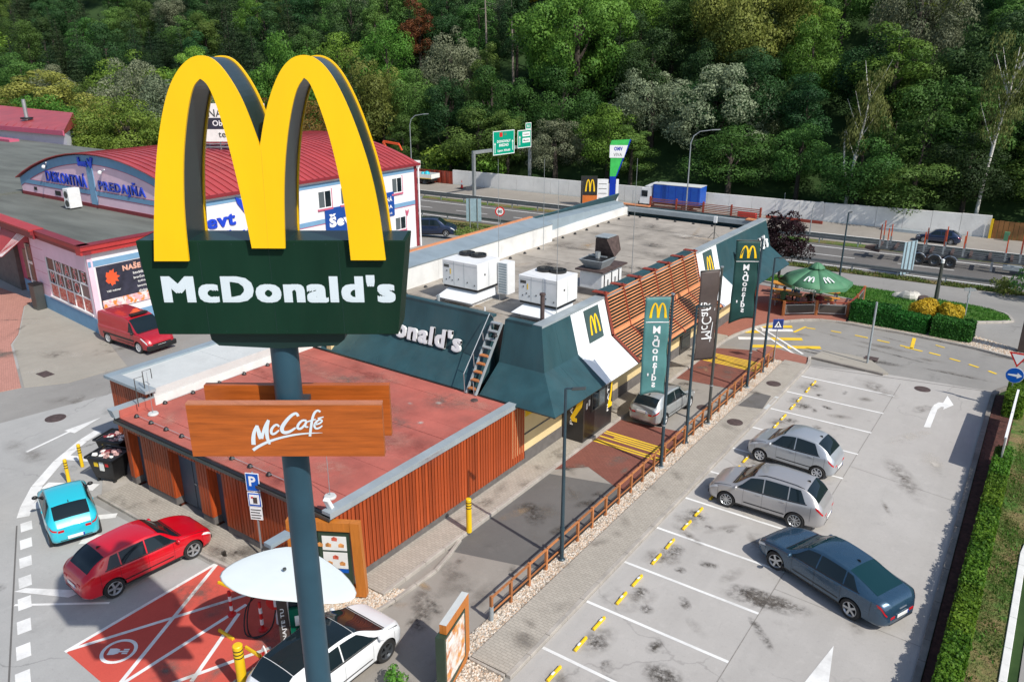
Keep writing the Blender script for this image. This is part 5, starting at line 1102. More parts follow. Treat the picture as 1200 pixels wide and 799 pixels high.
for side in (0, 1):
    b0 = side * 4 * n_
    for k in range(3):
        for i in range(n_): fs.append((b0 + k * n_ + i, b0 + k * n_ + (i + 1) % n_, b0 + (k + 1) * n_ + (i + 1) % n_, b0 + (k + 1) * n_ + i))
    fs.append(tuple(b0 + 3 * n_ + i for i in range(n_)))
for i in range(n_): fs.append((i, (i + 1) % n_, 4 * n_ + (i + 1) % n_, 4 * n_ + i))
sh = m.add(vs, fs).build('canopy_shell', 'canopy_white', CN, world=True, smooth=50); md = sh.modifiers.new('s', 'SUBSURF'); md.levels = md.render_levels = 1
MB().tube([(-16.0, 12.6, 0), (-16.0, 12.6, 2.9), (-15.8, 12.3, 3.12), (-14.9, 11.2, 3.16)], [.09, .08, .07, .05], 10).build('support_pole', 'galv_matt', CN, world=True, smooth=True)
MB().lathe([(.05, 0), (.05, .05), (0, .055)], (-15.05, 10.95, 3.27), 8).build('top_bolt', 'grey_post', CN, world=True)
MB().bb(-16.75, -16.45, 11.6, 12.35, 2.98, 3.1).build('floodlight_arm', 'blue_grey_metal', CN, world=True)
# order terminal
OT = thing('order_terminal', 'tall brown and green drive-through order terminal with vertical white writing', 'order terminal', (-15.3, 11.2, 0))
A = Vector((.62, .78, 0)).normalized(); O = Vector((-15.55, 10.95, 0)); q = lambda n, P, d0, d1, mt, par=OT: MB().prism(P, O, A, UP, d0, d1).build(n, mt, par, world=True)
side = q('brown_side', [(-.02, 0), (.28, 0), (.24, 2.1), (-.02, 2.1)], -.12, .12, 'terminal_brown'); text('OBJEDNAJTE TU', O + A * .12 + UP * 1.0 - A.cross(UP) * -.125, UP, -A, 1.75, .13, 'white', side, bold=.015)
tb = q('terminal_body', [(.29, 0), (.85, 0), (.82, 1.85), (.28, 1.85)], -.14, .2, 'terminal_green'); q('screen', [(.42, 1.3), (.72, 1.3), (.72, 1.62), (.42, 1.62)], .201, .215, 'paper', tb); q('speaker_grille', [(.42, 1.0), (.72, 1.0), (.72, 1.2), (.42, 1.2)], .201, .21, 'black', tb)
q('notice', [(.34, .7), (.82, .7), (.82, .9), (.34, .9)], .201, .21, 'paper', tb); q('notice', [(.34, .74), (.44, .74), (.44, .86), (.34, .86)], .2105, .213, 'logo_yellow', tb); q('notice', [(.72, .74), (.82, .74), (.82, .86), (.72, .86)], .2105, .213, 'logo_yellow', tb); q('white_panel', [(.5, .2), (.68, .2), (.68, .69), (.5, .69)], .201, .21, 'paper', tb)
q('top_case', [(.3, 1.86), (.8, 1.86), (.8, 2.25), (.3, 2.25)], -.1, .12, 'glass')
# charger with cables
CH = thing('car_charger', 'white and red electric car charger with black cables under the canopy', 'charger', (-16.9, 12.1, 0))
MB().bb(-17.0, -16.55, 11.85, 12.35, 0, 1.75).build('cabinet', 'white', CH, world=True, bevel=.03); MB().bb(-16.95, -16.6, 11.838, 11.85, 1.0, 1.6).build('screen', 'black', CH, world=True)
sg = MB().lathe([(0, .03), (.25, .03), (.25, -.03), (0, -.03)], (-16.35, 11.45, 1.35), 24, A=(.8, .6, 0), B=(0, 0, 1), D=(.6, -.8, 0)).build('number_disc', 'red_paint', CH, world=True); text('1', (-16.35 + .019, 11.45 - .025, 1.35), (.8, .6, 0), (0, 0, 1), 0, .3, 'white', CH, bold=.04)
for a in (0, 1):
    P = [(-17.0 + .1 * a, 11.8, 1.5), (-17.3, 11.5, 1.3 - .2 * a), (-17.5 - .1 * a, 11.3, .6), (-17.3, 11.1 - .1 * a, .08), (-16.9, 11.1 + .1 * a, .06), (-16.7, 11.5, .3), (-16.75, 11.8, 1.0)]
    from mathutils.geometry import interpolate_bezier
    Q = []
    for i in range(len(P) - 1):
        p0 = Vector(P[max(i - 1, 0)]); p1 = Vector(P[i]); p2 = Vector(P[i + 1]); p3 = Vector(P[min(i + 2, len(P) - 1)]); Q += interpolate_bezier(p1, p1 + (p2 - p0) / 6, p2 - (p3 - p1) / 6, p2, 6)[:-1]
    MB().tube(Q, .022, 6).build('cable', 'black', CH, world=True, smooth=True)
def marker(x, y, h, lb):
    t = thing('marker_post', lb, 'marker post', (x, y, .02)); n_ = 5
    for k in range(n_): MB().tube([(0, 0, k * h / n_), (0, 0, (k + 1) * h / n_)], .05, 12).build('band', ('red_paint', 'white')[k % 2], t, smooth=True)
    MB().lathe([(.13, 0), (.13, .03), (.05, .05)], n=12).build('base', 'red_paint', t)
marker(-18.42, 11.35, .85, 'red and white marker post at the left of the charging cables'); marker(-17.1, 11.45, 1.0, 'red and white marker post next to the round number sign')
t = thing('chain_stand', 'red and white chain hanging at the end of the red bays by the terminal', 'chain', (-16.0, 10.6, 0))
MB().tube([(0, 0, 0), (.03, 0, .5), (.1, 0, .62), (.18, 0, .5), (.2, 0, .05)], .025, 6).build('chain', 'white', t, smooth=True); MB().tube([(.02, 0, .2), (.03, 0, .4)], .03, 6).tube([(.18, 0, .2), (.18, 0, .42)], .03, 6).build('red_link', 'red_paint', t)
# parking sign post
SP = thing('parking_sign', 'blue parking sign with charging and hours plates on a thin post', 'road sign', (-19.94, 13.7, .0))
MB().tube([(0, 0, 0), (0, 0, 3.35)], .035, 8).build('post', 'galv', SP, smooth=True)
A = Vector((.66, .75, 0)).normalized() * 1.0; A = Vector((.9, .44, 0)).normalized(); Nn = A.cross(UP)
def plate(par, O, A, w_, h, mt, name='plate', d=.02, border=None):
    O = Vector(O)
    if border: MB().prism([(-w_ / 2 - .02, -h / 2 - .02), (w_ / 2 + .02, -h / 2 - .02), (w_ / 2 + .02, h / 2 + .02), (-w_ / 2 - .02, h / 2 + .02)], O, A, UP, -.012, d - .003).build(name + '_border', border, par)
    return MB().prism([(-w_ / 2, -h / 2), (w_ / 2, -h / 2), (w_ / 2, h / 2), (-w_ / 2, h / 2)], O, A, UP, -.01, d).build(name, mt, par)
f0 = A.cross(UP) * .04
p = plate(SP, f0 + UP * 3.0, A, .42, .62, 'sign_blue', border='white'); text('P', f0 + A.cross(UP) * .022 + UP * 3.05, A, UP, 0, .36, 'white', p, bold=.03, world=False)
p = plate(SP, f0 + UP * 2.36, A, .42, .48, 'sign_blue', border='white'); pp = plate(SP, f0 + A.cross(UP) * .012 + UP * 2.37, A, .34, .36, 'white'); plate(SP, f0 + A.cross(UP) * .022 + UP * 2.35 + A * .03, A, .14, .22, 'terminal_brown', 'pictogram'); plate(SP, f0 + A.cross(UP) * .022 + UP * 2.45 - A * .07, A, .07, .06, 'red_paint', 'pictogram')
p = plate(SP, f0 + UP * 1.84, A, .42, .46, 'white'); m = MB()
for k in range(4): m.prism([(-.18, .16 - k * .1 - .02), (.18 - .04 * (k % 2), .16 - k * .1 - .02), (.18 - .04 * (k % 2), .18 - k * .1), (-.18, .18 - k * .1)], f0 + UP * 1.82, A, UP, .02, .024)
m.build('small_print', 'grey_post', SP)
# crossing sign, white pole, yield and arrow signs
CS = thing('crossing_sign', 'blue pedestrian crossing sign on a thin post at the end of the rail fence', 'road sign', (-11.74, 41.66, .1))
MB().tube([(0, 0, 0), (0, 0, 2.5)], .03, 8).build('post', 'galv', CS, smooth=True); A = Vector((.82, .57, 0)).normalized(); p = plate(CS, A.cross(UP) * .035 + UP * 2.2, A, .52, .52, 'navy_sign', border='sign_blue')
MB().prism([(-.2, -.17), (.2, -.17), (0, .19)], A.cross(UP) * .035 + UP * 2.2, A, UP, .021, .026).build('white_triangle', 'white', CS); MB().prism([(-.02, .08), (.03, .08), (.04, -.0), (.09, -.14), (.05, -.14), (0, -.04), (-.06, -.14), (-.1, -.14), (-.03, 0)], A.cross(UP) * .035 + UP * 2.2, A, UP, .027, .031).build('walking_figure', 'black', CS)
CS2 = tag(MB().tube([(0, 0, 0), (0, 0, 3.5)], .055, 10).build('white_post', 'galv_matt', smooth=True), 'bare pale metal post on the traffic island', 'post'); CS2.location = (-7.48, 44.5, .08)
YS_ = thing('yield_sign', 'give way triangle and blue arrow disc on one post at the right edge', 'road sign', (-.62, 42.2, .05))
MB().tube([(0, 0, 0), (0, 0, 2.85)], .035, 8).build('post', 'galv', YS_, smooth=True)
A = Vector((1, .06, 0)).normalized(); Nn = A.cross(UP); w1 = lambda P, O, d0, d1, mt, n: MB().prism(P, O, A, UP, d0, d1).build(n, mt, YS_)
O = Nn * .05 + UP * 2.5; w1([(-.42, .34), (.42, .34), (0, -.38)][::-1], O, -.01, .012, 'red_paint', 'red_triangle'); w1([(-.29, .26), (.29, .26), (0, -.24)][::-1], O, .013, .018, 'white', 'white_triangle')
O = Nn * .05 + UP * 1.72; MB().lathe([(0, .015), (.38, .015), (.38, -.01), (0, -.01)], O, 28, A=A, B=UP, D=Nn).build('white_rim', 'white', YS_); MB().lathe([(0, .02), (.365, .02), (.365, .0)], O, 28, A=A, B=UP, D=Nn).build('blue_disc', 'sign_blue', YS_)
w1([(-.28, -.03), (.1, -.06), (.1, -.14), (.3, 0), (.1, .14), (.1, .06), (-.28, .03)], O, .021, .026, 'white', 'white_arrow')
BN = thing('banner_frame', 'long red and white advertising banner standing in the right hedge, seen edge on', 'banner', (-.32, 36.6, 0))
MB().bb(-.03, .03, -2.3, 3.6, .55, 1.75).build('banner_cloth', 'pink_dark', BN); MB().bb(-.045, .045, -2.3, 3.6, 1.75, 1.80).build('top_rail', 'white', BN)
for y in (-2.3, .6, 3.6): MB().tube([(0, y, 0), (0, y, 1.8)], .03, 8).build('post', 'galv', BN)
MB().bb(.031, .036, -2.2, 3.5, .6, 1.7).build('white_print', 'white', BN)
PY = thing('totem_sign', 'tall narrow brown totem cut by the right edge of the view', 'sign', (-.55, 51.6, 0)); MB().bb(-.35, .35, -.3, .3, 0, 3.4).build('totem_body', 'terminal_brown', PY, bevel=.03); MB().bb(-.36, .36, -.31, -.3, 3.0, 3.35).build('white_top', 'white', PY)
# direction sign posts by the grass island
for (x, y, h, lb) in ((-6.5, 61.0, 3.1, 'dark tapered post with a pale cap on the grass island'), ):
    t = thing('marker_post', lb, 'post', (x, y, T(x, y))); MB().tube([(0, 0, 0), (0, 0, h)], [.16, .1], 8).build('post', 'grey_post', t); MB().lathe([(.11, h), (.12, h + .25), (0, h + .3)], n=8).build('cap', 'white', t)
t = thing('direction_sign', 'thin post with two small pale direction plates on the grass island', 'road sign', (-4.3, 57.8, T(-4.3, 57.8))); MB().tube([(0, 0, 0), (0, 0, 2.0)], .04, 8).build('post', 'galv_matt', t)
MB().prism([(-.35, -.1), (.3, -.1), (.4, 0), (.3, .1), (-.35, .1)], (0, 0, 1.85), (.9, .4, 0), UP, -.02, .02).build('plate', 'galv', t); MB().prism([(-.12, -.2), (.12, -.2), (.12, .1), (-.12, .1)], (0, 0, 1.5), (.5, .86, 0), UP, -.02, .02).build('plate', 'galv', t)
for k, (dx, dy, r, lb) in enumerate(((0, 0, .55, 'largest pale boulder on the grass island'), (-.9, .3, .4, 'pale boulder at the left of the group on the grass island'), (.3, .5, .45, 'middle pale boulder on the grass island'), (1.2, .2, .42, 'dark boulder at the right of the group on the grass island'))):
    x, y = -8.4 + dx * .8, 62.4 + dy * .8; m = MB().ball((0, 0, 0), r, 9, 6, 1.2, .9, .75 + .3 * (k == 2), jit=.14); o = m.build('boulder', 'rock' if k < 3 else 'iron', smooth=25); o.location = (x, y, T(x, y) + r * .5); tag(o, lb, 'boulder')
# rubbish containers
def skip(x, y, rz, lb):
    t = thing('rubbish_container', lb, 'container', (x, y, .02), rz)
    m = MB().hexa([(-.45, -.35, .15), (.45, -.35, .15), (.45, .35, .15), (-.45, .35, .15), (-.6, -.5, 1.1), (.6, -.5, 1.1), (.6, .5, 1.1), (-.6, .5, 1.1)]); m.build('bin_body', 'black', t, bevel=.02)
    m = MB()
    for a, b in (((-.64, -.54), (.64, -.54)), ((.64, -.54), (.64, .54)), ((.64, .54), (-.64, .54)), ((-.64, .54), (-.64, -.54))): m.beam((*a, 1.12), (*b, 1.12), .07, .06)
    m.build('rim', 'black', t)
    m = MB()
    for k in range(26): m.ball((random.uniform(-.45, .45), random.uniform(-.35, .35), 1.06 + random.uniform(-.05, .08)), random.uniform(.07, .14), 6, 4, 1.2, 1, .7, (0, 0, 1, 2)[k % 4], .25)
    m.build('rubbish', ['trash', 'paper', 'maroon'], t)
    MB().bb(-.3, -.12, -.475, -.455, .75, 1.0).build('sticker', 'bollard_yellow', t); MB().bb(-.05, .15, -.48, -.455, .6, 1.0).build('sticker', 'paper', t); MB().bb(.22, .36, -.475, -.455, .8, .95).build('sticker', 'red_paint', t)
    MB().tube([(0, .62, 1.1), (0, .66, 1.45)], .3, 12).build('lid_roll', 'black', t) if False else None
    for sx_ in (-.38, .38):
        for sy_ in (-.28, .28): MB().tube([(sx_ - .03, sy_, .08), (sx_ + .03, sy_, .08)], .08, 10).build('wheel', 'rubber', t)
skip(-30.55, 14.75, .35, 'open black rubbish container heaped with waste, the left one of two'); skip(-29.35, 13.75, .35, 'open black rubbish container heaped with waste, the right one against the timber corner')
# ================================================================== SHOP BUILDING ON THE LEFT
SB = thing('shop_building', 'long pink and white shop building with arched red metal roof and flat front roof', 'building', (-58, 35, 0))
def sb(n, m, mt, **k): return m.build(n, mt, SB, world=True, **k)
FX, FY = -46.87, 22.87      # butcher shop corner
D1 = Vector((-.995, .10, 0)).normalized(); 
def P1(a, z, o=0): q = Vector((FX, FY, z)) + D1 * a + Vector((.10, .995, 0)) * -o; return q        # south face, a = metres to the left of the corner
def face(n, a0, a1, z0, z1, mt, d0=-.3, d1=0, par=None):
    pts = [P1(a0, z0, d0), P1(a1, z0, d0), P1(a1, z0, d1), P1(a0, z0, d1), P1(a0, z1, d0), P1(a1, z1, d0), P1(a1, z1, d1), P1(a0, z1, d1)]
    return MB().hexa(pts).build(n, mt, par or SB, world=True)
face('wall', 0, .5, 0, 5.1, 'pink_wall'); face('wall', 6.9, 9.0, 0, 5.1, 'pink_wall'); face('wall', 3.05, 8.3, 3.75, 5.1, 'pink_wall') if False else None
# south wall around the shop window (window spans 2.0 .. 7.4)
face('wall', .505, 6.895, 0.0, 1.12, 'pink_wall'); face('wall', .505, 6.895, 3.78, 5.1, 'pink_wall')
face('wall_base', 0, 9.0, 0, .95, 'blue_band', .0, .03)
for k in range(1, 5): face('wall_joint', 6.95, 8.0, .95 + k * .8, .97 + k * .8, 'pink_dark', 0, .004); face('wall_joint', 8.01, 8.95, .95 + k * .8, .97 + k * .8, 'pink_dark', 0, .004)
SWN = face('shop_window', .505, 6.895, 1.12, 3.78, 'black', -.25, -.12)
rows = ((' NAŠE', 2.95, 3.73), ('MÄSO ', 2.07, 2.87), ('meat', 1.18, 1.98)); cw = 6.3 / 5
for r, (wd, z0, z1) in enumerate(rows):
    for k in range(5):
        a = 6.85 - (k + 1) * cw + .06; 
        if wd == 'meat': face('window_pane', a, a + cw - .12, z0, z1, 'meat_print', -.12, -.08, SWN); continue
        pn = face('window_pane', a, a + cw - .12, z0, z1, 'glass' if (wd[k] != ' ' or r == 0) else 'window_glass', -.12, -.08, SWN)
        if wd[k] != ' ':
            c = P1(a + (cw - .12) / 2, (z0 + z1) / 2, -.075); A = -D1
            text(wd[k], c, A, UP, 0, .62 if wd[k] in 'MASONE' else .74, 'white', pn, name='letter', bold=.0, fat=.05); text(wd[k], c + Vector((.10, .995, 0)) * -.006, A, UP, 0, .56 if wd[k] in 'MASONE' else .68, 'red_paint', pn, name='letter', bold=.0, fat=.014)
for k in range(6): a = 6.85 - k * cw; face('mullion', a - .05 + .02, a + .045, 1.13, 3.77, 'white', -.13, -.04, SWN)
for z in (2.025, 2.91): face('mullion', .51, 6.89, z - .045, z + .045, 'white', -.13, -.045, SWN)
face('sill', .42, 6.98, 1.04, 1.14, 'white', -.1, .06, SWN)
# entrance recess further left
face('wall', 9.0, 9.3, 0, 4.6, 'maroon', -1.6, -.02); 
EN = face('entrance_door', 9.35, 11.45, .0, 3.9, 'blue_grey_metal', -.6, -.45)
for a, b, z0, z1 in ((9.45, 10.25, .2, 1.2), (10.45, 11.25, .2, 1.2), (9.45, 10.25, 1.35, 2.5), (10.45, 11.25, 1.35, 2.5), (9.45, 10.25, 2.75, 3.75), (10.45, 11.25, 2.75, 3.75)): face('pane', a, b, z0, z1, 'glass', -.45, -.42, EN)
for a, b, z0, z1 in ((9.35, 9.45, 0, 3.9), (10.27, 10.43, 0, 3.9), (11.25, 11.45, 0, 3.9), (9.46, 11.24, 2.52, 2.72)): face('door_frame', a, b, z0, z1, 'white', -.46, -.39, EN)
face('wall', 11.5, 30, 0, 4.9, 'pink_dark', -1.5, -.8); face('side_window', 12.1, 13.3, 1.0, 3.2, 'glass', -.8, -.76); face('wall_base', 11.5, 14.0, 0, .9, 'blue_band', -.8, -.75); face('wall', 14.2, 34, 0, 4.9, 'plinth', -.8, -.5)
# hipped red awning over the entrance
m = MB(); q = [P1(8.6, 4.85, .3), P1(12.4, 4.85, .3), P1(12.4, 4.9, -1), P1(8.6, 4.9, -1)]; t_ = [P1(10.6, 3.35, 1.3), P1(11.6, 3.2, 1.5)]
m.add([q[0], q[1], t_[1], t_[0]], [(0, 1, 2, 3)]); aw = m.build('awning', 'red_trim', SB, world=True); md = aw.modifiers.new('s', 'SOLIDIFY'); md.thickness = .04
for k in range(7): m = MB(); a = q[0].lerp(q[1], .02 + k * .055); b = t_[0].lerp(t_[1], .02 + k * .1); m.beam(a + UP * .05, b + UP * .05, .09, .03); m.build('awning_stripe', 'white', SB, world=True)
m = MB(); m.add([P1(12.4, 4.85, .3), P1(16.5, 4.85, .3), P1(11.6, 3.2, 1.5)], [(0, 1, 2)]); aw = m.build('awning', 'red_trim', SB, world=True); md = aw.modifiers.new('s', 'SOLIDIFY'); md.thickness = .04
for k in range(6): m = MB(); a = P1(13.2 + k * .55, 4.9, .3); b = a.lerp(P1(11.6, 3.25, 1.5), .55); m.beam(a, b, .1, .03); m.build('awning_stripe', 'white', SB, world=True)
# fascia
for (a0, a1) in ((-.35, 3), (3.005, 6.6)):
    face('fascia', a0, a1, 5.0, 5.25, 'maroon', -.2, .32); face('fascia', a0, a1, 5.26, 5.5, 'red_trim', -.2, .40); face('fascia', a0, a1, 5.51, 5.58, 'maroon', -.2, .44)
face('fascia', 6.605, 30, 5.0, 5.25, 'maroon', -.2, .5); face('fascia', 6.605, 30, 5.26, 5.5, 'maroon', -.2, .62); face('fascia', 6.605, 30, 5.51, 5.62, 'red_trim', -.2, .7)
# east face with the poster
sb('wall', MB().bb(FX - .3, FX, FY + .02, 30, 0, 5.1), 'offwhite_wall'); sb('wall_base', MB().bb(FX, FX + .03, FY + .02, 30, 0, .95), 'blue_band'); sb('wall_band', MB().bb(FX, FX + .02, FY + .02, 30, 4.15, 4.5), 'blue_band')
for z0, z1, o, mt_ in ((5.0, 5.25, .32, 'red_trim'), (5.26, 5.5, .40, 'red_trim'), (5.51, 5.58, .44, 'maroon')): sb('fascia', MB().bb(FX - .2, FX + o, FY + .45 - .9, 30, z0, z1), mt_)
# (poster)
PO = sb('wall_poster', MB().bb(FX, FX + .04, 23.3, 27.9, 1.4, 4.1), 'navy_black')
def E(y, z, o=.045): return Vector((FX + o, y, z))
sb2 = lambda n, m, mt: m.build(n, mt, PO, world=True)
AY = Vector((0, 1, 0))
text('NAŠE MÄSO', E(26.25, 3.75), AY, UP, 2.7, .42, 'poster_salmon', PO, bold=.05)
for k, s_ in enumerate(('hovädzina', 'bravčovina', 'hydina', 'baraniny', 'divina', 'vlastné výrobky')): text(s_, E(26.0, 3.3 - k * .3), AY, UP, 0, .17, 'paper', PO, bold=.02)
P_ = []; 
for k in range(22): a = 2 * pi * k / 22; r = (.62, .38, .55, .30)[k % 4] * (1 + .2 * sin(k * 3)); P_.append((r * cos(a) * .85, r * sin(a)))
sb2('bull_emblem', MB().prism(P_, E(24.15, 3.3, .04), AY, UP, 0, .008), 'orange_red'); text('Váš mäsiar', E(24.15, 2.5), AY, UP, .9, .12, 'paper', PO)
pp_ = sb2('food_picture', MB().bb(FX + .041, FX + .05, 23.35, 27.85, 1.42, 2.0), 'produce_print')
# flat roofs
m = MB(); m.slab([(-80, 26.3, 5.45), (FX - .1, FY + .1, 5.45), (FX + .3, 30, 5.45), (-80, 30, 5.45)], .2); sb('flat_roof', m, 'grey_flat_roof')
sb('flat_roof', MB().bb(-125, -70.2, 27.0, 50.3, 5.3, 5.6), 'grey_flat_roof'); sb('wall', MB().bb(-124, -70.5, 27.5, 50, 0, 5.3), 'pink_wall')
sb('roof_edge', MB().bb(-85, -68.5, 26.7, 27.3, 5.45, 5.75), 'red_trim')
sb('skylight', MB().bb(-82, -79, 36.5, 37.8, 5.6, 5.8), 'white'); sb('roof_clutter', MB().tube([(-77.5, 38, 5.75), (-75, 38.4, 5.9), (-73.2, 39, 5.7), (-71.2, 38.6, 5.8)], .16, 6).tube([(-76, 37.6, 5.7), (-73, 38.2, 5.7)], .12, 6), 'maroon')
# arched gable
GX0, GX1, GY = -69.7, -47.0, 30.0
def arch(x, off=0):
    t = (x - GX0) / (GX1 - GX0); return 6.75 + off + (2.25 * (1 - (2 * t - 1) ** 2)) + .5 * t
xs_ = [GX0 + (GX1 - GX0) * k / 20 for k in range(21)]
sb('gable_wall', MB().prism([(GX0, 5.4), (GX1, 5.4)] + [(x, arch(x)) for x in xs_[::-1]], (0, GY, 0), (1, 0, 0), UP, -.3, 0), 'pink_wall')
def band(n, f0, f1, mt, d=.03, x0=GX0, x1=GX1):
    xx = [x0 + (x1 - x0) * k / 20 for k in range(21)]; return sb(n, MB().prism([(x, f0(x)) for x in xx] + [(x, f1(x)) for x in xx[::-1]], (0, GY, 0), (1, 0, 0), UP, 0, d), mt)
band('gable_band', lambda x: arch(x) - .62, lambda x: arch(x), 'blue_band', .035); band('gable_line', lambda x: arch(x) - .67, lambda x: arch(x) - .625, 'pink_dark', .02)
sb('gable_band', MB().bb(GX0, GX1, GY - .03, GY, 6.38, 6.72), 'blue_band'); sb('gable_line', MB().bb(GX0, GX1, GY - .02, GY, 6.33, 6.375).bb(GX0, GX1, GY - .02, GY, 6.725, 6.76), 'pink_dark')
sb('gable_post', MB().bb(-59.0, -58.2, GY - .06, GY - .001, 5.7, 8.9), 'blue_band'); sb('gable_base', MB().bb(GX0, GX1, GY - .04, GY, 5.45, 5.72), 'maroon')
text('DISKONTNÁ', (-62.3, GY, 7.35), (1, 0, 0), UP, 5.9, 1.0, 'blue_letters', SB, name='facade_letters', bold=.01, extr=.06, fat=.022, sp=.13)
text('PREDAJŇA', (-54.7, GY, 7.2), (1, 0, 0), UP, 5.9, 1.05, 'blue_letters', SB, name='facade_letters', bold=.01, extr=.06, fat=.022, sp=.13)
text('Ševt', (-59.3, GY - .06, 8.72), (1, 0, 0), UP, 1.2, .6, 'blue_letters', SB, name='facade_letters', bold=.01, extr=.08, fat=.04, sp=.08)
sb('butterfly_emblem', MB().prism([(0, 0), (.4, .75), (.1, .8), (-.05, .3), (-.3, .7), (-.35, .35)], (-58.2, GY - .07, 8.35), (1, 0, 0), UP, 0, .08), 'blue_letters')
sb('wall_vent', MB().bb(-67.6, -67.2, GY - .05, GY, 5.95, 6.2), 'black'); sb('wall_vent', MB().bb(-64.3, -63.5, GY - .05, GY, 5.85, 6.2), 'black')
for x in (-65.0, -56.9): l_ = sb('gable_lamp', MB().beam((x, GY - .05, 8.0 if x < -60 else 8.2), (x + 2.0, GY - .9, 8.5 if x < -60 else 8.6), .06, .06), 'white'); MB().ball((x, GY - .2, 7.95 if x < -60 else 8.15), .16, 8, 6).build('lamp_head', 'white', l_, world=True, smooth=True)
ACU = thing('outdoor_unit', 'white two fan outdoor air unit standing against the pink arched gable', 'air conditioning unit', (-59.6, 28.9, 5.46))
MB().bb(-.38, .38, -.6, .6, .1, 1.75).build('casing', 'machine_white', ACU, bevel=.02)
for z in (.5, 1.25): MB().lathe([(0, .02), (.27, .02), (.3, 0)], (0, -.605, z), 16, A=(1, 0, 0), B=(0, 0, 1), D=(0, -1, 0)).build('fan', 'grey_post', ACU)
for x in (-.4, .4): MB().bb(x * .7 - .05, x * .7 + .05, -.5, .5, 0, .1).build('foot', 'black', ACU)
ACU.rotation_euler = (0, 0, .1); ACU.scale = (.78, .78, .85)
# barrel roof with standing seams
YE = 52.2; xr = [GX0 - .3 + (GX1 - GX0 + .6) * k / 16 for k in range(17)]
ny = 38
for k in range(ny):
    y0 = GY - .25 + (YE - GY + .4) * k / ny; y1 = y0 + (YE - GY + .4) / ny - .01
    m = MB(); vs = []
    for x in xr: vs += [(x, y0, arch(x, .10)), (x, y1, arch(x, .10))]
    m.add(vs, [(2 * i, 2 * i + 2, 2 * i + 3, 2 * i + 1) for i in range(16)])
    for i in range(16): m.beam((xr[i], y0 + .02, arch(xr[i], .13)), (xr[i + 1], y0 + .02, arch(xr[i + 1], .13)), .035, .07)
    o = m.build('roof_sheet', 'red_metal_roof', SB, world=True, smooth=30)
sb('roof_base', MB().prism([(GX0 + .1, 5.6), (GX1 - .35, 5.6)] + [(min(max(x, GX0 + .1), GX1 - .35), arch(x) - .02) for x in xs_[::-1]], (0, GY + .31, 0), (1, 0, 0), UP, -21.5, 0), 'offwhite_wall')
sb('eaves', MB().bb(GX1 - .1, GX1 + .35, GY - .3, YE + .2, arch(GX1) - .18, arch(GX1) + .02), 'maroon')
sb('long_wall', MB().bb(GX1 - .3, GX1, GY + .01, YE, 0, arch(GX1) - .02), 'offwhite_wall')
for z0, z1 in ((6.55, 6.85), (3.75, 4.1)): sb('wall_band', MB().bb(GX1, GX1 + .02, GY + .01, YE - .02, z0, z1), 'blue_band')
sb('wall_line', MB().bb(GX1, GX1 + .02, GY + .01, YE - .02, 3.69, 3.74).bb(GX1, GX1 + .02, GY + .01, YE - .02, 7.0, 7.05), 'pink_dark')
for k in range(1, 11): sb('wall_joint', MB().bb(GX1, GX1 + .006, GY + k * 2.05, GY + k * 2.05 + .02, 0, 6.5), 'pink_wall')
sb('corner_trim', MB().bb(GX1 - .02, GX1 + .06, YE - .3, YE + .02, 0, 7.1), 'maroon'); sb('downpipe', MB().tube([(GX1 + .15, YE + .1, 0), (GX1 + .15, YE + .1, 7.0)], .08, 8), 'white')
sb('end_wall', MB().bb(GX0, GX1, YE - .3, YE, 0, 6.7), 'offwhite_wall')
def win(y0, y1, z0, z1):
    w_ = sb('window', MB().bb(GX1 + .001, GX1 + .05, y0, y1, z0, z1), 'white'); MB().bb(GX1 + .05, GX1 + .06, y0 + .1, (y0 + y1) / 2 - .04, z0 + .1, z1 - .1).build('pane', 'window_glass', w_, world=True); MB().bb(GX1 + .05, GX1 + .06, (y0 + y1) / 2 + .04, y1 - .1, z0 + .1, z1 - .1).build('pane', 'glass', w_, world=True)
    MB().bb(GX1 + .001, GX1 + .1, y0 - .05, y1 + .05, z0 - .14, z0 - .001).build('sill', 'pink_dark', w_, world=True); MB().bb(GX1, GX1 + .03, y1 + .001, y1 + .1, z0, z1 + .06).build('window_trim', 'pink_dark', w_, world=True)
from math import floor
for (y0, y1, z0, z1) in ((40.9, 42.3, 4.9, 6.3), (43.2, 44.5, 4.9, 6.3), (49.0, 50.3, 5.0, 6.35), (49.2, 50.6, 1.8, 3.0), (36.0, 37.2, 1.4, 2.8)): win(y0, y1, z0, z1)
# signs on the long wall
def wsign(y0, y1, z0, z1, mt_='blue_sign'): return sb('wall_sign', MB().bb(GX1 + .03, GX1 + .09, y0, y1, z0, z1), mt_)
s_ = wsign(41.5, 45.2, 2.75, 4.85); text('Ševt', (GX1 + .095, 43.3, 3.85), AY, UP, 2.9, 1.05, 'white', s_, bold=.06)
s_ = wsign(47.3, 50.0, 3.15, 4.9) if False else wsign(46.2, 48.9 + .3, 3.2, 5.2); text('DISKONTNÁ', (GX1 + .095, 47.6, 4.65), AY, UP, 2.7, .42, 'white', s_, bold=.03); text('PREDAJŇA', (GX1 + .095, 47.6, 4.0), AY, UP, 2.7, .48, 'white', s_, bold=.03); text('www.sevt.sk', (GX1 + .095, 48.2, 3.45), AY, UP, 1.4, .18, 'white', s_)
text('Ševt', (GX1, 31.9, 5.6), AY, UP, 3.0, 1.15, 'blue_letters', SB, name='facade_letters', bold=.01, extr=.08, fat=.04, sp=.08)
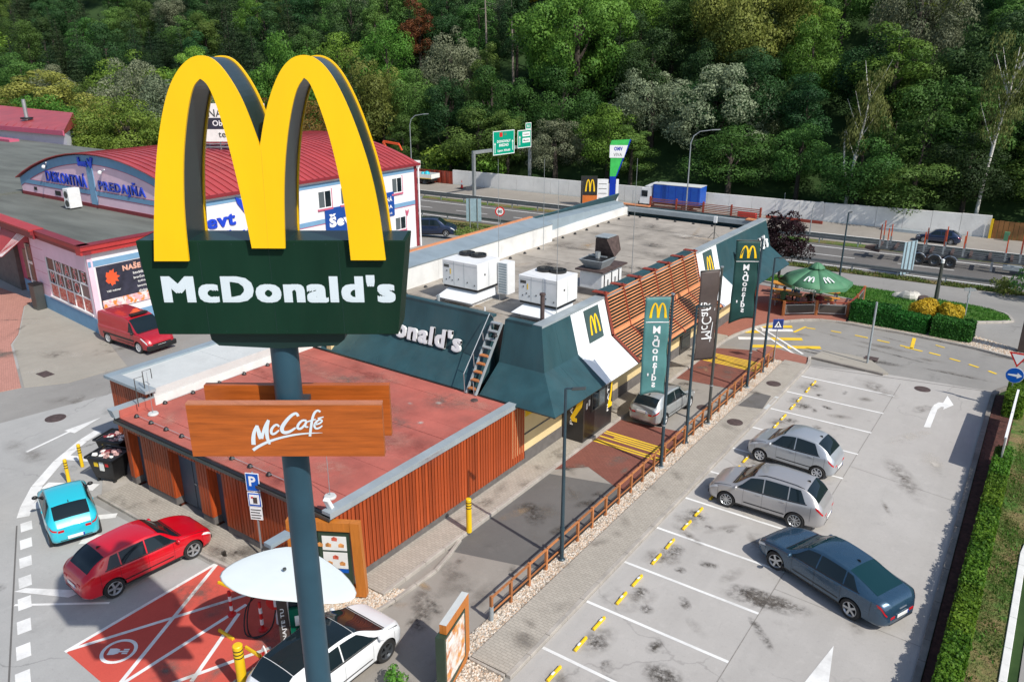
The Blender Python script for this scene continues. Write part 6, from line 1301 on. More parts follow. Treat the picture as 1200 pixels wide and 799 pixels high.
for Pq in ([(0, 0), (.15, .8), (.75, 1.45), (.85, .75), (.35, .1)], [(-.05, 0), (-.7, .9), (-.8, 1.3), (-.35, 1.1), (.02, .5)], [(.3, -.05), (.85, .2), (.8, -.3), (.4, -.5), (.1, -.3)]): sb('butterfly_emblem', MB().prism(Pq, (GX1, 34.4, 5.55), AY, UP, 0, .12), 'blue_letters')
text('TLAČIVÁ', (GX1, 32.7, 4.35), AY, UP, 4.2, .72, 'blue_letters', SB, name='facade_letters', bold=.02, extr=.08); text('A TOVÁR', (GX1, 34.2, 3.4), AY, UP, 4.4, .65, 'blue_letters', SB, name='facade_letters', bold=.02, extr=.08)
sb('wall_lamp', MB().bb(GX1, GX1 + .25, 35.5, 35.8, 6.3, 6.6), 'grey_post'); sb('wall_emblem', MB().prism([(-.2, 0), (0, -.35), (.2, 0), (.2, .25), (0, .1), (-.2, .25)], (GX1 + .02, 51.0 - .2, 3.2), AY, UP, 0, .02), 'pink_dark')
# billboard on the roof
BB = thing('roof_billboard', 'white and dark blue striped rental billboard on rails on the red arched roof', 'billboard', (-55, 37.5, 8.8)); A = Vector((.817, .577, 0)); O = Vector((-55.2, 37.2, .5))
MB().prism([(0, 9.3), (5.0, 9.3), (5.0, 12.1), (0, 12.1)], O, A, UP, -.08, 0).build('board', 'paper', BB, world=True); MB().prism([(0, 10.22), (5.0, 10.22), (5.0, 11.05), (0, 11.05)], O, A, UP, 0, .01).build('dark_stripe', 'navy_black', BB, world=True)
text('NA', O + A * 1.25 + UP * 11.4, A, UP, 0, .55, 'grey_post', BB, bold=.01, proud=.02); text('Obcho', O + A * .95 + UP * 10.66, A, UP, 0, .42, 'white', BB, bold=.02, proud=.02, just='l'); text('tel.:', O + A * 1.3 + UP * 9.85, A, UP, 0, .48, 'grey_post', BB, bold=.01, proud=.02, just='l')
m = MB()
for k in range(5): q = O + A * (k * 1.2 + .1); m.beam(q + UP * 8.6 - SNn * .2, q + UP * 11.5 - SNn * .2, .08, .08); m.beam(q + UP * 8.9, q + Vector((-.6, .8, 0)) * 1.6 + UP * 8.9, .06, .06)
m.beam(O + UP * 8.95 + SNn * .5, O + A * 5 + UP * 8.95 + SNn * .5, .06, .06); m.beam(O + UP * 9.15, O + A * 5 + UP * 9.15, .06, .06); m.build('support_rails', 'galv', BB, world=True)
sb('roof_hatch', MB().bb(-52.6, -51.5, 37.6, 38.8, 8.3, 9.0), 'black')
# building further back
FB = thing('back_building', 'white building with a red metal roof and steel chimney at the left edge', 'building', (-118, 50, 0)); fb = lambda n, m, mt: m.build(n, mt, FB, world=True)
fb('wall', MB().hexa([(-160, 49.6, 0), (-106.5, 52.2, 0), (-120, 60, 0), (-165, 60, 0), (-160, 49.6, 6.6), (-106.5, 52.2, 6.6), (-120, 60, 6.6), (-165, 60, 6.6)]), 'offwhite_wall'); fb('roof', MB().hexa([(-160, 49.1, 6.6), (-105.9, 51.8, 6.6), (-119.5, 60.5, 6.6), (-165, 60.5, 6.6), (-160, 49.1, 7.0), (-105.9, 51.8, 7.0), (-119, 60, 8.3), (-165, 60, 8.9)]), 'red_metal_roof'); fb('fascia', MB().hexa([(-160, 49.0, 6.45), (-105.8, 51.6, 6.45), (-105.8, 51.79, 6.45), (-160, 49.09, 6.45), (-160, 49.0, 7.05), (-105.8, 51.6, 7.05), (-105.8, 51.79, 7.05), (-160, 49.09, 7.05)]), 'pink_dark'); fb('lower_roof', MB().bb(-150, -112, 47.8, 49.0, 5.6, 5.9), 'pink_dark')
m = MB()
for k in range(26): x = -158 + 2 * k; m.beam((x, 51.7 + (x + 106) * .05, 7.03), (x - 12.5, 60, 8.62 - .012 * (x + 158)), .06, .06)
fb('roof_seams', m, 'red_metal_roof'); fb('chimney', MB().tube([(-121, 54.5, 7.2), (-121, 54.5, 10.3)], .25, 12), 'galv'); fb('chimney_collar', MB().tube([(-121, 54.5, 7.7), (-121, 54.5, 7.9)], .8, 12), 'black')
t = tag(thing('waste_bin', 'dark slim rubbish bin by the butcher shop entrance', 'bin', tuple(P1(8.3, 0, .4)))); MB().bb(-.35, .35, -.3, .3, 0, 1.7).build('body', 'grey_post', t, bevel=.04); MB().bb(-.36, .36, -.31, .31, 1.7, 1.8).build('lid', 'black', t)
# ================================================================== VEHICLES
def curve(P):
    X = [p[0] for p in P]; Y = [p[1] for p in P]; n = len(X); d = [(Y[i + 1] - Y[i]) / (X[i + 1] - X[i]) for i in range(n - 1)]
    mm = [d[0]] + [0 if d[i - 1] * d[i] <= 0 else 2 * d[i - 1] * d[i] / (d[i - 1] + d[i]) for i in range(1, n - 1)] + [d[-1]]
    def f(t):
        t = max(X[0], min(t, X[-1])); i = 0
        while i < n - 2 and t > X[i + 1]: i += 1
        h = X[i + 1] - X[i]; q = (t - X[i]) / h
        return (2 * q ** 3 - 3 * q * q + 1) * Y[i] + (q ** 3 - 2 * q * q + q) * h * mm[i] + (-2 * q ** 3 + 3 * q * q) * Y[i + 1] + (q ** 3 - q * q) * h * mm[i + 1]
    return f
paint('paint_silver', (.46, .49, .52), .45, .32); paint('paint_beige', (.45, .44, .44), .45, .32); paint('paint_blue', (.030, .078, .135), .4, .26); paint('paint_silver_b', (.46, .49, .49), .45, .3)
paint('paint_red', (.58, .0, .012), .0, .3); paint('paint_turq', (.02, .50, .62), .0, .3); paint('paint_van_red', (.42, .010, .022), .1, .35); paint('paint_white', (.78, .80, .82), 0, .3); paint('paint_black', (.01, .012, .014), .2, .25); paint('paint_navy', (.012, .028, .075), .4, .3)
mat('rim_silver', (.50, .52, .54), .3, metal=.7, var=.05); mat('rim_dark', (.10, .11, .12), .35, metal=.6, var=.1); mat('hub_white', (.62, .63, .64), .4, var=.05)
mat('lamp_red', (.55, .01, .015), .2, var=.1); mat('lamp_clear', (.72, .76, .78), .12, var=.05); mat('plate_white', (.80, .80, .78), .4, var=.02); mat('eu_blue', (.0, .05, .40), .4, var=.02)
WH = {}
def wheel_parts(kind, rw):
    k = (kind, rw)
    if k not in WH:
        ty = MB().lathe([(rw * .66, -.09), (rw * .95, -.105), (rw, -.08), (rw, .08), (rw * .95, .105), (rw * .66, .09)], (0, 0, 0), 28, A=(1, 0, 0), B=(0, 0, 1), D=(0, 1, 0)).mesh('tyre', 'rubber', smooth=50)
        m = MB(); ax = dict(A=(1, 0, 0), B=(0, 0, 1), D=(0, 1, 0)); m.lathe([(rw * .60, .04), (rw * .68, .085), (rw * .70, .10), (rw * .66, .105), (rw * .60, .07)], (0, 0, 0), 28, **ax); m.lathe([(rw * .17, .03), (rw * .17, .085), (rw * .1, .095), (0, .095)], (0, 0, 0), 12, **ax)
        ns = {'five': 5, 'multi': 10, 'hub': 7, 'dark': 5}[kind]
        for q in range(ns):
            a = 2 * pi * q / ns; ww = rw * (.20 if ns == 5 else .11 if ns == 10 else .16); p0 = Vector((cos(a) * rw * .12, .075, sin(a) * rw * .12)); p1 = Vector((cos(a) * rw * .66, .085, sin(a) * rw * .66)); m.beam(p0, p1, ww, .03, up=(0, 1, 0))
        rim = m.mesh('rim', {'dark': 'rim_dark', 'hub': 'hub_white'}.get(kind, 'rim_silver'), smooth=35)
        dk = MB().lathe([(0, .02), (rw * .66, .02)], (0, 0, 0), 24, **ax).mesh('brake_disc', 'black')
        WH[k] = (ty, rim, dk)
    return WH[k]
def car(name, lb, cat, loc, heading, L, W, H, top, belt, plan, roofw, pm, wheels, rw=.31, rim='five', ws_=(.24, .40), rs_=(.86, .97), side=None, zb=.19, doors=(.36, .58, .78), steer=0, roofmat=None, glass='glass', rails=False, extra=None, fin=True, group=None, hl=(.012, .11), tl=(.925, .99), low=False, bumper=None):
    h = thing(name, lb, cat, loc, heading, group)
    ft, fb, fp, fr = curve(top), curve(belt), curve(plan), curve(roofw)
    fz = curve([(0, zb + .08), (.05, zb), (.94, zb + .01), (1, zb + .12)])
    def ring(t):
        w_ = W / 2 * fp(t); zt = ft(t) ; zbelt = min(fb(t), zt - .012); wr = min(W / 2 * fr(t), w_ * .955); z0 = fz(t); g_ = zt - zbelt
        pts = [(0, z0), (.85 * w_, z0), (.965 * w_, z0 + .07), (.985 * w_, z0 + .22), (w_, (z0 + zbelt) / 2 + .10), (.985 * w_, zbelt - .10), (.95 * w_, zbelt - .005), (wr + (.95 * w_ - wr) * .10, zbelt + g_ * .86), (wr * .88, zt - .028 * min(1, g_ / .3)), (wr * .5, zt - .006), (0, zt)]
        return pts
    cache = {}
    def bp(t, s, sg=1):
        k = round(t, 5)
        if k not in cache: cache[k] = ring(t)
        P = cache[k]; i = min(int(s), 9); q = s - i
        p0, p1, p2, p3 = P[max(i - 1, 0)], P[i], P[i + 1], P[min(i + 2, 10)]
        if i + 2 > 10: p3 = (-P[9][0], P[9][1])
        r = []
        for c in (0, 1):
            m1 = (p2[c] - p0[c]) * .5 * .8; m2 = (p3[c] - p1[c]) * .5 * .8
            if i in (0, 1): m1 = m2 = p2[c] - p1[c]
            r.append((2 * q ** 3 - 3 * q * q + 1) * p1[c] + (q ** 3 - 2 * q * q + q) * m1 + (-2 * q ** 3 + 3 * q * q) * p2[c] + (q ** 3 - q * q) * m2)
        return Vector((L / 2 - t * L, sg * r[0], r[1]))
    ts = sorted(set([0, .004, .012, .025, .045, .98, .99, .996, 1] + [k / 46 for k in range(3, 45)])); sp = [0, 1, 1.5, 2, 2.5, 3, 3.5, 4, 4.5, 5, 5.4, 5.8, 6, 6.3, 6.65, 7, 7.3, 7.6, 8, 8.5, 9, 9.5, 10]
    m = MB(); n = len(sp); rgl = 2 * n - 2; vs = []
    for t in ts: vs += [bp(t, s, 1) for s in sp] + [bp(t, s, -1) for s in sp[-2:0:-1]]
    fs = []
    for i in range(len(ts) - 1):
        for j in range(rgl): a = i * rgl + j; b = i * rgl + (j + 1) % rgl; fs.append((a, b, b + rgl, a + rgl))
    fs.append(tuple(range(rgl))[::-1]); fs.append(tuple((len(ts) - 1) * rgl + j for j in range(rgl)))
    m.add(vs, fs)
    body = m.build('body', [pm, 'car_trim'], h, smooth=40)
    xw = [L / 2 - w_ for w_ in wheels]
    cut = MB()
    for x in xw:
        for sg in (1, -1): cut.lathe([(0, -.32), (rw + .045, -.32), (rw + .045, .3), (0, .3)], (x, sg * (W / 2 - .02), rw), 28, A=(1, 0, 0), B=(0, 0, 1), D=(0, 1, 0), mi=1)
    co = cut.build('cutter', [pm, 'car_trim'], None); co.matrix_world = Matrix.Identity(4)
    body.parent = None; md = body.modifiers.new('b', 'BOOLEAN'); md.object = co; md.operation = 'DIFFERENCE'; md.solver = 'EXACT'
    bpy.context.view_layer.update(); me = bpy.data.meshes.new_from_object(body.evaluated_get(bpy.context.evaluated_depsgraph_get())); body.modifiers.clear(); old = body.data; body.data = me; bpy.data.meshes.remove(old); me.name = 'body'
    me.set_sharp_from_angle(angle=radians(58)); bpy.data.objects.remove(co); body.parent = h
    def patch(nm, c, mt, sg=1, off=.006, nu=12, nv=4):  # c = (t0,s0),(t1,s0'),(t1',s1),(t0',s1) bilinear
        m = MB(); vs = []
        for j in range(nv + 1):
            for i in range(nu + 1):
                a, b = i / nu, j / nv; t = (c[0][0] * (1 - a) + c[1][0] * a) * (1 - b) + (c[3][0] * (1 - a) + c[2][0] * a) * b; s = (c[0][1] * (1 - a) + c[1][1] * a) * (1 - b) + (c[3][1] * (1 - a) + c[2][1] * a) * b
                e = 2e-3; p = bp(t, s, sg); du = bp(min(t + e, 1), s, sg) - bp(max(t - e, 0), s, sg); dv = bp(t, min(s + .05, 10), sg) - bp(t, s - .05, sg); nn = du.cross(dv); 
                if nn.length > 1e-9: nn.normalize()
                ref = Vector((0, p.y, p.z - .6)); nn = nn if nn.dot(ref) > 0 else -nn
                vs.append(p + nn * off)
        m.add(vs, [(j * (nu + 1) + i, j * (nu + 1) + i + 1, (j + 1) * (nu + 1) + i + 1, (j + 1) * (nu + 1) + i) for j in range(nv) for i in range(nu)]); return m.build(nm, mt, h, smooth=60, fix=False)
    def cross(nm, t0, t1, se0, se1, mt, off=.006, nu=18, nv=8):   # patch across the centre line
        m = MB(); vs = []
        for j in range(nv + 1):
            b = j / nv; 
            for i in range(nu + 1):
                u_ = -1 + 2 * i / nu; se = se0 + (se1 - se0) * b; s = 10 - abs(u_) * (10 - se); sg = 1 if u_ >= 0 else -1
                tt = t0 + (t1 - t0) * b; p = bp(tt, s, sg); e = 3e-3; du = bp(tt + e, s, sg) - bp(tt - e, s, sg); dv = bp(tt, min(10, s + .02), sg) - bp(tt, s - .05, sg); nn = du.cross(dv); nn.normalize(); nn = nn if nn.z > 0 else -nn
                vs.append(p + nn * off)
        m.add(vs, [(j * (nu + 1) + i, j * (nu + 1) + i + 1, (j + 1) * (nu + 1) + i + 1, (j + 1) * (nu + 1) + i) for j in range(nv) for i in range(nu)]); return m.build(nm, mt, h, smooth=60, fix=False)
    cross('windscreen', ws_[0] + .012, ws_[1], 7.0, 7.35, glass)
    cross('rear_window', rs_[0], rs_[1], 7.45, 7.1, glass); glass = 'glass'
    if roofmat: cross('roof_panel', ws_[1] + .004, rs_[0] - .004, 7.45, 7.45, roofmat, .004)
    side = side or [(.30, .555, .405, .55), (.57, .80, .565, .79)]
    for a0, a1, b0, b1 in side:
        for sg in (1, -1): patch('side_window', [(a0, 6.12), (a1, 6.12), (b1, 6.92), (b0, 6.92)], glass, sg)
    for sg in (1, -1):
        patch('window_trim', [(side[0][0] - .01, 5.98), (side[-1][1] + .01, 5.98), (side[-1][1] + .01, 6.11), (side[0][0] - .005, 6.11)], 'car_trim', sg, .004)
        for dd in doors: patch('door_gap', [(dd, 2.2), (dd + .0018, 2.2), (dd + .0018, 5.97), (dd, 5.97)], 'black', sg, .002, 1, 10)
        patch('panel_gap', [(.06, 6.15), (ws_[0] - .005, 6.15), (ws_[0] - .005, 6.27), (.06, 6.35)], 'black', sg, .002, 10, 1); patch('panel_gap', [(.105, 2.6), (.107, 2.6), (.107, 5.9), (.105, 5.9)], 'black', sg, .002, 1, 8); patch('panel_gap', [(tl[0] - .03, 3.2), (tl[0] - .028, 3.2), (tl[0] - .028, 5.8), (tl[0] - .03, 5.8)], 'black', sg, .002, 1, 6)
        patch('side_moulding', [(doors[0] + .01, 3.15), (doors[-1] - .01, 3.15), (doors[-1] - .01, 3.3), (doors[0] + .01, 3.3)], 'car_trim', sg, .006, 12, 1)
        patch('sill', [(.23, 1.9), (.8, 1.9), (.8, 2.5), (.23, 2.5)], 'car_trim', sg, .004)
        for dd in doors[1:]:
            p = bp(dd - .035, 5.25, sg); MB().bb(p.x - .08, p.x + .08, p.y - .012, p.y + .022, p.z - .012, p.z + .014).build('door_handle', pm, h, bevel=.005)
        p = bp(side[0][0] + .015, 6.05, sg); mm = MB().ball((p.x - .02, p.y + sg * .12, p.z + .05), .1, 10, 6, .65, 1.05, .72); mm.beam((p.x, p.y - sg * .01, p.z + .01), (p.x - .02, p.y + sg * .08, p.z + .03), .05, .03); mm.build('mirror', pm if not low else 'car_trim', h, smooth=True)
        patch('headlight', [(hl[0], 4.75), (hl[1], 5.15), (hl[1] - .02, 5.75), (hl[0] + .012, 5.7)], 'lamp_clear', sg, .006, 8, 3)
        patch('tail_light', [(tl[0] + .015, 4.95), (tl[1], 4.9), (tl[1], 5.55), (tl[0], 5.72)], 'lamp_red', sg, .006, 8, 3)
    f = bp(0, 4, 1); r = bp(1, 4, 1); zf = (fz(0) + fb(0)) / 2; zr = fb(1)
    def pl(x, sgn, z, y=0):
        p = MB().bb(min(x, x + sgn * .02), max(x, x + sgn * .02), y - .26, y + .26, z - .055, z + .055).build('number_plate', 'plate_white', h, bevel=.004); yy = -.26 if sgn > 0 else .215; yy = .215 if sgn > 0 else -.26
        MB().bb(min(x + sgn * .0205, x + sgn * .022), max(x + sgn * .0205, x + sgn * .022), yy if sgn < 0 else yy, (yy + .045), z - .055, z + .055).build('eu_band', 'eu_blue', p)
    MB().bb(L / 2 - .03, L / 2 + .012, -.45 * W * .75, .45 * W * .75, .27, .40).build('lower_grille', 'car_trim', h, bevel=.01); MB().bb(L / 2 - .03, L / 2 + .008, -.3 * W, .3 * W, fb(.01) - .12, fb(.01) - .04).build('grille', 'car_trim', h, bevel=.01); pl(L / 2 + .01, 1, .46)
    zpl = extra.get('plate', .50) if extra else .50; pl(-L / 2 - .012, -1, zpl) ; MB().bb(-L / 2 - .006, -L / 2 + .03, -.30 * W, .30 * W, zb + .13, .36).build('lower_bumper', 'car_trim', h, bevel=.01)
    for sg in (1, -1): MB().bb(-L / 2 - .005, -L / 2 + .02, min(sg * .3 * W * fp(1), sg * .47 * W * fp(1)), max(sg * .3 * W * fp(1), sg * .47 * W * fp(1)), fb(1) - .15, fb(1) - .06).build('tail_light', 'lamp_red', h, bevel=.004)
    if extra and extra.get('strip'): MB().bb(-L / 2 - .01, -L / 2 + .01, -.16, .16, zpl + .2, zpl + .225).build('emblem_strip', 'galv', h)
    b_ = MB().prism([(.05 * cos(q * pi / 4), .05 * sin(q * pi / 4)) for q in range(8)], (-L / 2 - .004, 0, min(fb(1) , .85) - .02), (0, -1, 0), (0, 0, 1), 0, .012) if False else None
    for i, x in enumerate(xw):
        for sg in (1, -1):
            wl = thing('wheel', None, None, (x, sg * (W / 2 - .115), rw), (steer if i == 0 else 0) + (pi if sg < 0 else 0)); wl.parent = h
            ty, ri, dk = wheel_parts(rim, rw); link('tyre', ty, wl); link('rim', ri, wl); link('brake_disc', dk, wl)
    MB().bb(xw[1] - .3, xw[0] + .3, -W / 2 + .25, W / 2 - .25, .14, .3).build('underbody', 'black', h)
    if rails:
        for sg in (1, -1): MB().tube([bp(ws_[1] + .03 + (rs_[0] - ws_[1] - .05) * q / 6, 7.75, sg) + UP * (.035 if 0 < q < 6 else .0) for q in range(7)], .014, 6).build('roof_rail', 'black', h, smooth=True)
    if fin: p = bp(rs_[0] - .03, 10); MB().hexa([(p.x - .09, -.02, p.z - .01), (p.x + .09, -.005, p.z - .01), (p.x + .09, .005, p.z - .01), (p.x - .09, .02, p.z - .01), (p.x - .07, -.008, p.z + .055), (p.x - .02, -.004, p.z + .05), (p.x - .02, .004, p.z + .05), (p.x - .07, .008, p.z + .055)]).build('antenna', 'black', h)
    cross('wiper', ws_[0] - .002, ws_[0] + .008, 7.3, 7.3, 'black', .012)
    h['_bp'] = 0; del h['_bp']; return h, bp, patch, cross
PLAN = [(0, .60), (.012, .76), (.04, .89), (.10, .97), (.22, 1), (.72, 1), (.88, .965), (.955, .90), (.985, .82), (1, .66)]
hd = lambda dx, dy: atan2(dy, dx)
# small silver hatchback (rounded)
car('parked_car', 'small rounded silver hatchback in the bay furthest from the camera', 'car', (-7.38, 30.85, .01), hd(-1, .07), 3.62, 1.66, 1.58,
    [(0, .55), (.03, .76), (.10, .92), (.24, 1.04), (.41, 1.48), (.56, 1.58), (.74, 1.53), (.86, 1.33), (.94, 1.05), (.98, .90), (1, .72)], [(0, .52), (.06, .76), (.22, .94), (.6, .97), (.9, 1.0), (1, .74)], PLAN, [(0, .6), (.2, .82), (.42, .72), (.8, .70), (.92, .70), (1, .6)], 'paint_silver', (.64, 3.02), .295, 'hub', (.235, .415), (.79, .93), [(.27, .55, .395, .55), (.563, .83, .56, .76)], hl=(.02, .15))
car('parked_car', 'silver beige estate car with black roof rails between the small hatchback and the blue liftback', 'car', (-7.1, 26.75, .01), hd(-1, .0), 4.28, 1.77, 1.62,
    [(0, .56), (.03, .76), (.12, .93), (.23, 1.03), (.39, 1.52), (.52, 1.62), (.80, 1.57), (.89, 1.38), (.95, 1.10), (.98, .96), (1, .74)], [(0, .55), (.06, .78), (.22, .95), (.6, 1.0), (.93, 1.06), (1, .80)], PLAN, [(0, .6), (.2, .84), (.40, .73), (.85, .70), (.94, .68), (1, .6)], 'paint_beige', (.80, 3.33), .325, 'multi', (.225, .395), (.835, .94), [(.25, .49, .37, .485), (.50, .70, .495, .695), (.71, .85, .705, .79)], rails=True, doors=(.33, .495, .70))
car('parked_car', 'dark blue grey liftback parked crookedly, nearest of the three cars in the car park', 'car', (-3.98, 23.35, .01), hd(-.918, .397), 4.9, 1.86, 1.45,
    [(0, .52), (.025, .66), (.12, .82), (.27, .95), (.42, 1.38), (.52, 1.445), (.66, 1.41), (.80, 1.24), (.91, 1.08), (.965, 1.03), (.985, .96), (1, .74)], [(0, .46), (.05, .66), (.25, .88), (.6, .93), (.85, 1.0), (.95, .98), (1, .66)], [(0, .56), (.012, .74), (.04, .88), (.10, .96), (.22, 1), (.70, 1), (.84, .97), (.94, .90), (.98, .80), (1, .62)], [(0, .6), (.25, .84), (.42, .68), (.66, .63), (.80, .62), (.92, .64), (1, .5)], 'paint_blue', (.98, 3.82), .335, 'five', (.255, .42), (.70, .905), [(.30, .50, .41, .50), (.51, .70, .51, .685), (.71, .81, .695, .735)], doors=(.33, .505, .70), steer=.25, glass='glass_teal', extra={'strip': 1, 'plate': .56}, tl=(.93, .99))
car('parked_car', 'silver estate hatchback waiting in the drive-through lane behind the green flag', 'car', (-14.0, 32.25, .02), hd(.06, 1), 4.0, 1.65, 1.45,
    [(0, .54), (.03, .72), (.10, .86), (.26, .97), (.42, 1.40), (.55, 1.45), (.80, 1.40), (.885, 1.22), (.94, 1.0), (.98, .92), (1, .72)], [(0, .52), (.06, .72), (.25, .88), (.6, .92), (.9, .96), (1, .78)], PLAN, [(0, .6), (.2, .82), (.42, .72), (.8, .70), (.92, .68), (1, .62)], 'paint_silver_b', (.78, 3.24), .30, 'hub', (.25, .42), (.85, .945), [(.29, .55, .405, .545), (.56, .80, .555, .78)], rails=False, doors=(.36, .555, .77), extra={'plate': .78}, tl=(.93, .998))
car('parked_car', 'bright red hatchback with dark rear glass beside the red charging bays', 'car', (-22.85, 11.15, .02), hd(.07, 1), 4.36, 1.79, 1.49,
    [(0, .54), (.03, .72), (.12, .87), (.27, .98), (.42, 1.42), (.53, 1.48), (.78, 1.42), (.88, 1.26), (.94, 1.04), (.98, .95), (1, .72)], [(0, .52), (.06, .74), (.24, .92), (.6, .96), (.92, 1.02), (1, .82)], PLAN, [(0, .6), (.2, .84), (.40, .72), (.82, .68), (.93, .64), (1, .6)], 'paint_red', (.84, 3.49), .33, 'five', (.255, .415), (.81, .94), [(.29, .53, .405, .525), (.54, .72, .535, .715), (.73, .83, .725, .775)], doors=(.34, .535, .74), extra={'plate': .60}, tl=(.91, .995))
car('parked_car', 'small turquoise hatchback seen from behind beside the dashed edge line', 'car', (-27.55, 11.15, .02), hd(-.937, .33), 3.6, 1.66, 1.47,
    [(0, .58), (.03, .74), (.10, .86), (.24, .98), (.42, 1.42), (.55, 1.47), (.80, 1.40), (.92, 1.14), (.97, .96), (1, .82)], [(0, .52), (.06, .74), (.24, .90), (.6, .93), (.92, .97), (1, .80)], PLAN, [(0, .6), (.2, .82), (.42, .72), (.8, .68), (.93, .66), (1, .62)], 'paint_turq', (.70, 3.07), .285, 'hub', (.23, .41), (.82, .945), [(.28, .60, .395, .59), (.62, .80, .61, .77)], doors=(.36, .62), low=True, extra={'plate': .42}, tl=(.95, .999))
car('parked_car', 'white electric hatchback with black roof and bonnet glass at the bottom behind the sign pole', 'car', (-14.1, 11.3, .02), hd(.02, 1), 4.3, 1.81, 1.55,
    [(0, .62), (.03, .82), (.10, .94), (.18, 1.02), (.40, 1.50), (.52, 1.55), (.85, 1.48), (.93, 1.26), (.97, 1.05), (1, .90)], [(0, .56), (.06, .80), (.18, .96), (.6, 1.0), (.92, 1.05), (1, .86)], PLAN, [(0, .6), (.15, .84), (.40, .72), (.85, .68), (.94, .66), (1, .6)], 'paint_white', (.80, 3.57), .345, 'dark', (.165, .40), (.86, .955), [(.23, .53, .39, .525), (.54, .78, .535, .77)], doors=(.30, .535, .76), roofmat='glass', hl=(.03, .12))
# boxier shapes
v_, bpv, pv, cv_ = car('delivery_van', 'small dark red delivery van with a roof sign parked at the butcher shop wall', 'van', (-43.35, 23.25, .02), hd(1, .03), 4.85, 1.9, 1.94,
    [(0, .66), (.03, .86), (.10, 1.02), (.20, 1.14), (.36, 1.80), (.44, 1.90), (.9, 1.94), (.985, 1.86), (1, 1.70)], [(0, .60), (.06, .84), (.18, 1.06), (.6, 1.12), (.9, 1.12), (1, 1.1)], [(0, .74), (.012, .84), (.04, .92), (.10, .97), (.22, 1), (.97, 1), (1, .97)], [(0, .62), (.15, .86), (.36, .80), (.9, .86), (1, .86)], 'paint_van_red', (.90, 3.95), .33, 'hub', (.185, .36), (.992, .996), [(.23, .36, .325, .36)], doors=(.26, .38, .62), low=True, fin=False, hl=(.02, .13), tl=(.975, .998))
MB().bb(L_ := 2.30, 2.46, -.92, .92, .24, .55).build('front_bumper', 'car_trim', v_, bevel=.05); 
for sg in (1, -1): MB().bb(-1.9, 1.2, sg * .95 - .012, sg * .95 + .012, .62, .72).build('side_moulding', 'car_trim', v_)
MB().bb(.35, .65, -.5, .5, 1.93, 2.02).build('roof_sign_base', 'black', v_); MB().hexa([(.1, -.3, 1.94), (.34, -.3, 1.94), (.34, .3, 1.94), (.1, .3, 1.94), (.2, -.12, 2.2), (.26, -.12, 2.2), (.26, .12, 2.2), (.2, .12, 2.2)]).build('roof_sign', 'orange_red', v_)
car('passing_van', 'dark blue people carrier behind the restaurant beside the slip road', 'van', (-49.3, 56.9, -.12), hd(.85, .52), 4.4, 1.83, 1.66,
    [(0, .62), (.03, .82), (.10, .96), (.2, 1.05), (.38, 1.58), (.5, 1.66), (.88, 1.62), (.95, 1.40), (.98, 1.1), (1, .9)], [(0, .56), (.06, .8), (.2, .98), (.6, 1.02), (.93, 1.06), (1, .85)], PLAN, [(0, .6), (.2, .84), (.38, .76), (.88, .74), (1, .66)], 'paint_navy', (.9, 3.6), .32, 'five', (.205, .38), (.89, .965), None)
o_, *_ = car('passing_car', 'dark blue hatchback driving on the far carriageway before the concrete wall', 'car', (-11.3, 97.9, -3.47), hd(-1, -.04), 4.45, 1.78, 1.45,
    [(0, .56), (.03, .72), (.12, .84), (.27, .94), (.42, 1.38), (.52, 1.45), (.78, 1.42), (.9, 1.2), (.96, 1.0), (1, .85)], [(0, .50), (.06, .72), (.25, .88), (.6, .93), (.9, .98), (1, .8)], PLAN, [(0, .6), (.2, .84), (.42, .72), (.8, .7), (1, .62)], 'paint_navy', (.85, 3.5), .32, 'multi', (.26, .42), (.82, .94), None, doors=(.36, .56, .77))
car('passing_car', 'black car cut off by the left edge of the view', 'car', (-30.2, 8.05, .02), hd(.80, -.6), 4.3, 1.78, 1.5,
    [(0, .56), (.03, .72), (.12, .84), (.27, .96), (.42, 1.42), (.52, 1.5), (.8, 1.45), (.9, 1.2), (.96, 1.0), (1, .85)], [(0, .50), (.06, .72), (.25, .9), (.6, .95), (.9, 1), (1, .8)], PLAN, [(0, .6), (.2, .84), (.42, .72), (.8, .7), (1, .62)], 'paint_black', (.85, 3.5), .32, 'five', (.26, .42), (.82, .94), None)
car('parked_car', 'pale car just showing beyond the restaurant roof beside the fuel sign', 'car', (-50.6, 89.2, -3.47), hd(1, .1), 4.2, 1.76, 1.5,
    [(0, .56), (.03, .72), (.12, .84), (.27, .96), (.42, 1.42), (.52, 1.5), (.8, 1.45), (.9, 1.2), (.96, 1.0), (1, .85)], [(0, .50), (.06, .72), (.25, .9), (.6, .95), (.9, 1), (1, .8)], PLAN, [(0, .6), (.2, .84), (.42, .72), (.8, .7), (1, .62)], 'paint_white', (.85, 3.5), .32, 'five', (.26, .42), (.82, .94), None)
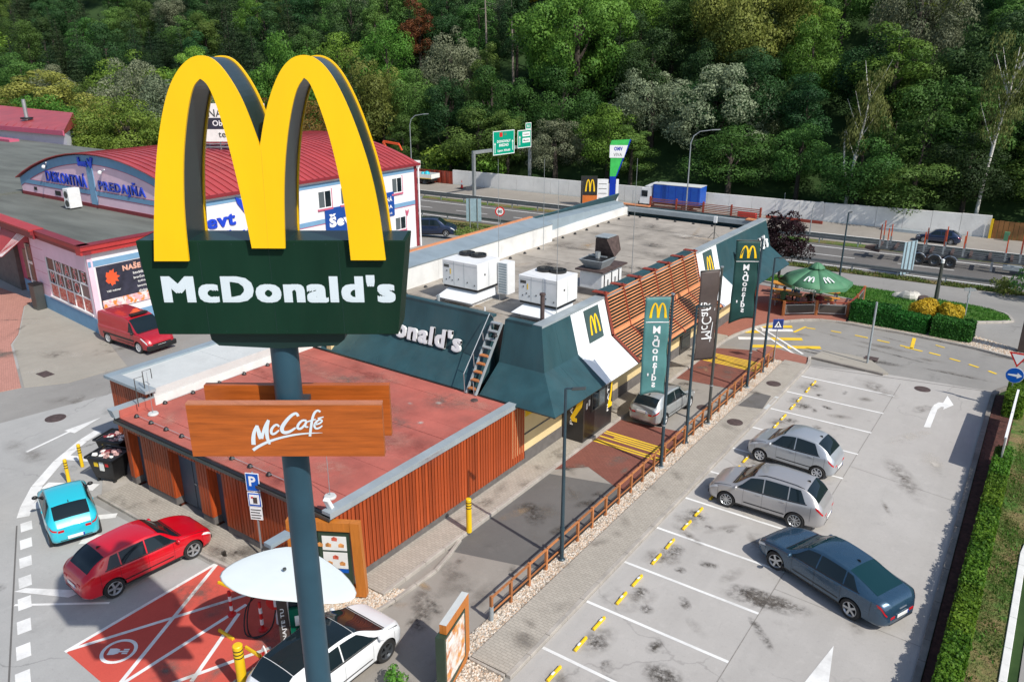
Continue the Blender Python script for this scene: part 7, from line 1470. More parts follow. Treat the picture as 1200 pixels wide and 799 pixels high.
# log trailer
LT = thing('log_trailer', 'empty timber semi-trailer with upright orange stakes on the near carriageway', 'trailer', (-9.2, 86.9, -3.47), .055); lt = lambda n, m, mt, **k: m.build(n, mt, LT, **k)
for y in (-.45, .45): lt('chassis_beam', MB().bb(-6.3, 8.5, y - .09, y + .09, .95, 1.3), 'chassis_grey')
for x in (-5.9, -4.4, -2.9, -1.2, .6, 2.2, 3.8, 5.6, 7.2): lt('cross_bolster', MB().bb(x - .12, x + .12, -1.2, 1.2, 1.3, 1.48), 'iron')
for i, x in enumerate((-5.9, -5.2, -1.9, -.2, 1.5, 5.0, 6.2, 7.6)):
    for y in (-1.18, 1.18):
        b_ = lt('stake', MB().beam((x + .05, y, 1.48), (x + .02, y, 3.3 if i % 3 else 3.6), .085, .10), 'stake_orange' if (i + (y > 0)) % 3 else 'rust_red'); MB().beam((x + .05, y, 1.3), (x + .05, y, 2.1), .13, .15).build('stake_foot', 'galv', b_)
ty = MB().lathe([(.28, -.16), (.5, -.18), (.53, -.15), (.53, .15), (.5, .18), (.28, .16)], (0, 0, 0), 28, A=(1, 0, 0), B=(0, 0, 1), D=(0, 1, 0)).mesh('tyre', 'rubber', smooth=50); hb_ = MB().lathe([(.28, .06), (.3, .14), (.26, .1), (.14, .05), (.12, .12), (0, .12)], (0, 0, 0), 20, A=(1, 0, 0), B=(0, 0, 1), D=(0, 1, 0)).mesh('rim', 'rim_dark', smooth=40)
for x in (-2.15, -.78, .59):
    for y in (-.98, .98): w_ = thing('wheel', None, None, (x, y, .53), 0 if y > 0 else pi); w_.parent = LT; link('tyre', ty, w_); link('rim', hb_, w_); 
    for y in (-.98, .98): lt('mudguard', MB().tube([(x + .62 * cos(a), y, .53 + .62 * sin(a)) for a in [pi * q / 8 for q in range(1, 8)]], .07, 6), 'galv', smooth=True)
lt('toolbox', MB().bb(5.0, 6.6, -1.1, -.5, .45, .9), 'galv_matt', bevel=.03); lt('landing_gear', MB().bb(4.0, 4.2, -.9, -.7, .1, .95).bb(4.0, 4.2, .7, .9, .1, .95), 'galv'); lt('rear_lights', MB().bb(8.5, 8.6, -1.1, 1.1, .7, .95), 'rust_red'); lt('axles', MB().bb(-2.2, .7, -.5, .5, .4, .8), 'iron'); lt('coupling', MB().hexa([(-7.3, -.4, .85), (-5.9, -.5, .6), (-5.9, .5, .6), (-7.3, .4, .85), (-7.3, -.4, 1.05), (-5.9, -.5, 1.3), (-5.9, .5, 1.3), (-7.3, .4, 1.05)]), 'iron')
lt('hose_rack', MB().bb(6.8, 7.2, -.9, .9, .4, 1.1), 'galv')
# blue lorry
BT = thing('blue_lorry', 'lorry with a white cab and bright blue tarpaulin box on the far carriageway', 'lorry', (-44.0, 99.3, -3.47), .055); bt = lambda n, m, mt, **k: m.build(n, mt, BT, **k)
bt('cargo_box', MB().bb(-2.1, 4.4, -1.2, 1.2, 1.0, 3.35), 'tarp_blue', bevel=.03); bt('roof_sheet', MB().bb(-2.12, 4.42, -1.22, 1.22, 3.352, 3.39), 'roof_light')
for k in range(7): bt('tarp_strap', MB().bb(-2.0 + k * 1.02, -1.96 + k * 1.02, -1.215, -1.201, 1.0, 3.33), 'fuel_blue')
bt('cab', MB().hexa([(-4.1, -1.15, .6), (-2.3, -1.15, .6), (-2.3, 1.15, .6), (-4.1, 1.15, .6), (-3.8, -1.1, 2.7), (-2.3, -1.1, 3.0), (-2.3, 1.1, 3.0), (-3.8, 1.1, 2.7)]), 'white', bevel=.06); bt('windscreen', MB().hexa([(-4.02, -1.0, 1.5), (-3.95, -1.0, 1.5), (-3.95, 1.0, 1.5), (-4.02, 1.0, 1.5), (-3.87, -.95, 2.5), (-3.8, -.95, 2.5), (-3.8, .95, 2.5), (-3.87, .95, 2.5)]), 'glass'); bt('side_window', MB().bb(-3.75, -2.9, -1.17, -1.12, 1.6, 2.4), 'glass'); bt('wind_deflector', MB().hexa([(-3.5, -.9, 2.9), (-2.3, -.9, 3.0), (-2.3, .9, 3.0), (-3.5, .9, 2.9), (-2.6, -.8, 3.35), (-2.3, -.8, 3.4), (-2.3, .8, 3.4), (-2.6, .8, 3.35)]), 'white'); bt('chassis', MB().bb(-4.0, 4.3, -.5, .5, .6, 1.0), 'black'); bt('bumper', MB().bb(-4.2, -4.0, -1.15, 1.15, .4, .9), 'black', bevel=.04)
for x in (-3.2, 2.4):
    for y in (-.95, .95): w_ = thing('wheel', None, None, (x, y, .5), 0 if y > 0 else pi); w_.parent = BT; link('tyre', ty, w_); link('rim', hb_, w_)
# flatbed and excavator at the left end
FT = thing('flatbed_truck', 'white flatbed truck with drop sides beside the rusty red fence', 'truck', (-87.3, 97.6, -3.47), .1); f_ = lambda n, m, mt, **k: m.build(n, mt, FT, **k)
f_('bed', MB().bb(-3, 3.2, -1.15, 1.15, .9, 1.05), 'galv_matt'); 
for n_, a in (('side_board', (-3, 3.2, -1.2, -1.15)), ('side_board', (-3, 3.2, 1.15, 1.2)), ('tail_board', (3.2, 3.25, -1.2, 1.2))): f_(n_, MB().bb(*a, 1.0, 1.65), 'paper')
f_('load', MB().ball((1.6, 0, 1.5), .5, 10, 6).ball((.6, .3, 1.4), .4, 8, 5), 'paint_turq', smooth=True); f_('cab', MB().hexa([(-5, -1.05, .5), (-3.1, -1.05, .5), (-3.1, 1.05, .5), (-5, 1.05, .5), (-4.6, -1, 2.3), (-3.1, -1, 2.4), (-3.1, 1, 2.4), (-4.6, 1, 2.3)]), 'white', bevel=.06); f_('stripe', MB().bb(-3, 3.2, -1.215, -1.201, .95, 1.05), 'bollard_yellow'); f_('lower_body', MB().bb(-4.8, 3, -.8, .8, .45, .9), 'black')
for x in (-4, 1.8):
    for y in (-.9, .9): w_ = thing('wheel', None, None, (x, y, .45), 0 if y > 0 else pi); w_.parent = FT; w_.scale = (.85,) * 3; link('tyre', ty, w_); link('rim', hb_, w_)
EX = thing('excavator', 'red loader crane showing above the corner of the red arched roof', 'crane', (-97, 101.5, -3.47), .1); e_ = lambda n, m, mt, **k: m.build(n, mt, EX, **k)
e_('truck_body', MB().bb(-3, 3.5, -1.1, 1.1, 1.0, 2.9), 'machine_white', bevel=.03); e_('boom', MB().beam((0, 0, 2.9), (-1.5, 0, 5.6), .35, .4).beam((-1.5, 0, 5.6), (1.8, 0, 5.3), .3, .35).beam((1.8, 0, 5.3), (2.4, 0, 4.3), .2, .25), 'orange_red', bevel=.02); e_('hose', MB().tube([(-1.5, .2, 5.8), (.3, .25, 6.1), (1.8, .2, 5.5)], .06, 6), 'black'); e_('cab', MB().bb(3.7, 5.4, -1.1, 1.1, .6, 2.7), 'white', bevel=.06); e_('chassis', MB().bb(-3, 5, -.6, .6, .5, 1.0), 'black')
for x in (-2, 4.4):
    for y in (-.95, .95): w_ = thing('wheel', None, None, (x, y, .5), 0 if y > 0 else pi); w_.parent = EX; link('tyre', ty, w_); link('rim', hb_, w_)
t = thing('distant_van', 'white van half hidden by trees behind the grey flat roofs', 'van', (-97, 58.5, 4.2)); bpy.data.objects.remove(t)
# ================================================================== TREES
rng = np.random.default_rng(11)
def leaf_cloud(name, clumps, n_leaf, size, mt, flat=.5, droop=0., up=.35):
    """crown made of small leaf-sized faces grouped in clumps: clumps = [(x,y,z,rx,ry,rz)]"""
    K = len(clumps); cl = np.array(clumps, float); vol = (cl[:, 3] * cl[:, 4]) ** 1.0; cnt = np.maximum(8, (vol / vol.sum() * n_leaf)).astype(int)
    idx = np.repeat(np.arange(K), cnt); n = len(idx); c = cl[idx]
    d = rng.normal(size=(n, 3)); d[:, 2] += up; d /= np.linalg.norm(d, axis=1)[:, None]
    r = rng.uniform(.55, 1.05, n) ** .6
    ctr = c[:, :3] + d * c[:, 3:6] * r[:, None]; ctr[:, 2] -= droop * rng.random(n) ** 2
    nn = d * 1.0 + rng.normal(size=(n, 3)) * flat; nn /= np.linalg.norm(nn, axis=1)[:, None]
    t = np.cross(nn, rng.normal(size=(n, 3))); t /= np.linalg.norm(t, axis=1)[:, None]; b = np.cross(nn, t)
    if droop: t = t * .35 + np.array([0, 0, -1.]) * .9; t /= np.linalg.norm(t, axis=1)[:, None]; b = np.cross(nn, t); b /= np.linalg.norm(b, axis=1)[:, None] + 1e-9
    s = size * rng.uniform(.6, 1.35, n); a = (t * s[:, None] * (.62 if not droop else .95)); e = b * s[:, None] * (.42 if not droop else .22)
    V = np.stack([ctr - a, ctr + e * .9 + nn * s[:, None] * .06, ctr + a, ctr - e], 1).reshape(-1, 3)
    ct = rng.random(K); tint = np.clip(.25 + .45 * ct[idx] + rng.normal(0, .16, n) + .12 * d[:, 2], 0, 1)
    sn = d * .6 + nn * .55; sn /= np.linalg.norm(sn, axis=1)[:, None]
    flip = (np.einsum('ij,ij->i', np.cross(V.reshape(n, 4, 3)[:, 1] - V.reshape(n, 4, 3)[:, 0], V.reshape(n, 4, 3)[:, 2] - V.reshape(n, 4, 3)[:, 0]), sn) < 0)
    F = np.arange(n * 4).reshape(n, 4); F[flip] = F[flip][:, ::-1]
    me = bpy.data.meshes.new(name); me.vertices.add(n * 4); me.vertices.foreach_set('co', V.ravel()); me.loops.add(n * 4); me.loops.foreach_set('vertex_index', F.ravel().astype(np.int32))
    me.polygons.add(n); me.polygons.foreach_set('loop_start', (np.arange(n) * 4).astype(np.int32)); me.polygons.foreach_set('loop_total', np.full(n, 4, np.int32))
    at = me.attributes.new('tint', 'FLOAT', 'POINT'); at.data.foreach_set('value', np.repeat(tint, 4).astype(np.float32))
    me.update(calc_edges=True); me.polygons.foreach_set('use_smooth', [True] * n); me.normals_split_custom_set_from_vertices(np.repeat(sn, 4, axis=0).tolist())
    me.materials.append(M(mt)); return me
def round_clumps(R_, H, n, r=(.9, 1.6), z0=0, top=1.0):
    out = []
    for k in range(n):
        u_ = rng.uniform(-.75, 1); th = rng.uniform(0, 2 * pi); q = sqrt(max(0, 1 - u_ * u_)); rr = rng.uniform(.55, .95); s = rng.uniform(*r) * (1.0 - .15 * u_)
        out.append((R_ * q * rr * cos(th), R_ * q * rr * sin(th), z0 + H / 2 + u_ * H / 2 * rr * top, s, s, s * .75))
    return out
def conifer_clumps(R_, H, z0=0):
    out = []; L = 16
    for j in range(L):
        t = j / (L - 1); rad = R_ * (1 - t) ** .9 + .15; m_ = max(4, int(10 * (1 - t) + 3))
        for k in range(m_): a = 2 * pi * (k / m_) + j; out.append((rad * .62 * cos(a), rad * .62 * sin(a), z0 + H * t - .25 * rad, rad * .55 + .2, rad * .55 + .2, .5 + .3 * (1 - t)))
    return out
def trunk_mesh(name, h, r, bark, limbs=5, lean=.0, spread=2.5, start=.45):
    m = MB(); P = [(0, 0, -1), (lean * .3, 0, h * .3), (lean, .1, h * .65), (lean * 1.3, 0, h)]; m.tube(P, [r * 1.2, r, r * .6, r * .2], 7)
    for k in range(limbs):
        t = start + (.95 - start) * k / limbs; a = random.uniform(0, 6.28); z = h * t; l = spread * random.uniform(.6, 1.1) * (1.1 - t)
        m.tube([(lean * t, 0, z), (lean * t + cos(a) * l * .5, sin(a) * l * .5, z + l * .7), (lean * t + cos(a) * l, sin(a) * l, z + l * 1.7)], [r * .45, r * .28, r * .08], 5)
    return m.mesh(name, bark, smooth=50)
VAR = {}
def variants():
    V = {}
    V['round'] = [leaf_cloud('crown', round_clumps(4.2, 9.5, 44, (.7, 2.1), 1.6), 13000, .20, 'leaf') for _ in range(5)]
    V['big'] = [leaf_cloud('crown', round_clumps(8.0, 13, 95, (.9, 2.6), 1.0), 34000, .25, 'leaf') for _ in range(2)]
    V['tall'] = [leaf_cloud('crown', round_clumps(3.1, 13.5, 46, (.7, 1.8), 1.2), 13000, .20, 'leaf') for _ in range(3)]
    V['conifer'] = [leaf_cloud('crown', conifer_clumps(3.0, 15.8, 1), 12000, .20, 'leaf_conifer', .7) for _ in range(3)]
    V['willow'] = [leaf_cloud('crown', round_clumps(4.3, 7.8, 60, (.6, 1.4), .6), 16000, .15, 'leaf_willow', .8) for _ in range(3)]
    V['bush'] = [leaf_cloud('crown', round_clumps(2.0, 2.6, 16, (.6, 1.0), 0), 1500, .22, 'leaf') for _ in range(2)]
    return V
VAR = variants()
TR = {'big': trunk_mesh('trunk', 11, .5, 'bark', 8, spread=5), 'round': trunk_mesh('trunk', 9, .3, 'bark', 6), 'tall': trunk_mesh('trunk', 12, .3, 'bark', 6), 'conifer': trunk_mesh('trunk', 16, .11, 'bark_dark', 0), 'willow': trunk_mesh('trunk', 6, .35, 'bark', 6), 'bush': trunk_mesh('trunk', 1.5, .08, 'bark', 4)}
BASEH = {'big': 15.0, 'round': 12.0, 'tall': 15.6, 'conifer': 17.2, 'willow': 9.0, 'bush': 3.0}; BASER = {'big': 9.3, 'round': 5.0, 'tall': 4.0, 'conifer': 3.1, 'willow': 5.0, 'bush': 2.5}
def tree(name, shape, mt, x, y, h, r, lb, group=None, cat='tree', z=None):
    k = h / BASEH[shape]; kr = r / BASER[shape]
    t = thing(name, lb, cat, (x, y, T(x, y) - .05 if z is None else z), random.uniform(0, 6.28), group); t.scale = (kr, kr, k)
    c = link('crown', random.choice(VAR[shape]), t)
    c.material_slots[0].link = 'OBJECT'; c.material_slots[0].material = M(mt)
    link('trunk', TR[shape], t); return t
def Yd(px_az, y): return y * tan(radians(px_az))
# hillside forest, denser rows climbing away
GL = {'leaf': ('deciduous_tree', 'mid green broadleaf tree on the wooded hillside'), 'leaf_dark': ('dark_tree', 'dark green broadleaf tree on the wooded hillside'), 'leaf_bright': ('bright_tree', 'bright green broadleaf tree on the wooded hillside'), 'leaf_yellow': ('yellowing_tree', 'yellowing broadleaf tree on the wooded hillside'), 'leaf_willow': ('grey_willow', 'grey green willow on the lower hillside'), 'leaf_conifer': ('conifer', 'dark conifer standing on the wooded hillside'), 'leaf_orange': ('rusty_tree', 'rusty orange tree on the wooded hillside')}
def inview(x, y, m=12):
    az = math.degrees(atan2(-x, y)) if y > 0 else 999; return -3 < az < 73
# trees the photograph lets one single out
SPEC = [
 ('bright_tree', 'big', 'leaf_bright', -138, 65.5, 13.6, 9.5, 'big bright green tree behind the flat roofs at the far left'),
 ('deciduous_tree', 'big', 'leaf_mid', -114, 65, 13.6, 9.5, 'dense green tree behind the grey flat roof, right beside the left yellow arch'),
 ('deciduous_tree', 'big', 'leaf_yellow', -127, 69, 13.6, 8.5, 'olive green tree between the two big trees behind the flat roof'),
 ('deciduous_tree', 'tall', 'leaf_yellow', -161, 73, 18.5, 8, 'yellowish drooping birch-like tree behind the bright tree at the far left'),
 ('deciduous_tree', 'tall', 'leaf_yellow', -149, 74, 18, 7, 'second yellowish tree behind the bright tree at the far left'),
 ('grey_willow', 'willow', 'leaf_willow', -147, 86, 20, 8.5, 'silvery willow left of the left yellow arch'),
 ('grey_willow', 'willow', 'leaf_willow', -135, 86, 18.5, 9, 'silvery willow just behind the top of the left yellow arch'),
 ('grey_willow', 'willow', 'leaf_willow', -127, 91, 17.5, 8, 'silvery willow seen between the two yellow arches'),
 ('grey_willow', 'willow', 'leaf_willow', -121, 84, 13, 6, 'small silvery willow behind the left leg of the left arch'),
 ('bright_tree', 'round', 'leaf_bright', -165, 96, 22, 9, 'bright green crown above the silvery willows'),
 ('rusty_tree', 'round', 'leaf_orange', -86, 74.5, 14.5, 5.2, 'rust orange tree behind the red arched roof, seen through the right arch'),
 ('rusty_tree', 'round', 'leaf_orange', -100, 80, 14.5, 5, 'rust orange tree behind the billboard between the arches'),
 ('bright_tree', 'big', 'leaf_bright', -115, 97, 24, 9, 'light green tree above the right yellow arch'),
 ('bright_tree', 'round', 'leaf_yellow', -106, 102, 22, 7.5, 'mid green tree to the right of the right yellow arch'),
 ('rusty_tree', 'tall', 'leaf_orange', -112, 127, 17, 4.2, 'narrow orange-topped tree on the slope above the road sign gantry'),
 ('yellowing_tree', 'round', 'leaf_gold_soft', -100, 149, 11, 4.6, 'small golden yellow tree high on the slope above the green road signs'),
 ('grey_willow', 'willow', 'leaf_willow', -67.5, 107.5, 10.0, 6.2, 'silver willow behind the concrete wall right of the green road signs'),
 ('grey_willow', 'willow', 'leaf_willow', -55.5, 116, 13.5, 7.5, 'silver willow on the slope above the blue truck'),
 ('grey_willow', 'willow', 'leaf_willow', -43.5, 114, 15.5, 9, 'large silver willow to the right of the tall street lamp'),
 ('bright_tree', 'round', 'leaf_bright', -59, 109, 12.8, 5.4, 'light green tree behind the wall above the fuel price sign'),
 ('bright_tree', 'big', 'leaf_mid', -72, 121, 24, 12, 'largest green tree in the middle of the hillside'),
 ('deciduous_tree', 'big', 'leaf_yellow', -46, 130, 23, 11, 'broad yellow green tree high behind the right silver willow'),
 ('grey_willow', 'willow', 'leaf_willow', -23, 134, 19, 8.5, 'grey green willow between the two white birches'),
 ('bright_tree', 'tall', 'leaf_mid', -22.5, 120, 18, 6.2, 'light green tree between the two white birches, behind the concrete wall'),
 ('bright_tree', 'bush', 'leaf_bright', -79, 105, 4.5, 4.0, 'light green shrub behind the left end of the concrete wall'),
 ('bright_tree', 'bush', 'leaf_bright', -88, 106.5, 6.0, 6.2, 'light green shrub behind the rusty red fence'),
]
def where(k, x, y, s):
    yaw = radians(35.2); px = 600 + 930 * (x * cos(yaw) + y * sin(yaw)) / ((-x * sin(yaw) + y * cos(yaw)) * cos(radians(19.8)) + 3)
    zn = [(60, 'at the far left edge'), (180, 'above the grey flat roofs'), (300, 'behind the left arch'), (450, 'behind the right arch'), (530, 'above the corner of the red roof'), (640, 'above the green road signs'), (735, 'above the fuel sign'), (830, 'above the blue lorry'), (940, 'above the purple tree'), (1050, 'by the forked birch'), (9999, 'by the tall right birch')]
    z = [b for a, b in zn if px < a][0]; h = 'just behind the highway' if s < 112 else 'low on the slope' if s < 124 else 'midway up the slope' if s < 145 else 'high on the slope'
    return '%s %s %s' % (k, h, z)
cnt = 0; row = 0; s_ = 108.5
rt = random.Random(5)
while s_ < 182 and cnt < 286:
    dx = 7.2 + (s_ - 108) * .03; x = 12
    while x > -360:
        xx = x + rt.uniform(-2, 2); y = s_ + .055 * (xx + 15) + rt.uniform(-2, 2)
        x -= dx * (1 + max(0, (-xx - 120)) * .004)
        if not inview(xx, y): continue
        if s_ > 150 and rt.random() < .15: continue
        if any(abs(xx + (q[4] - y) * .7 - q[3]) < q[6] * .7 and -1 < q[4] - y < 7 for q in SPEC): continue
        n0 = noise.noise(Vector((xx * .028, y * .04, 3))); n1 = rt.random()
        if s_ < 112: mt = rt.choice(['leaf_dark', 'leaf_dark', 'leaf', 'leaf', 'leaf_bright']); sh = rt.choice(['round', 'tall']); h = rt.uniform(9.5, 13.5)
        elif s_ < 124: mt = rt.choices(['leaf_dark', 'leaf', 'leaf_bright', 'leaf_willow', 'leaf_yellow'], [4, 5, 1.2, 1.6, .7])[0]; sh = rt.choice(['round', 'round', 'tall']); h = rt.uniform(11, 17)
        else:
            if n0 > .06 and xx < -70: mt = rt.choice(['leaf_conifer', 'leaf_conifer', 'leaf_dark', 'leaf']); sh = 'conifer' if mt == 'leaf_conifer' else 'tall'; h = rt.uniform(15, 22)
            else: mt = rt.choices(['leaf_dark', 'leaf', 'leaf_bright', 'leaf_yellow', 'leaf_conifer', 'leaf_willow'], [3.5, 5, 1.8, 1.3, 1.0, .5])[0]; sh = 'conifer' if mt == 'leaf_conifer' else rt.choice(['round', 'round', 'tall']); h = rt.uniform(12, 18)
        r = {'round': rt.uniform(4.6, 6.8), 'tall': rt.uniform(3.6, 4.8), 'conifer': rt.uniform(2.9, 3.8), 'willow': 5}[sh]
        if xx < -150: r *= 1.15
        nm, lb = GL[mt]; gp = lb.replace(' tree', ' trees').replace('grey green willow', 'grey green willows').replace('dark conifer', 'dark conifers'); tree(nm, sh, mt, xx, y, h, r, where(lb.split(' on the')[0].replace(' standing', ''), xx, y, s_), gp); cnt += 1
    s_ += 7.4 + (s_ - 108) * .09
print('forest trees', cnt)
for nm, sh, mt, x, y, h, r, lb in SPEC: tree(nm, sh, mt, x, y, h, r, lb)
def birch(x, y, h, lb, fork):
    t = thing('birch_tree', lb, 'tree', (x, y, T(x, y) - .1)); m = MB()
    m.tube([(0, 0, -.5), (.15, 0, h * .25), (.5, 0, h * .5), (1.0, 0, h * .72), (1.1, 0, h * .95)], [.24, .2, .16, .1, .03], 8)
    if fork: m.tube([(.2, 0, h * .22), (-.7, 0, h * .36), (-1.1, 0, h * .55), (-1.2, 0, h * .62)], [.15, .12, .08, .03], 7)
    rr = random.Random(int(-x))
    for k in range(16 if not fork else 9):
        z = h * rr.uniform(.4, .85); a = rr.uniform(0, 6.28); l = rr.uniform(1.2, 3.0); b = Vector((.5 + (z / h - .5) * 1.6, 0, z)); m.tube([b, b + Vector((cos(a) * l * .4, sin(a) * l * .4, l * .8)), b + Vector((cos(a) * l * .8, sin(a) * l * .8, l * 1.7))], [.07, .045, .015], 5)
    m.build('trunk', 'birch_bark', t, smooth=50)
    cl = [(1.0 + rr.uniform(-2.0, 2.0), rr.uniform(-1.8, 1.8), h * rr.uniform(.5, 1.0), rr.uniform(.6, 1.3), rr.uniform(.6, 1.3), rr.uniform(.8, 1.5)) for k in range(32)]
    link('crown', leaf_cloud('crown', cl, 4200 if not fork else 4800, .22, 'leaf_birch', .8, .9), t)
birch(-23.4, 106.2, 17.5, 'white forked birch trunk behind the concrete wall, the left one of two', True)
birch(-9.0, 107.2, 21.5, 'tall white birch with bare branches near the right end of the wall', False)
for (x, y, h, lb) in ((-19.4, 107.0, 12, 'thin grey trunk with sparse leaves right of the forked birch'), (-16.0, 107.0, 13, 'thin grey forked trunk midway between the birches')):
    t = thing('slender_tree', lb, 'tree', (x, y, T(x, y))); link('trunk', trunk_mesh('trunk', h, .13, 'bark', 5, .3, 2.5, .6), t); link('crown', leaf_cloud('crown', [(random.uniform(-1.2, 1.2), random.uniform(-1, 1), h * random.uniform(.75, 1.05), .7, .7, .6) for _ in range(9)], 500, .26, 'leaf', .6), t)
for k, (x, y, s, h, lb) in enumerate(((-96, 128, .1, 22, 'bare dead conifer trunk on the dark slope, left'), (-90, 128, .1, 21, 'bare dead conifer trunk on the dark slope, right'), (-80, 131, .1, 24, 'bare dead trunk reaching the top edge above the orange tree'))):
    t = thing('dead_tree', lb, 'tree', (x, y, T(x, y))); m = MB(); m.tube([(0, 0, 0), (-.6, 0, h)], [.25, .06], 6)
    for q in range(9): z = h * (.5 + .05 * q); a = q * 2.1; m.tube([(-.6 * z / h, 0, z), (-.6 * z / h + cos(a) * 1.2, sin(a) * 1.2, z - .2)], [.05, .01], 4)
    m.build('trunk', 'birch_grey', t)
t = thing('plum_tree', 'dark purple leaved tree between the restaurant and the green parasol', 'tree', (-19.0, 66.0, T(-19, 66))); link('trunk', TR['bush'], t).scale = (1.5, 1.5, 1.4)
link('crown', leaf_cloud('crown', round_clumps(2.2, 5.0, 34, (.6, 1.0), .9), 6500, .17, 'leaf_plum', .7), t)
for (x, y, h, r, lb) in ((-.9, 77.5, 3.3, 2.0, 'green shrub at the right edge by the guard rail'), (-3.3, 78.6, 1.8, 1.3, 'low olive shrub by the guard rail under the log trailer'), (-44.6, 56.5, 1.8, 1.5, 'green shrub beside the dark blue van')):
    tree('shrub', 'bush', 'leaf' if h > 1.8 else 'leaf_yellow', x, y, h, r, lb, cat='shrub')
# ---- clipped hedges
def hedge_mesh(lx, ly, lz, n, size, mt, wav=.08):
    V = []; nrm = []
    A_ = [('t', lx * ly), ('s', lx * lz), ('n', lx * lz), ('e', ly * lz), ('w', ly * lz)]; tot = sum(a for _, a in A_)
    pts = []
    for f, a in A_:
        k = int(n * a / tot); u_ = rng.random((k, 2))
        if f == 't': p = np.c_[u_[:, 0] * lx, u_[:, 1] * ly, np.full(k, lz)]; d = (0, 0, 1)
        elif f == 's': p = np.c_[u_[:, 0] * lx, np.zeros(k), u_[:, 1] * lz]; d = (0, -1, .15)
        elif f == 'n': p = np.c_[u_[:, 0] * lx, np.full(k, ly), u_[:, 1] * lz]; d = (0, 1, .15)
        elif f == 'e': p = np.c_[np.full(k, lx), u_[:, 0] * ly, u_[:, 1] * lz]; d = (1, 0, .15)
        else: p = np.c_[np.zeros(k), u_[:, 0] * ly, u_[:, 1] * lz]; d = (-1, 0, .15)
        pts.append((p, np.tile(np.array(d, float), (k, 1))))
    p = np.concatenate([a for a, _ in pts]); d = np.concatenate([b for _, b in pts]); n = len(p)
    p += d * rng.uniform(-.06, wav, (n, 1)); low = np.sin(p[:, 0] * 2.3 + p[:, 1] * 1.7) * .03 + np.sin(p[:, 1] * 5.1) * .03 + np.sin(p[:, 1] * 11.3 + p[:, 0] * 7) * .02; p[:, 2] += low * (p[:, 2] > lz * .8)
    nn = d + rng.normal(size=(n, 3)) * .55; nn /= np.linalg.norm(nn, axis=1)[:, None]; t = np.cross(nn, rng.normal(size=(n, 3))); t /= np.linalg.norm(t, axis=1)[:, None]; b = np.cross(nn, t); s = size * rng.uniform(.6, 1.4, (n, 1))
    V = np.stack([p - t * s * .6, p + b * s * .4, p + t * s * .6, p - b * s * .4], 1).reshape(-1, 3)
    me = bpy.data.meshes.new('foliage'); me.vertices.add(n * 4); me.vertices.foreach_set('co', V.ravel()); F = np.arange(n * 4).reshape(n, 4); me.loops.add(n * 4); me.loops.foreach_set('vertex_index', F.ravel().astype(np.int32))
    me.polygons.add(n); me.polygons.foreach_set('loop_start', (np.arange(n) * 4).astype(np.int32)); me.polygons.foreach_set('loop_total', np.full(n, 4, np.int32))
    tint = np.clip(rng.normal(.45, .22, n) + .25 * np.sin(p[:, 1] * 1.9 + p[:, 0]) * .5, 0, 1); at = me.attributes.new('tint', 'FLOAT', 'POINT'); at.data.foreach_set('value', np.repeat(tint, 4).astype(np.float32))
    me.update(calc_edges=True); me.materials.append(M(mt)); return me
def hedge(x, y, lx, ly, lz, rz, lb, mt, n, size=.07):
    t = thing('hedge', lb, 'hedge', (x, y, .05), rz); link('foliage', hedge_mesh(lx, ly, lz, n, size, mt), t); MB().bb(.07, lx - .07, .07, ly - .07, 0, lz - .07).build('inner_growth', mt, t); return t
hedge(-10.15, 51.75, 2.6, 1.3, 1.12, -.02, 'tall block of clipped dark green hedge next to the terrace', 'hedge', 14000, .1)
hedge(-7.5, 51.7, 1.75, 1.25, .88, -.03, 'lower block of clipped dark green hedge in the middle', 'hedge', 9000, .1)
hedge(-5.45, 51.55, 2.1, 1.3, 1.02, -.05, 'right hand block of clipped dark green hedge by the pebbles', 'hedge', 11000, .1)
LH = thing('hedge', 'long low yellow green hedge along the right side of the car park', 'hedge', (-.42, 11, .05))
for k in range(9):
    y0 = 11 + 2.72 * k; hh_ = hedge(-.42 - .006 * (y0 - 11) + random.uniform(-.03, .03), y0, .5, 2.7, (.85 + random.uniform(-.07, .07)), .005, 'long low yellow green hedge along the right side of the car park, part of one row', 'hedge_bright' if k % 3 != 2 else 'hedge_mix', 9000 if k < 5 else 5000, .075)
    for c_ in list(hh_.children): c_.parent = LH; c_.location = hh_.location - LH.location
    bpy.data.objects.remove(hh_)
hedge(-.72, 40.9, .7, 2.9, 1.1, 0, 'end piece of bright hedge behind the blue arrow sign', 'hedge_bright', 6000, .08)
for (x, y, r, lb) in ((-6.35, 54.4, .78, 'golden yellow clipped round shrub, left of two'), (-4.85, 54.3, .72, 'golden yellow clipped round shrub, right of two, a little lower')):
    t = thing('round_shrub', lb, 'shrub', (x, y, 0)); link('foliage', leaf_cloud('foliage', [(0, 0, r * .95, r * .92, r * .92, r * (.9 if x < -5 else .75))] + [(random.uniform(-.35, .35), random.uniform(-.35, .35), r + random.uniform(-.3, .3), r * .72, r * .72, r * .68) for _ in range(6)], 7000, .1, 'leaf_gold', .7), t); MB().ball((0, 0, r * .95), r * .75, 12, 8).build('inner_growth', 'leaf_gold', t)
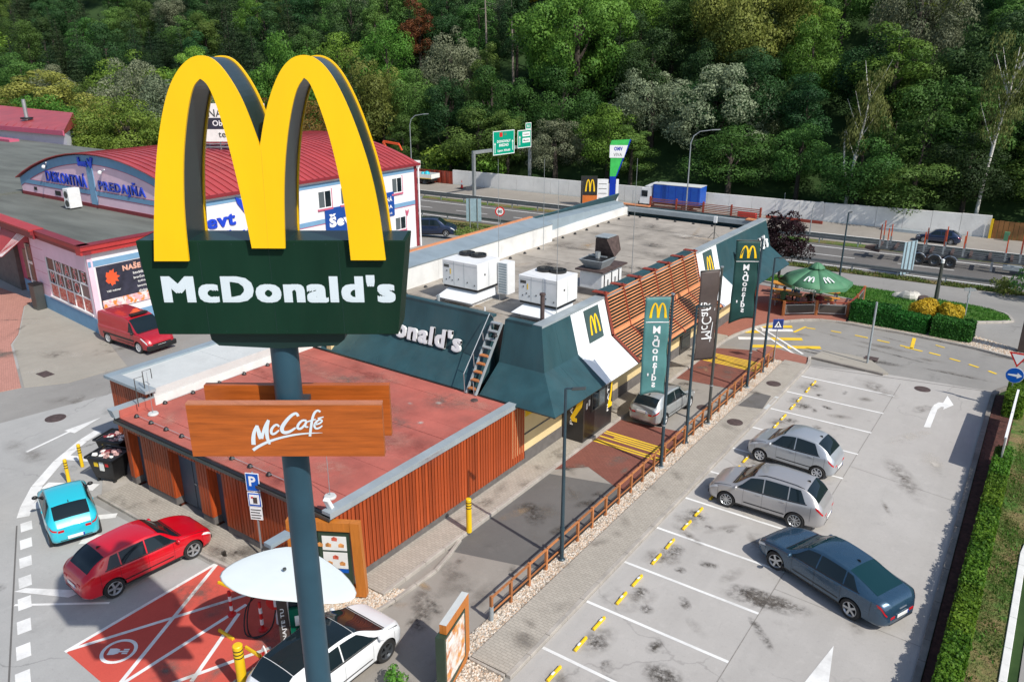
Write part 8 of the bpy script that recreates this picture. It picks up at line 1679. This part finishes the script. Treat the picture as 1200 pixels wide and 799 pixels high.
# lawn tufts
def tufts(name, lb, region, n, mt, h, z=.08):
    xs = np.array([p[0] for p in region]); ys = np.array([p[1] for p in region]); N_ = n * 3; x = rng.uniform(xs.min(), xs.max(), N_); y = rng.uniform(ys.min(), ys.max(), N_); ins = np.zeros(N_, bool); j = len(region) - 1
    for i in range(len(region)):
        c_ = ((ys[i] > y) != (ys[j] > y)) & (x < (xs[j] - xs[i]) * (y - ys[i]) / (ys[j] - ys[i] + 1e-9) + xs[i]); ins ^= c_; j = i
    x = x[ins][:n]; y = y[ins][:n]; n = len(x)
    pt = np.array([sin(a * .9) * cos(b * .7) + sin(a * 2.3 + b * 1.9) * .6 for a, b in zip(x, y)]); keep = pt + rng.normal(0, .5, n) > -.35; x = x[keep]; y = y[keep]; pt = pt[keep]; n = len(x)
    zz = np.array([T(a, b) for a, b in zip(x, y)]) + z; a = rng.uniform(0, 6.28, n); hh = h * rng.uniform(.5, 1.4, n); w_ = hh * .3
    p0 = np.c_[x - np.cos(a) * w_, y - np.sin(a) * w_, zz]; p1 = np.c_[x + np.cos(a) * w_, y + np.sin(a) * w_, zz]; p2 = np.c_[x + rng.normal(0, .4, n) * hh, y + rng.normal(0, .4, n) * hh, zz + hh]
    V = np.stack([p0, p1, p2], 1).reshape(-1, 3); me = bpy.data.meshes.new(name); me.vertices.add(n * 3); me.vertices.foreach_set('co', V.ravel()); me.loops.add(n * 3); me.loops.foreach_set('vertex_index', np.arange(n * 3, dtype=np.int32)); me.polygons.add(n); me.polygons.foreach_set('loop_start', (np.arange(n) * 3).astype(np.int32)); me.polygons.foreach_set('loop_total', np.full(n, 3, np.int32))
    at = me.attributes.new('tint', 'FLOAT', 'POINT'); at.data.foreach_set('value', np.repeat(np.clip(.5 + pt * .25 + rng.normal(0, .2, n), 0, 1), 3).astype(np.float32)); me.update(calc_edges=True); me.materials.append(M(mt)); return tag(link(name, me), lb, 'grass', kind='stuff')
tufts('grass', 'patchy grass with dry spots along the right hedge', [(.08, 14), (.86, 14), (.86, 29.4), (3, 30), (5, 44), (.6, 44), (.0, 34)], 60000, 'blade_mix', .055)
tufts('weeds', 'leafy green weeds in the dry grass at the right edge', [(.1, 15), (.85, 15), (.85, 29), (2.5, 31), (2.5, 40), (.1, 40)], 1500, 'blade', .11)
tufts('grass', 'short green lawn on the teardrop traffic island', GI[:14], 26000, 'blade', .11, .09)
tufts('grass', 'rough grass along the guard rail', [(-45, 76.7), (-20, 78.1), (2, 79.3), (2, 80.5), (-20, 79.4), (-45, 78.0)], 9000, 'blade_dry', .2, .03)
tufts('grass', 'rough grass beside the dark blue van', [(-75, 58), (-56, 60.5), (-48, 64.5), (-44, 69), (-48, 76.0), (-75, 74.7)], 8000, 'blade_dry', .25, .03)
t = thing('plant', 'small leafy green plant at the bottom edge by the white car', 'plant', (-12.1, 12.45, 0)); t.location = (-12.35, 12.0, 0)
link('foliage', leaf_cloud('foliage', [(random.uniform(-.2, .2), random.uniform(-.2, .2), .35 + random.uniform(-.1, .15), .16, .16, .14) for _ in range(9)], 420, .07, 'leaf_bright', .6), t); MB().tube([(0, 0, 0), (0, 0, .35)], .02, 5).build('stem', 'bark', t)
# ================================================================== HIGHWAY FURNITURE
def hp(x, s): y = s + .055 * (x + 15); return Vector((x, y, T(x, y)))
def rail(s, x0, x1, lb, two=False, step=4.0):
    t = thing('guard_rail', lb, 'guard rail', tuple(hp((x0 + x1) / 2, s))); n_ = int((x1 - x0) / step); r = hp((x0 + x1) / 2, s)
    pm = MB().bb(-.06, .06, -.05, .05, 0, .78).mesh('post', 'galv_matt'); me = None
    for k in range(n_ + 1):
        p = hp(x0 + k * step, s); o = link('post', pm, t); o.location = p - r
        if k < n_:
            q = hp(x0 + (k + 1) * step, s); z1 = q.z - p.z; m = MB(); m.beam(p + UP * .62 + Vector((0, -.08, 0)), q + UP * .62 + Vector((.0, -.08, 0)), .05, .13); m.beam(p + UP * .8 + Vector((0, -.1, 0)), q + UP * .8 + Vector((0, -.1, 0)), .05, .12); m.beam(p + UP * .71 + Vector((0, -.03, 0)), q + UP * .71 + Vector((0, -.03, 0)), .03, .1)
            m.build('rail_beam', 'rail_dark', t, world=True)
    return t
rail(79.3, -72, 14, 'galvanised guard rail between the slip road and the near carriageway'); rail(90.5, -118, 18, 'near guard rail of the central reservation'); rail(91.8, -118, 18, 'far guard rail of the central reservation')
CW = thing('concrete_wall', 'long pale concrete barrier wall behind the far carriageway', 'wall', tuple(hp(-45, 103.4)))
for k in range(25):
    x0 = -82 + k * 3.0; a = hp(x0 + .01, 103.4); b = hp(x0 + 2.98, 103.4); h = 1.95 + .3 * min(1, max(0, (x0 + 30) / 25)) + .3
    MB().hexa([a + Vector((0, 0, -.5)), b + Vector((0, 0, -.5)), b + Vector((0, .3, -.5)), a + Vector((0, .3, -.5)), a + UP * h, b + UP * h, b + Vector((0, .3, h)), a + Vector((0, .3, h))]).build('wall_panel', 'concrete_wall', CW, world=True)
WP = thing('timber_fence', 'brown timber hoarding at the right end of the concrete wall', 'fence', tuple(hp(0, 103.2)))
MB().bb(-7.0, -6.75, hp(-7, 103).y - .05, hp(-7, 103).y + .2, -3.5, -1.3).build('yellow_post', 'bollard_yellow', WP, world=True)
for k in range(24): a = hp(-6.7 + k * .5, 103.2); MB().bb(a.x, a.x + .46, a.y, a.y + .06, -3.5, -1.45 + random.uniform(-.05, .05)).build('board', 'wood_panel_orange', WP, world=True)
RF = thing('rusty_fence', 'row of rusty red sheet piling panels left of the concrete wall', 'fence', tuple(hp(-90, 103.3)))
for k in range(30):
    a = hp(-112 + k * 1.0, 103.3); MB().bb(a.x, a.x + .5, a.y, a.y + .1, -3.5, -1.5).bb(a.x + .5, a.x + .98, a.y + .12, a.y + .22, -3.5, -1.5).build('sheet_panel', 'rust_red', RF, world=True)
MB().bb(-112, -82, hp(-97, 103.3).y - .35, hp(-97, 103.3).y - .2, -1.55, -1.4).build('top_rail', 'rust_red', RF, world=True) if False else None
# gantry
GA = thing('sign_gantry', 'grey portal gantry over the highway carrying green direction signs', 'gantry', (-70.8, 90.9, -3.5)); g0 = Vector((-70.8, 90.9, -3.5)); g1 = Vector((-69.3, 103.0, -3.5))
m = MB().beam(g0, g0 + UP * 6.5, .42, .42, up=(0, 1, 0)); m.build('upright', 'galv', GA, world=True, bevel=.03); MB().beam(g1, g1 + UP * 6.6, .42, .42, up=(0, 1, 0)).build('upright', 'galv', GA, world=True, bevel=.03); MB().beam(g0 + UP * 6.5 - (g1 - g0).normalized() * .2, g1 + UP * 6.6 + (g1 - g0).normalized() * .2, .4, .45).build('cross_beam', 'galv', GA, world=True, bevel=.03)
A = (g1 - g0).normalized(); A.z = 0; A.normalize(); Nn = A.cross(UP)
def rs(a0, a1, z0, z1, par=GA, mt='green_road_sign'):
    O = g0 + Nn * .35; s_ = MB().prism([(a0, z0), (a1, z0), (a1, z1), (a0, z1)], O, A, UP, 0, .05).build('sign_face', mt, par, world=True); m = MB()
    for (b0, b1, c0, c1) in ((a0, a1, z0, z0 + .1), (a0, a1, z1 - .1, z1), (a0, a0 + .1, z0 + .1, z1 - .1), (a1 - .1, a1, z0 + .1, z1 - .1)): m.prism([(b0, c0), (b1, c0), (b1, c1), (b0, c1)], O, A, UP, .051, .06)
    m.build('border', 'white', s_, world=True); return s_
s_ = rs(3.6, 8.2, 5.8, 9.2); q = lambda a, z: g0 + Nn * .41 + A * a + UP * z
for i, (tx, z, h) in enumerate((('DONOVALY', 7.7, .38), ('BREZNO', 7.15, .38), ('Liptov. Mikuláš', 6.35, .4))):
    text(tx, q(5.9, z), A, UP, 0, h, 'white', s_, bold=.03)
MB().prism([(5.0, 8.35), (5.6, 8.35), (5.6, 8.95), (5.0, 8.95)], g0 + Nn * .35, A, UP, .052, .066).build('red_badge', 'red_paint', s_, world=True); MB().prism([(5.9, 8.5), (6.5, 8.5), (6.5, 8.85), (5.9, 8.85)], g0 + Nn * .35, A, UP, .052, .066).build('green_badge', 'umbrella_green', s_, world=True)
def arrow(par, a, z, h): MB().prism([(a - .05, z), (a + .05, z), (a + .05, z + h - .3), (a + .18, z + h - .3), (a, z + h), (a - .18, z + h - .3), (a - .05, z + h - .3)], g0 + Nn * .35, A, UP, .052, .066).build('arrow', 'white', par, world=True)
arrow(s_, 4.0, 6.1, 1.5); arrow(s_, 7.8, 6.3, 1.5)
s_ = rs(8.9, 12.0, 6.4, 9.0); arrow(s_, 9.4, 6.8, 1.4)
for z in (7.15, 8.05): pn = MB().prism([(10.0, z), (11.7, z), (11.7, z + .65), (10.0, z + .65)], g0 + Nn * .35, A, UP, .052, .066).build('white_plate', 'white', s_, world=True); text('Centrum' if z > 8 else 'Mesto', q(10.85, z + .32) + Nn * .01, A, UP, 1.3, .28, 'grey_post', s_)
s_ = rs(10.7, 12.0, 9.05, 10.0); text('R1', q(11.35, 9.5), A, UP, 0, .4, 'white', s_, bold=.02)
def hlamp(x, y, h, arm, lb, z=None, r=.1):
    t = thing('highway_lamp', lb, 'street lamp', (x, y, T(x, y))); a = Vector((*arm, 0)); MB().tube([(0, 0, 0), (0, 0, h * .85), tuple(a * .12 + UP * h * .93), tuple(a * .4 + UP * h * .98), tuple(a + UP * h)], [r, r * .7, r * .6, r * .5, r * .5], 8).build('post', 'galv', t, smooth=True); MB().beam(tuple(a * .95 + UP * h), tuple(a * 1.35 + UP * (h + .05)), .22, .1).build('lamp_head', 'galv', t)
hlamp(-40.9, 97.3, 10.7, (2.3, 1.2), 'tall curved street lamp behind the blue truck'); hlamp(-88.0, 96.7, 10.8, (1.9, 1.2), 'tall curved street lamp above the corner of the red arched roof'); hlamp(-23.4, 91.2, 4.2, (.7, .3), 'short white lamp post on the central reservation', r=.07); 
def rpole(x, y, h, lb, r=.04): o = MB().tube([(0, 0, 0), (0, 0, h)], r, 6).build('post', 'galv'); o.location = (x, y, T(x, y)); tag(o, lb, 'post')
t = thing('speed_sign', 'round speed limit sign with a red rim on a thin post by the highway', 'road sign', (-52.6, 72.2, T(-52.6, 72.2))); MB().tube([(0, 0, 0), (0, 0, 2.7)], .045, 6).build('post', 'galv', t); D = Vector((.5, -.86, 0)).normalized(); A = UP.cross(D)
MB().lathe([(0, .02), (.55, .02), (.55, -.01), (0, -.01)], Vector((0, 0, 2.7)) + D * .06, 24, A=A, B=UP, D=D).build('rim', 'red_paint', t); MB().lathe([(0, .026), (.40, .026)], Vector((0, 0, 2.7)) + D * .06, 24, A=A, B=UP, D=D).build('disc', 'white', t); text('80', Vector((0, 0, 2.7)) + D * .09, A, UP, 0, .38, 'black', t, bold=.03, world=False)
def backsign(x, y, w_, h, z0, ang, lb, n_=3):
    t = thing('road_sign_back', lb, 'road sign', (x, y, T(x, y))); A = Vector((cos(ang), sin(ang), 0)); MB().prism([(-w_ / 2, z0), (w_ / 2, z0), (w_ / 2, z0 + h), (-w_ / 2, z0 + h)], (0, 0, 0), A, UP, -.02, .02).build('plate', 'sign_back', t)
    for k in range(n_): a = -w_ / 2 + w_ * (k + .5) / n_; MB().beam(A * a + A.cross(UP) * .06, A * a + A.cross(UP) * .06 + UP * (z0 + h), .1, .1).build('post', 'galv', t)
backsign(-11.5, 80.9, 1.9, 3.1, .1, 1.15, 'back of a tall bluish metal road sign in front of the log trailer'); backsign(-57.6, 73.8, 1.8, 2.7, .9, .5, 'back of a pale blue-grey road sign between the van and the highway', 2)
t = thing('road_sign_back', 'back of a small Y shaped sign beside the dark blue van', 'road sign', (-49.2, 54.6, 0)); MB().tube([(0, 0, 0), (0, 0, 3.2)], .05, 6).build('post', 'galv', t); MB().prism([(-.6, 3.9), (0, 2.9), (.6, 3.9)], (0, 0, 0), (.82, .57, 0), UP, -.02, .02).build('plate', 'galv', t)
# small totem of the restaurant and the fuel sign, beyond the building
t = thing('small_totem', 'small dark totem with yellow arches above an orange cafe panel', 'sign', (-52.3, 92.0, -3.5)); A = Vector((.86, .5, 0)).normalized(); O = Vector((0, 0, 0)); Nn = A.cross(UP); w1 = lambda n, P, d0, d1, mt: MB().prism(P, O, A, UP, d0, d1).build(n, mt, t)
w1('upper_box', [(-.95, 2.2), (.95, 2.2), (.95, 4.6), (-.95, 4.6)], -.4, .4, 'kiosk_black'); w1('lower_box', [(-.95, 0), (.95, 0), (.95, 2.15), (-.95, 2.15)], -.38, .38, 'orange_cafe'); w1('side_panel', [(-1.2, 0), (-.96, 0), (-.96, 4.6), (-1.2, 4.6)], -.38, .38, 'kiosk_black')
arch_logo(Nn * .40 + UP * 3.45, A, UP, 1.3, 1.6, 'logo_yellow', t, world=False); text('McCafé', Nn * .39 + UP * .95, A, UP, 1.2, .35, 'white', t, world=False)
t = thing('fuel_sign', 'tall green, white and blue fuel station sign with a slanted top', 'sign', (-49.9, 93.6, -3.5)); w1 = lambda n, P, d0, d1, mt: MB().prism(P, O, A, UP, d0, d1).build(n, mt, t)
w1('blue_mast', [(-.35, 0), (.45, 0), (.45, 4.6), (-.35, 4.6)], -.25, .25, 'fuel_blue'); w1('green_wedge', [(-.35, 4.61), (.4, 4.61), (1.6, 8.2), (-.35, 8.2)], -.25, .25, 'fuel_green'); w1('white_panel', [(-.5, 7.0), (1.35, 7.0), (1.8, 8.6), (-.5, 8.6)], -.3, .3, 'white'); w1('green_top', [(-.5, 8.61), (1.8, 8.61), (2.0, 9.3), (-.3, 9.15)], -.3, .3, 'fuel_green'); w1('blue_edge', [(.41, 4.61), (.55, 4.61), (2.2, 9.3), (2.01, 9.3)], -.28, .28, 'fuel_blue')
text('OMV', Nn * .3 + UP * 8.15 + A * .6, A, UP, 1.1, .5, 'fuel_blue', t, bold=.05, world=False); text('VIVA', Nn * .3 + UP * 7.4 + A * .55, A, UP, 1.1, .42, 'grey_post', t, bold=0, world=False)
w1('price_board', [(-2.0, .7), (-.5, .7), (-.5, 4.2), (-2.0, 4.2)], -.2, .2, 'white'); w1('price_board', [(.5, 1.0), (.85, 1.0), (.85, 4.2), (.5, 4.2)], -.2, .2, 'white')
for k in range(5): w1('price_row', [(-1.75, 1.1 + k * .62), (-.7, 1.1 + k * .62), (-.7, 1.16 + k * .62), (-1.75, 1.16 + k * .62)], .2, .22, 'grey_post')
w1('blue_edge', [(-2.25, .7), (-2.01, .7), (-2.01, 4.2), (-2.25, 4.2)], -.2, .2, 'sign_blue')
rpole(-48.5, 97, 2.5, 'thin white post by the far carriageway, right of the fuel sign'); rpole(-30.5, 104.5, 2.8, 'thin grey post behind the concrete wall')
# cones and barriers on the far carriageway
for (x, s, lb) in ((-78.0, 100.5, 'orange traffic cone near the left end of the wall'), (-55.5, 99.0, 'orange traffic cone in the far carriageway before the fuel sign')):
    t = thing('traffic_cone', lb, 'traffic cone', tuple(hp(x, s) + UP * .03)); MB().bb(-.45, .45, -.45, .45, 0, .08).build('base', 'black', t); MB().lathe([(.22, .08), (.12, .6)], n=12).build('cone', 'red_paint', t); MB().lathe([(.12, .6), (.07, .9)], n=12).build('white_band', 'white', t); MB().lathe([(.07, .9), (.02, 1.3), (0, 1.3)], n=12).build('tip', 'red_paint', t)
o = MB().bb(-1.2, 1.2, -.3, .3, 0, .75).build('road_barrier', 'red_paint', bevel=.06); o.location = hp(-33.5, 100.5); tag(o, 'short red plastic road barrier in front of the wall', 'barrier')
for (x0, x1, lb) in ((-31.5, -24.5, 'long row of low red barrier planks before the wall'), ): o = MB().bb(x0, x1, -.1, .1, 0, .35).build('barrier_plank', 'rust_red'); o.location = (0, hp(-28, 101.5).y, -3.47); tag(o, lb, 'barrier')
o = MB().bb(-2.4, 2.4, -.5, .5, .0, .1).bb(-2.4, 2.4, -.4, .4, .1, .32).build('pallet_stack', 'galv_matt'); o.location = hp(-15.5, 101.8); tag(o, 'flat stack of grey rails lying before the wall, left of the dark blue car', 'stack')
o = MB().bb(-.25, .25, -.2, .2, 0, 1.0).build('waste_bin', 'umbrella_green'); o.location = hp(-5.2, 102.6); tag(o, 'green bin in front of the brown hoarding', 'bin')
# ================================================================== TERRACE
UM = thing('parasol', 'large green parasol with pale arches over the terrace tables', 'parasol', (-12.65, 52.2, .11)); 
MB().tube([(0, 0, 0), (0, 0, 3.1)], .05, 10).build('pole', 'galv', UM, smooth=True); n_ = 8; Rr = 2.3
def cano(r0, z0, r1, z1, nm, mt='umbrella_green', k0=0, sag=.06):
    for k in range(n_):
        a0 = 2 * pi * (k + .5) / n_; a1 = 2 * pi * (k + 1.5) / n_; am = (a0 + a1) / 2; m = MB(); vs = []
        for j in range(5):
            t = j / 4; r = r0 + (r1 - r0) * t; z = z0 + (z1 - z0) * t + .1 * sin(pi * t) * .6
            vs += [(r * cos(a0), r * sin(a0), z), (r * cos(pi / 8) * cos(am), r * cos(pi / 8) * sin(am), z - sag * t), (r * cos(a1), r * sin(a1), z)]
        m.add(vs, [(3 * j + i, 3 * j + i + 1, 3 * j + i + 4, 3 * j + i + 3) for j in range(4) for i in (0, 1)]); o = m.build(nm, mt, UM, smooth=60, fix=False); md = o.modifiers.new('s', 'SOLIDIFY'); md.thickness = .012
cano(.32, 2.93, Rr, 2.12, 'canopy_panel'); cano(.0, 3.32, .5, 2.98, 'top_vent')
for k in range(n_):
    a0 = 2 * pi * (k + .5) / n_; a1 = 2 * pi * (k + 1.5) / n_; p = Vector((Rr * cos(a0), Rr * sin(a0), 2.11)); q2 = Vector((Rr * cos(a1), Rr * sin(a1), 2.11)); v_ = MB().add([p, q2, q2 - UP * .2, p - UP * .2], [(0, 1, 2, 3)]).build('valance', 'umbrella_green', UM, fix=False); md = v_.modifiers.new('s', 'SOLIDIFY'); md.thickness = .01
    MB().beam((.1 * cos(a0), .1 * sin(a0), 2.88), (Rr * cos(a0), Rr * sin(a0), 2.08), .025, .025).build('rib', 'galv', UM)
    am = (a0 + a1) / 2; D = Vector((cos(am), sin(am), 0)); A = UP.cross(D); 
    sl_ = Vector((-.92 * D.x, -.92 * D.y, .30)).normalized(); c_ = D * (Rr * .92 * .66) + UP * 2.50
    if k in (5, 6): arch_logo(c_, A, sl_, .62, .62, 'white', UM, .03, world=False)
    if k in (5, ): text("McDonald's", D * (Rr * cos(pi / 8) + .015) + UP * 2.01, A, UP, 1.3, .15, 'white', UM, bold=.03, world=False)
TF = thing('terrace_fence', 'low brown timber fence with grey framed mesh panels around the terrace', 'fence', (-13.6, 50.3, .11))
tp = [(-14.9, 48.2), (-13.86, 50.15), (-12.23, 51.6), (-10.45, 52.4), (-10.3, 55.5)]; tp = [(-13.9, 50.2), (-12.2, 51.6), (-10.45, 52.45), (-10.4, 54.6), (-10.5, 57.0)]
for a, b in zip(tp, tp[1:]):
    a = Vector((*a, .11)); b = Vector((*b, .11)); d = (b - a).normalized(); MB().beam(a + UP * .9 + d * .06, b + UP * .9 - d * .06, .09, .05).build('rail', 'rust_red', TF, world=True); m = MB()
    for z in (.15, .72): m.beam(a + UP * z + d * .12, b + UP * z - d * .12, .04, .05)
    m.beam(a + UP * .15 + d * .14, a + UP * .72 + d * .14, .04, .05, up=(1, 0, 0)).beam(b + UP * .15 - d * .14, b + UP * .72 - d * .14, .04, .05, up=(1, 0, 0)); m.build('panel_frame', 'galv', TF, world=True)
    m = MB(); m.add([a + UP * .17 + d * .15, b + UP * .17 - d * .15, b + UP * .7 - d * .15, a + UP * .7 + d * .15], [(0, 1, 2, 3)]); m.build('smoked_pane', 'smoked', TF, world=True)
for a in tp: MB().bb(a[0] - .07, a[0] + .07, a[1] - .07, a[1] + .07, .1, 1.1).build('post', 'post_wood', TF, world=True)
def bench_table(x, y, rz, lb):
    t = thing('picnic_table', lb, 'table', (x, y, .11), rz); MB().bb(-.9, .9, -.38, .38, .72, .77).build('table_top', 'bench_wood', t, bevel=.01)
    for s in (-1, 1): MB().bb(-.9, .9, s * .72 - .16, s * .72 + .16, .42, .46).build('seat', 'bench_wood', t, bevel=.01); MB().beam((s * .65, -.7, .2), (s * .65, .7, .2), .08, .08).beam((s * .65, 0, 0), (s * .65, 0, .7), .1, .1).beam((s * .65, -.7, 0), (s * .65, -.7, .42), .08, .08).beam((s * .65, .7, 0), (s * .65, .7, .42), .08, .08).build('leg_frame', 'galv_matt', t)
bench_table(-14.5, 52.95, .1, 'orange topped picnic table under the parasol by the terrace fence'); bench_table(-12.6, 55.2, .3, 'orange topped picnic table behind the parasol pole'); bench_table(-15.4, 55.4, .1, 'orange topped picnic table at the left, with the person in green'); bench_table(-12.6, 53.3, .1, 'orange topped picnic table nearest the hedge')
def person(x, y, rz, z, lb, top, legs, hair, lean=.12):
    t = thing('person', lb, 'person', (x, y, z), rz)
    V = {'pel': (0, 0, .45), 'waist': (.02, 0, .62), 'chest': (.06 + lean * .5, 0, .88), 'neck': (.09 + lean, 0, 1.04), 'head': (.13 + lean, 0, 1.18), 'top': (.13 + lean, 0, 1.27)}
    for s, n_ in ((1, 'l'), (-1, 'r')): V.update({'hip' + n_: (.02, .1 * s, .44), 'knee' + n_: (.45, .13 * s, .46), 'ank' + n_: (.46, .12 * s, .08), 'toe' + n_: (.62, .13 * s, .04), 'sh' + n_: (.06 + lean * .8, .19 * s, .97), 'el' + n_: (.20 + lean, .25 * s, .72), 'wr' + n_: (.42 + lean, .14 * s, .80), 'ha' + n_: (.50 + lean, .11 * s, .81)})
    Ed = [('pel', 'waist'), ('waist', 'chest'), ('chest', 'neck'), ('neck', 'head'), ('head', 'top')]
    for n_ in 'lr': Ed += [('pel', 'hip' + n_), ('hip' + n_, 'knee' + n_), ('knee' + n_, 'ank' + n_), ('ank' + n_, 'toe' + n_), ('chest', 'sh' + n_), ('sh' + n_, 'el' + n_), ('el' + n_, 'wr' + n_), ('wr' + n_, 'ha' + n_)]
    Rd = {'pel': .15, 'waist': .14, 'chest': .155, 'neck': .055, 'head': .10, 'top': .085, 'hip': .10, 'knee': .065, 'ank': .045, 'toe': .04, 'sh': .075, 'el': .05, 'wr': .035, 'ha': .04}
    ks = list(V); me = bpy.data.meshes.new('body'); me.from_pydata([V[k] for k in ks], [(ks.index(a), ks.index(b)) for a, b in Ed], []); o = link('body', me, t); sk = o.modifiers.new('skin', 'SKIN'); 
    for i, k in enumerate(ks): r = Rd.get(k, Rd.get(k[:-1], .05)); me.skin_vertices[0].data[i].radius = (r, r); me.skin_vertices[0].data[i].use_root = (k == 'pel')
    sb_ = o.modifiers.new('sub', 'SUBSURF'); sb_.levels = sb_.render_levels = 1; bpy.context.view_layer.update(); me2 = bpy.data.meshes.new_from_object(o.evaluated_get(bpy.context.evaluated_depsgraph_get())); o.modifiers.clear(); o.data = me2; bpy.data.meshes.remove(me)
    for m_ in ('skin', top, legs): me2.materials.append(M(m_))
    for p in me2.polygons:
        c = p.center; p.use_smooth = True
        p.material_index = 0 if c.z > 1.03 or (c.x > .36 + lean and c.z > .7) else (1 if c.z > .56 else 2)
    MB().ball((.10 + lean, 0, 1.24), .115, 10, 6, 1, .95, .9).build('hair', hair, t, smooth=True); MB().ball((.235 + lean, 0, 1.19), .02, 6, 4).build('nose', 'skin', t, smooth=True)
    for s in (-1, 1):
        for f in range(4): MB().tube([(.50 + lean, s * (.10 + .018 * f - .02), .81), (.56 + lean, s * (.10 + .018 * f - .02), .80), (.585 + lean - .005 * abs(f - 1), s * (.10 + .018 * f - .02), .785)], [.01, .009, .007], 5).build('finger', 'skin', t, smooth=True)
person(-14.6, 52.2, 1.6, .11, 'person in a green top sitting at the left table under the parasol', 'umbrella_green', 'black', 'bark'); person(-12.9, 52.55, 1.8, .11, 'person in dark clothes sitting in front of the parasol pole', 'kiosk_black', 'black', 'black'); person(-12.3, 52.45, 1.7, .11, 'person in a maroon top beside the one in black', 'maroon', 'jeans', 'bark'); person(-14.2, 53.9, -1.5, .11, 'person in a pale blue shirt across the left table', 'blue_band', 'black', 'black')
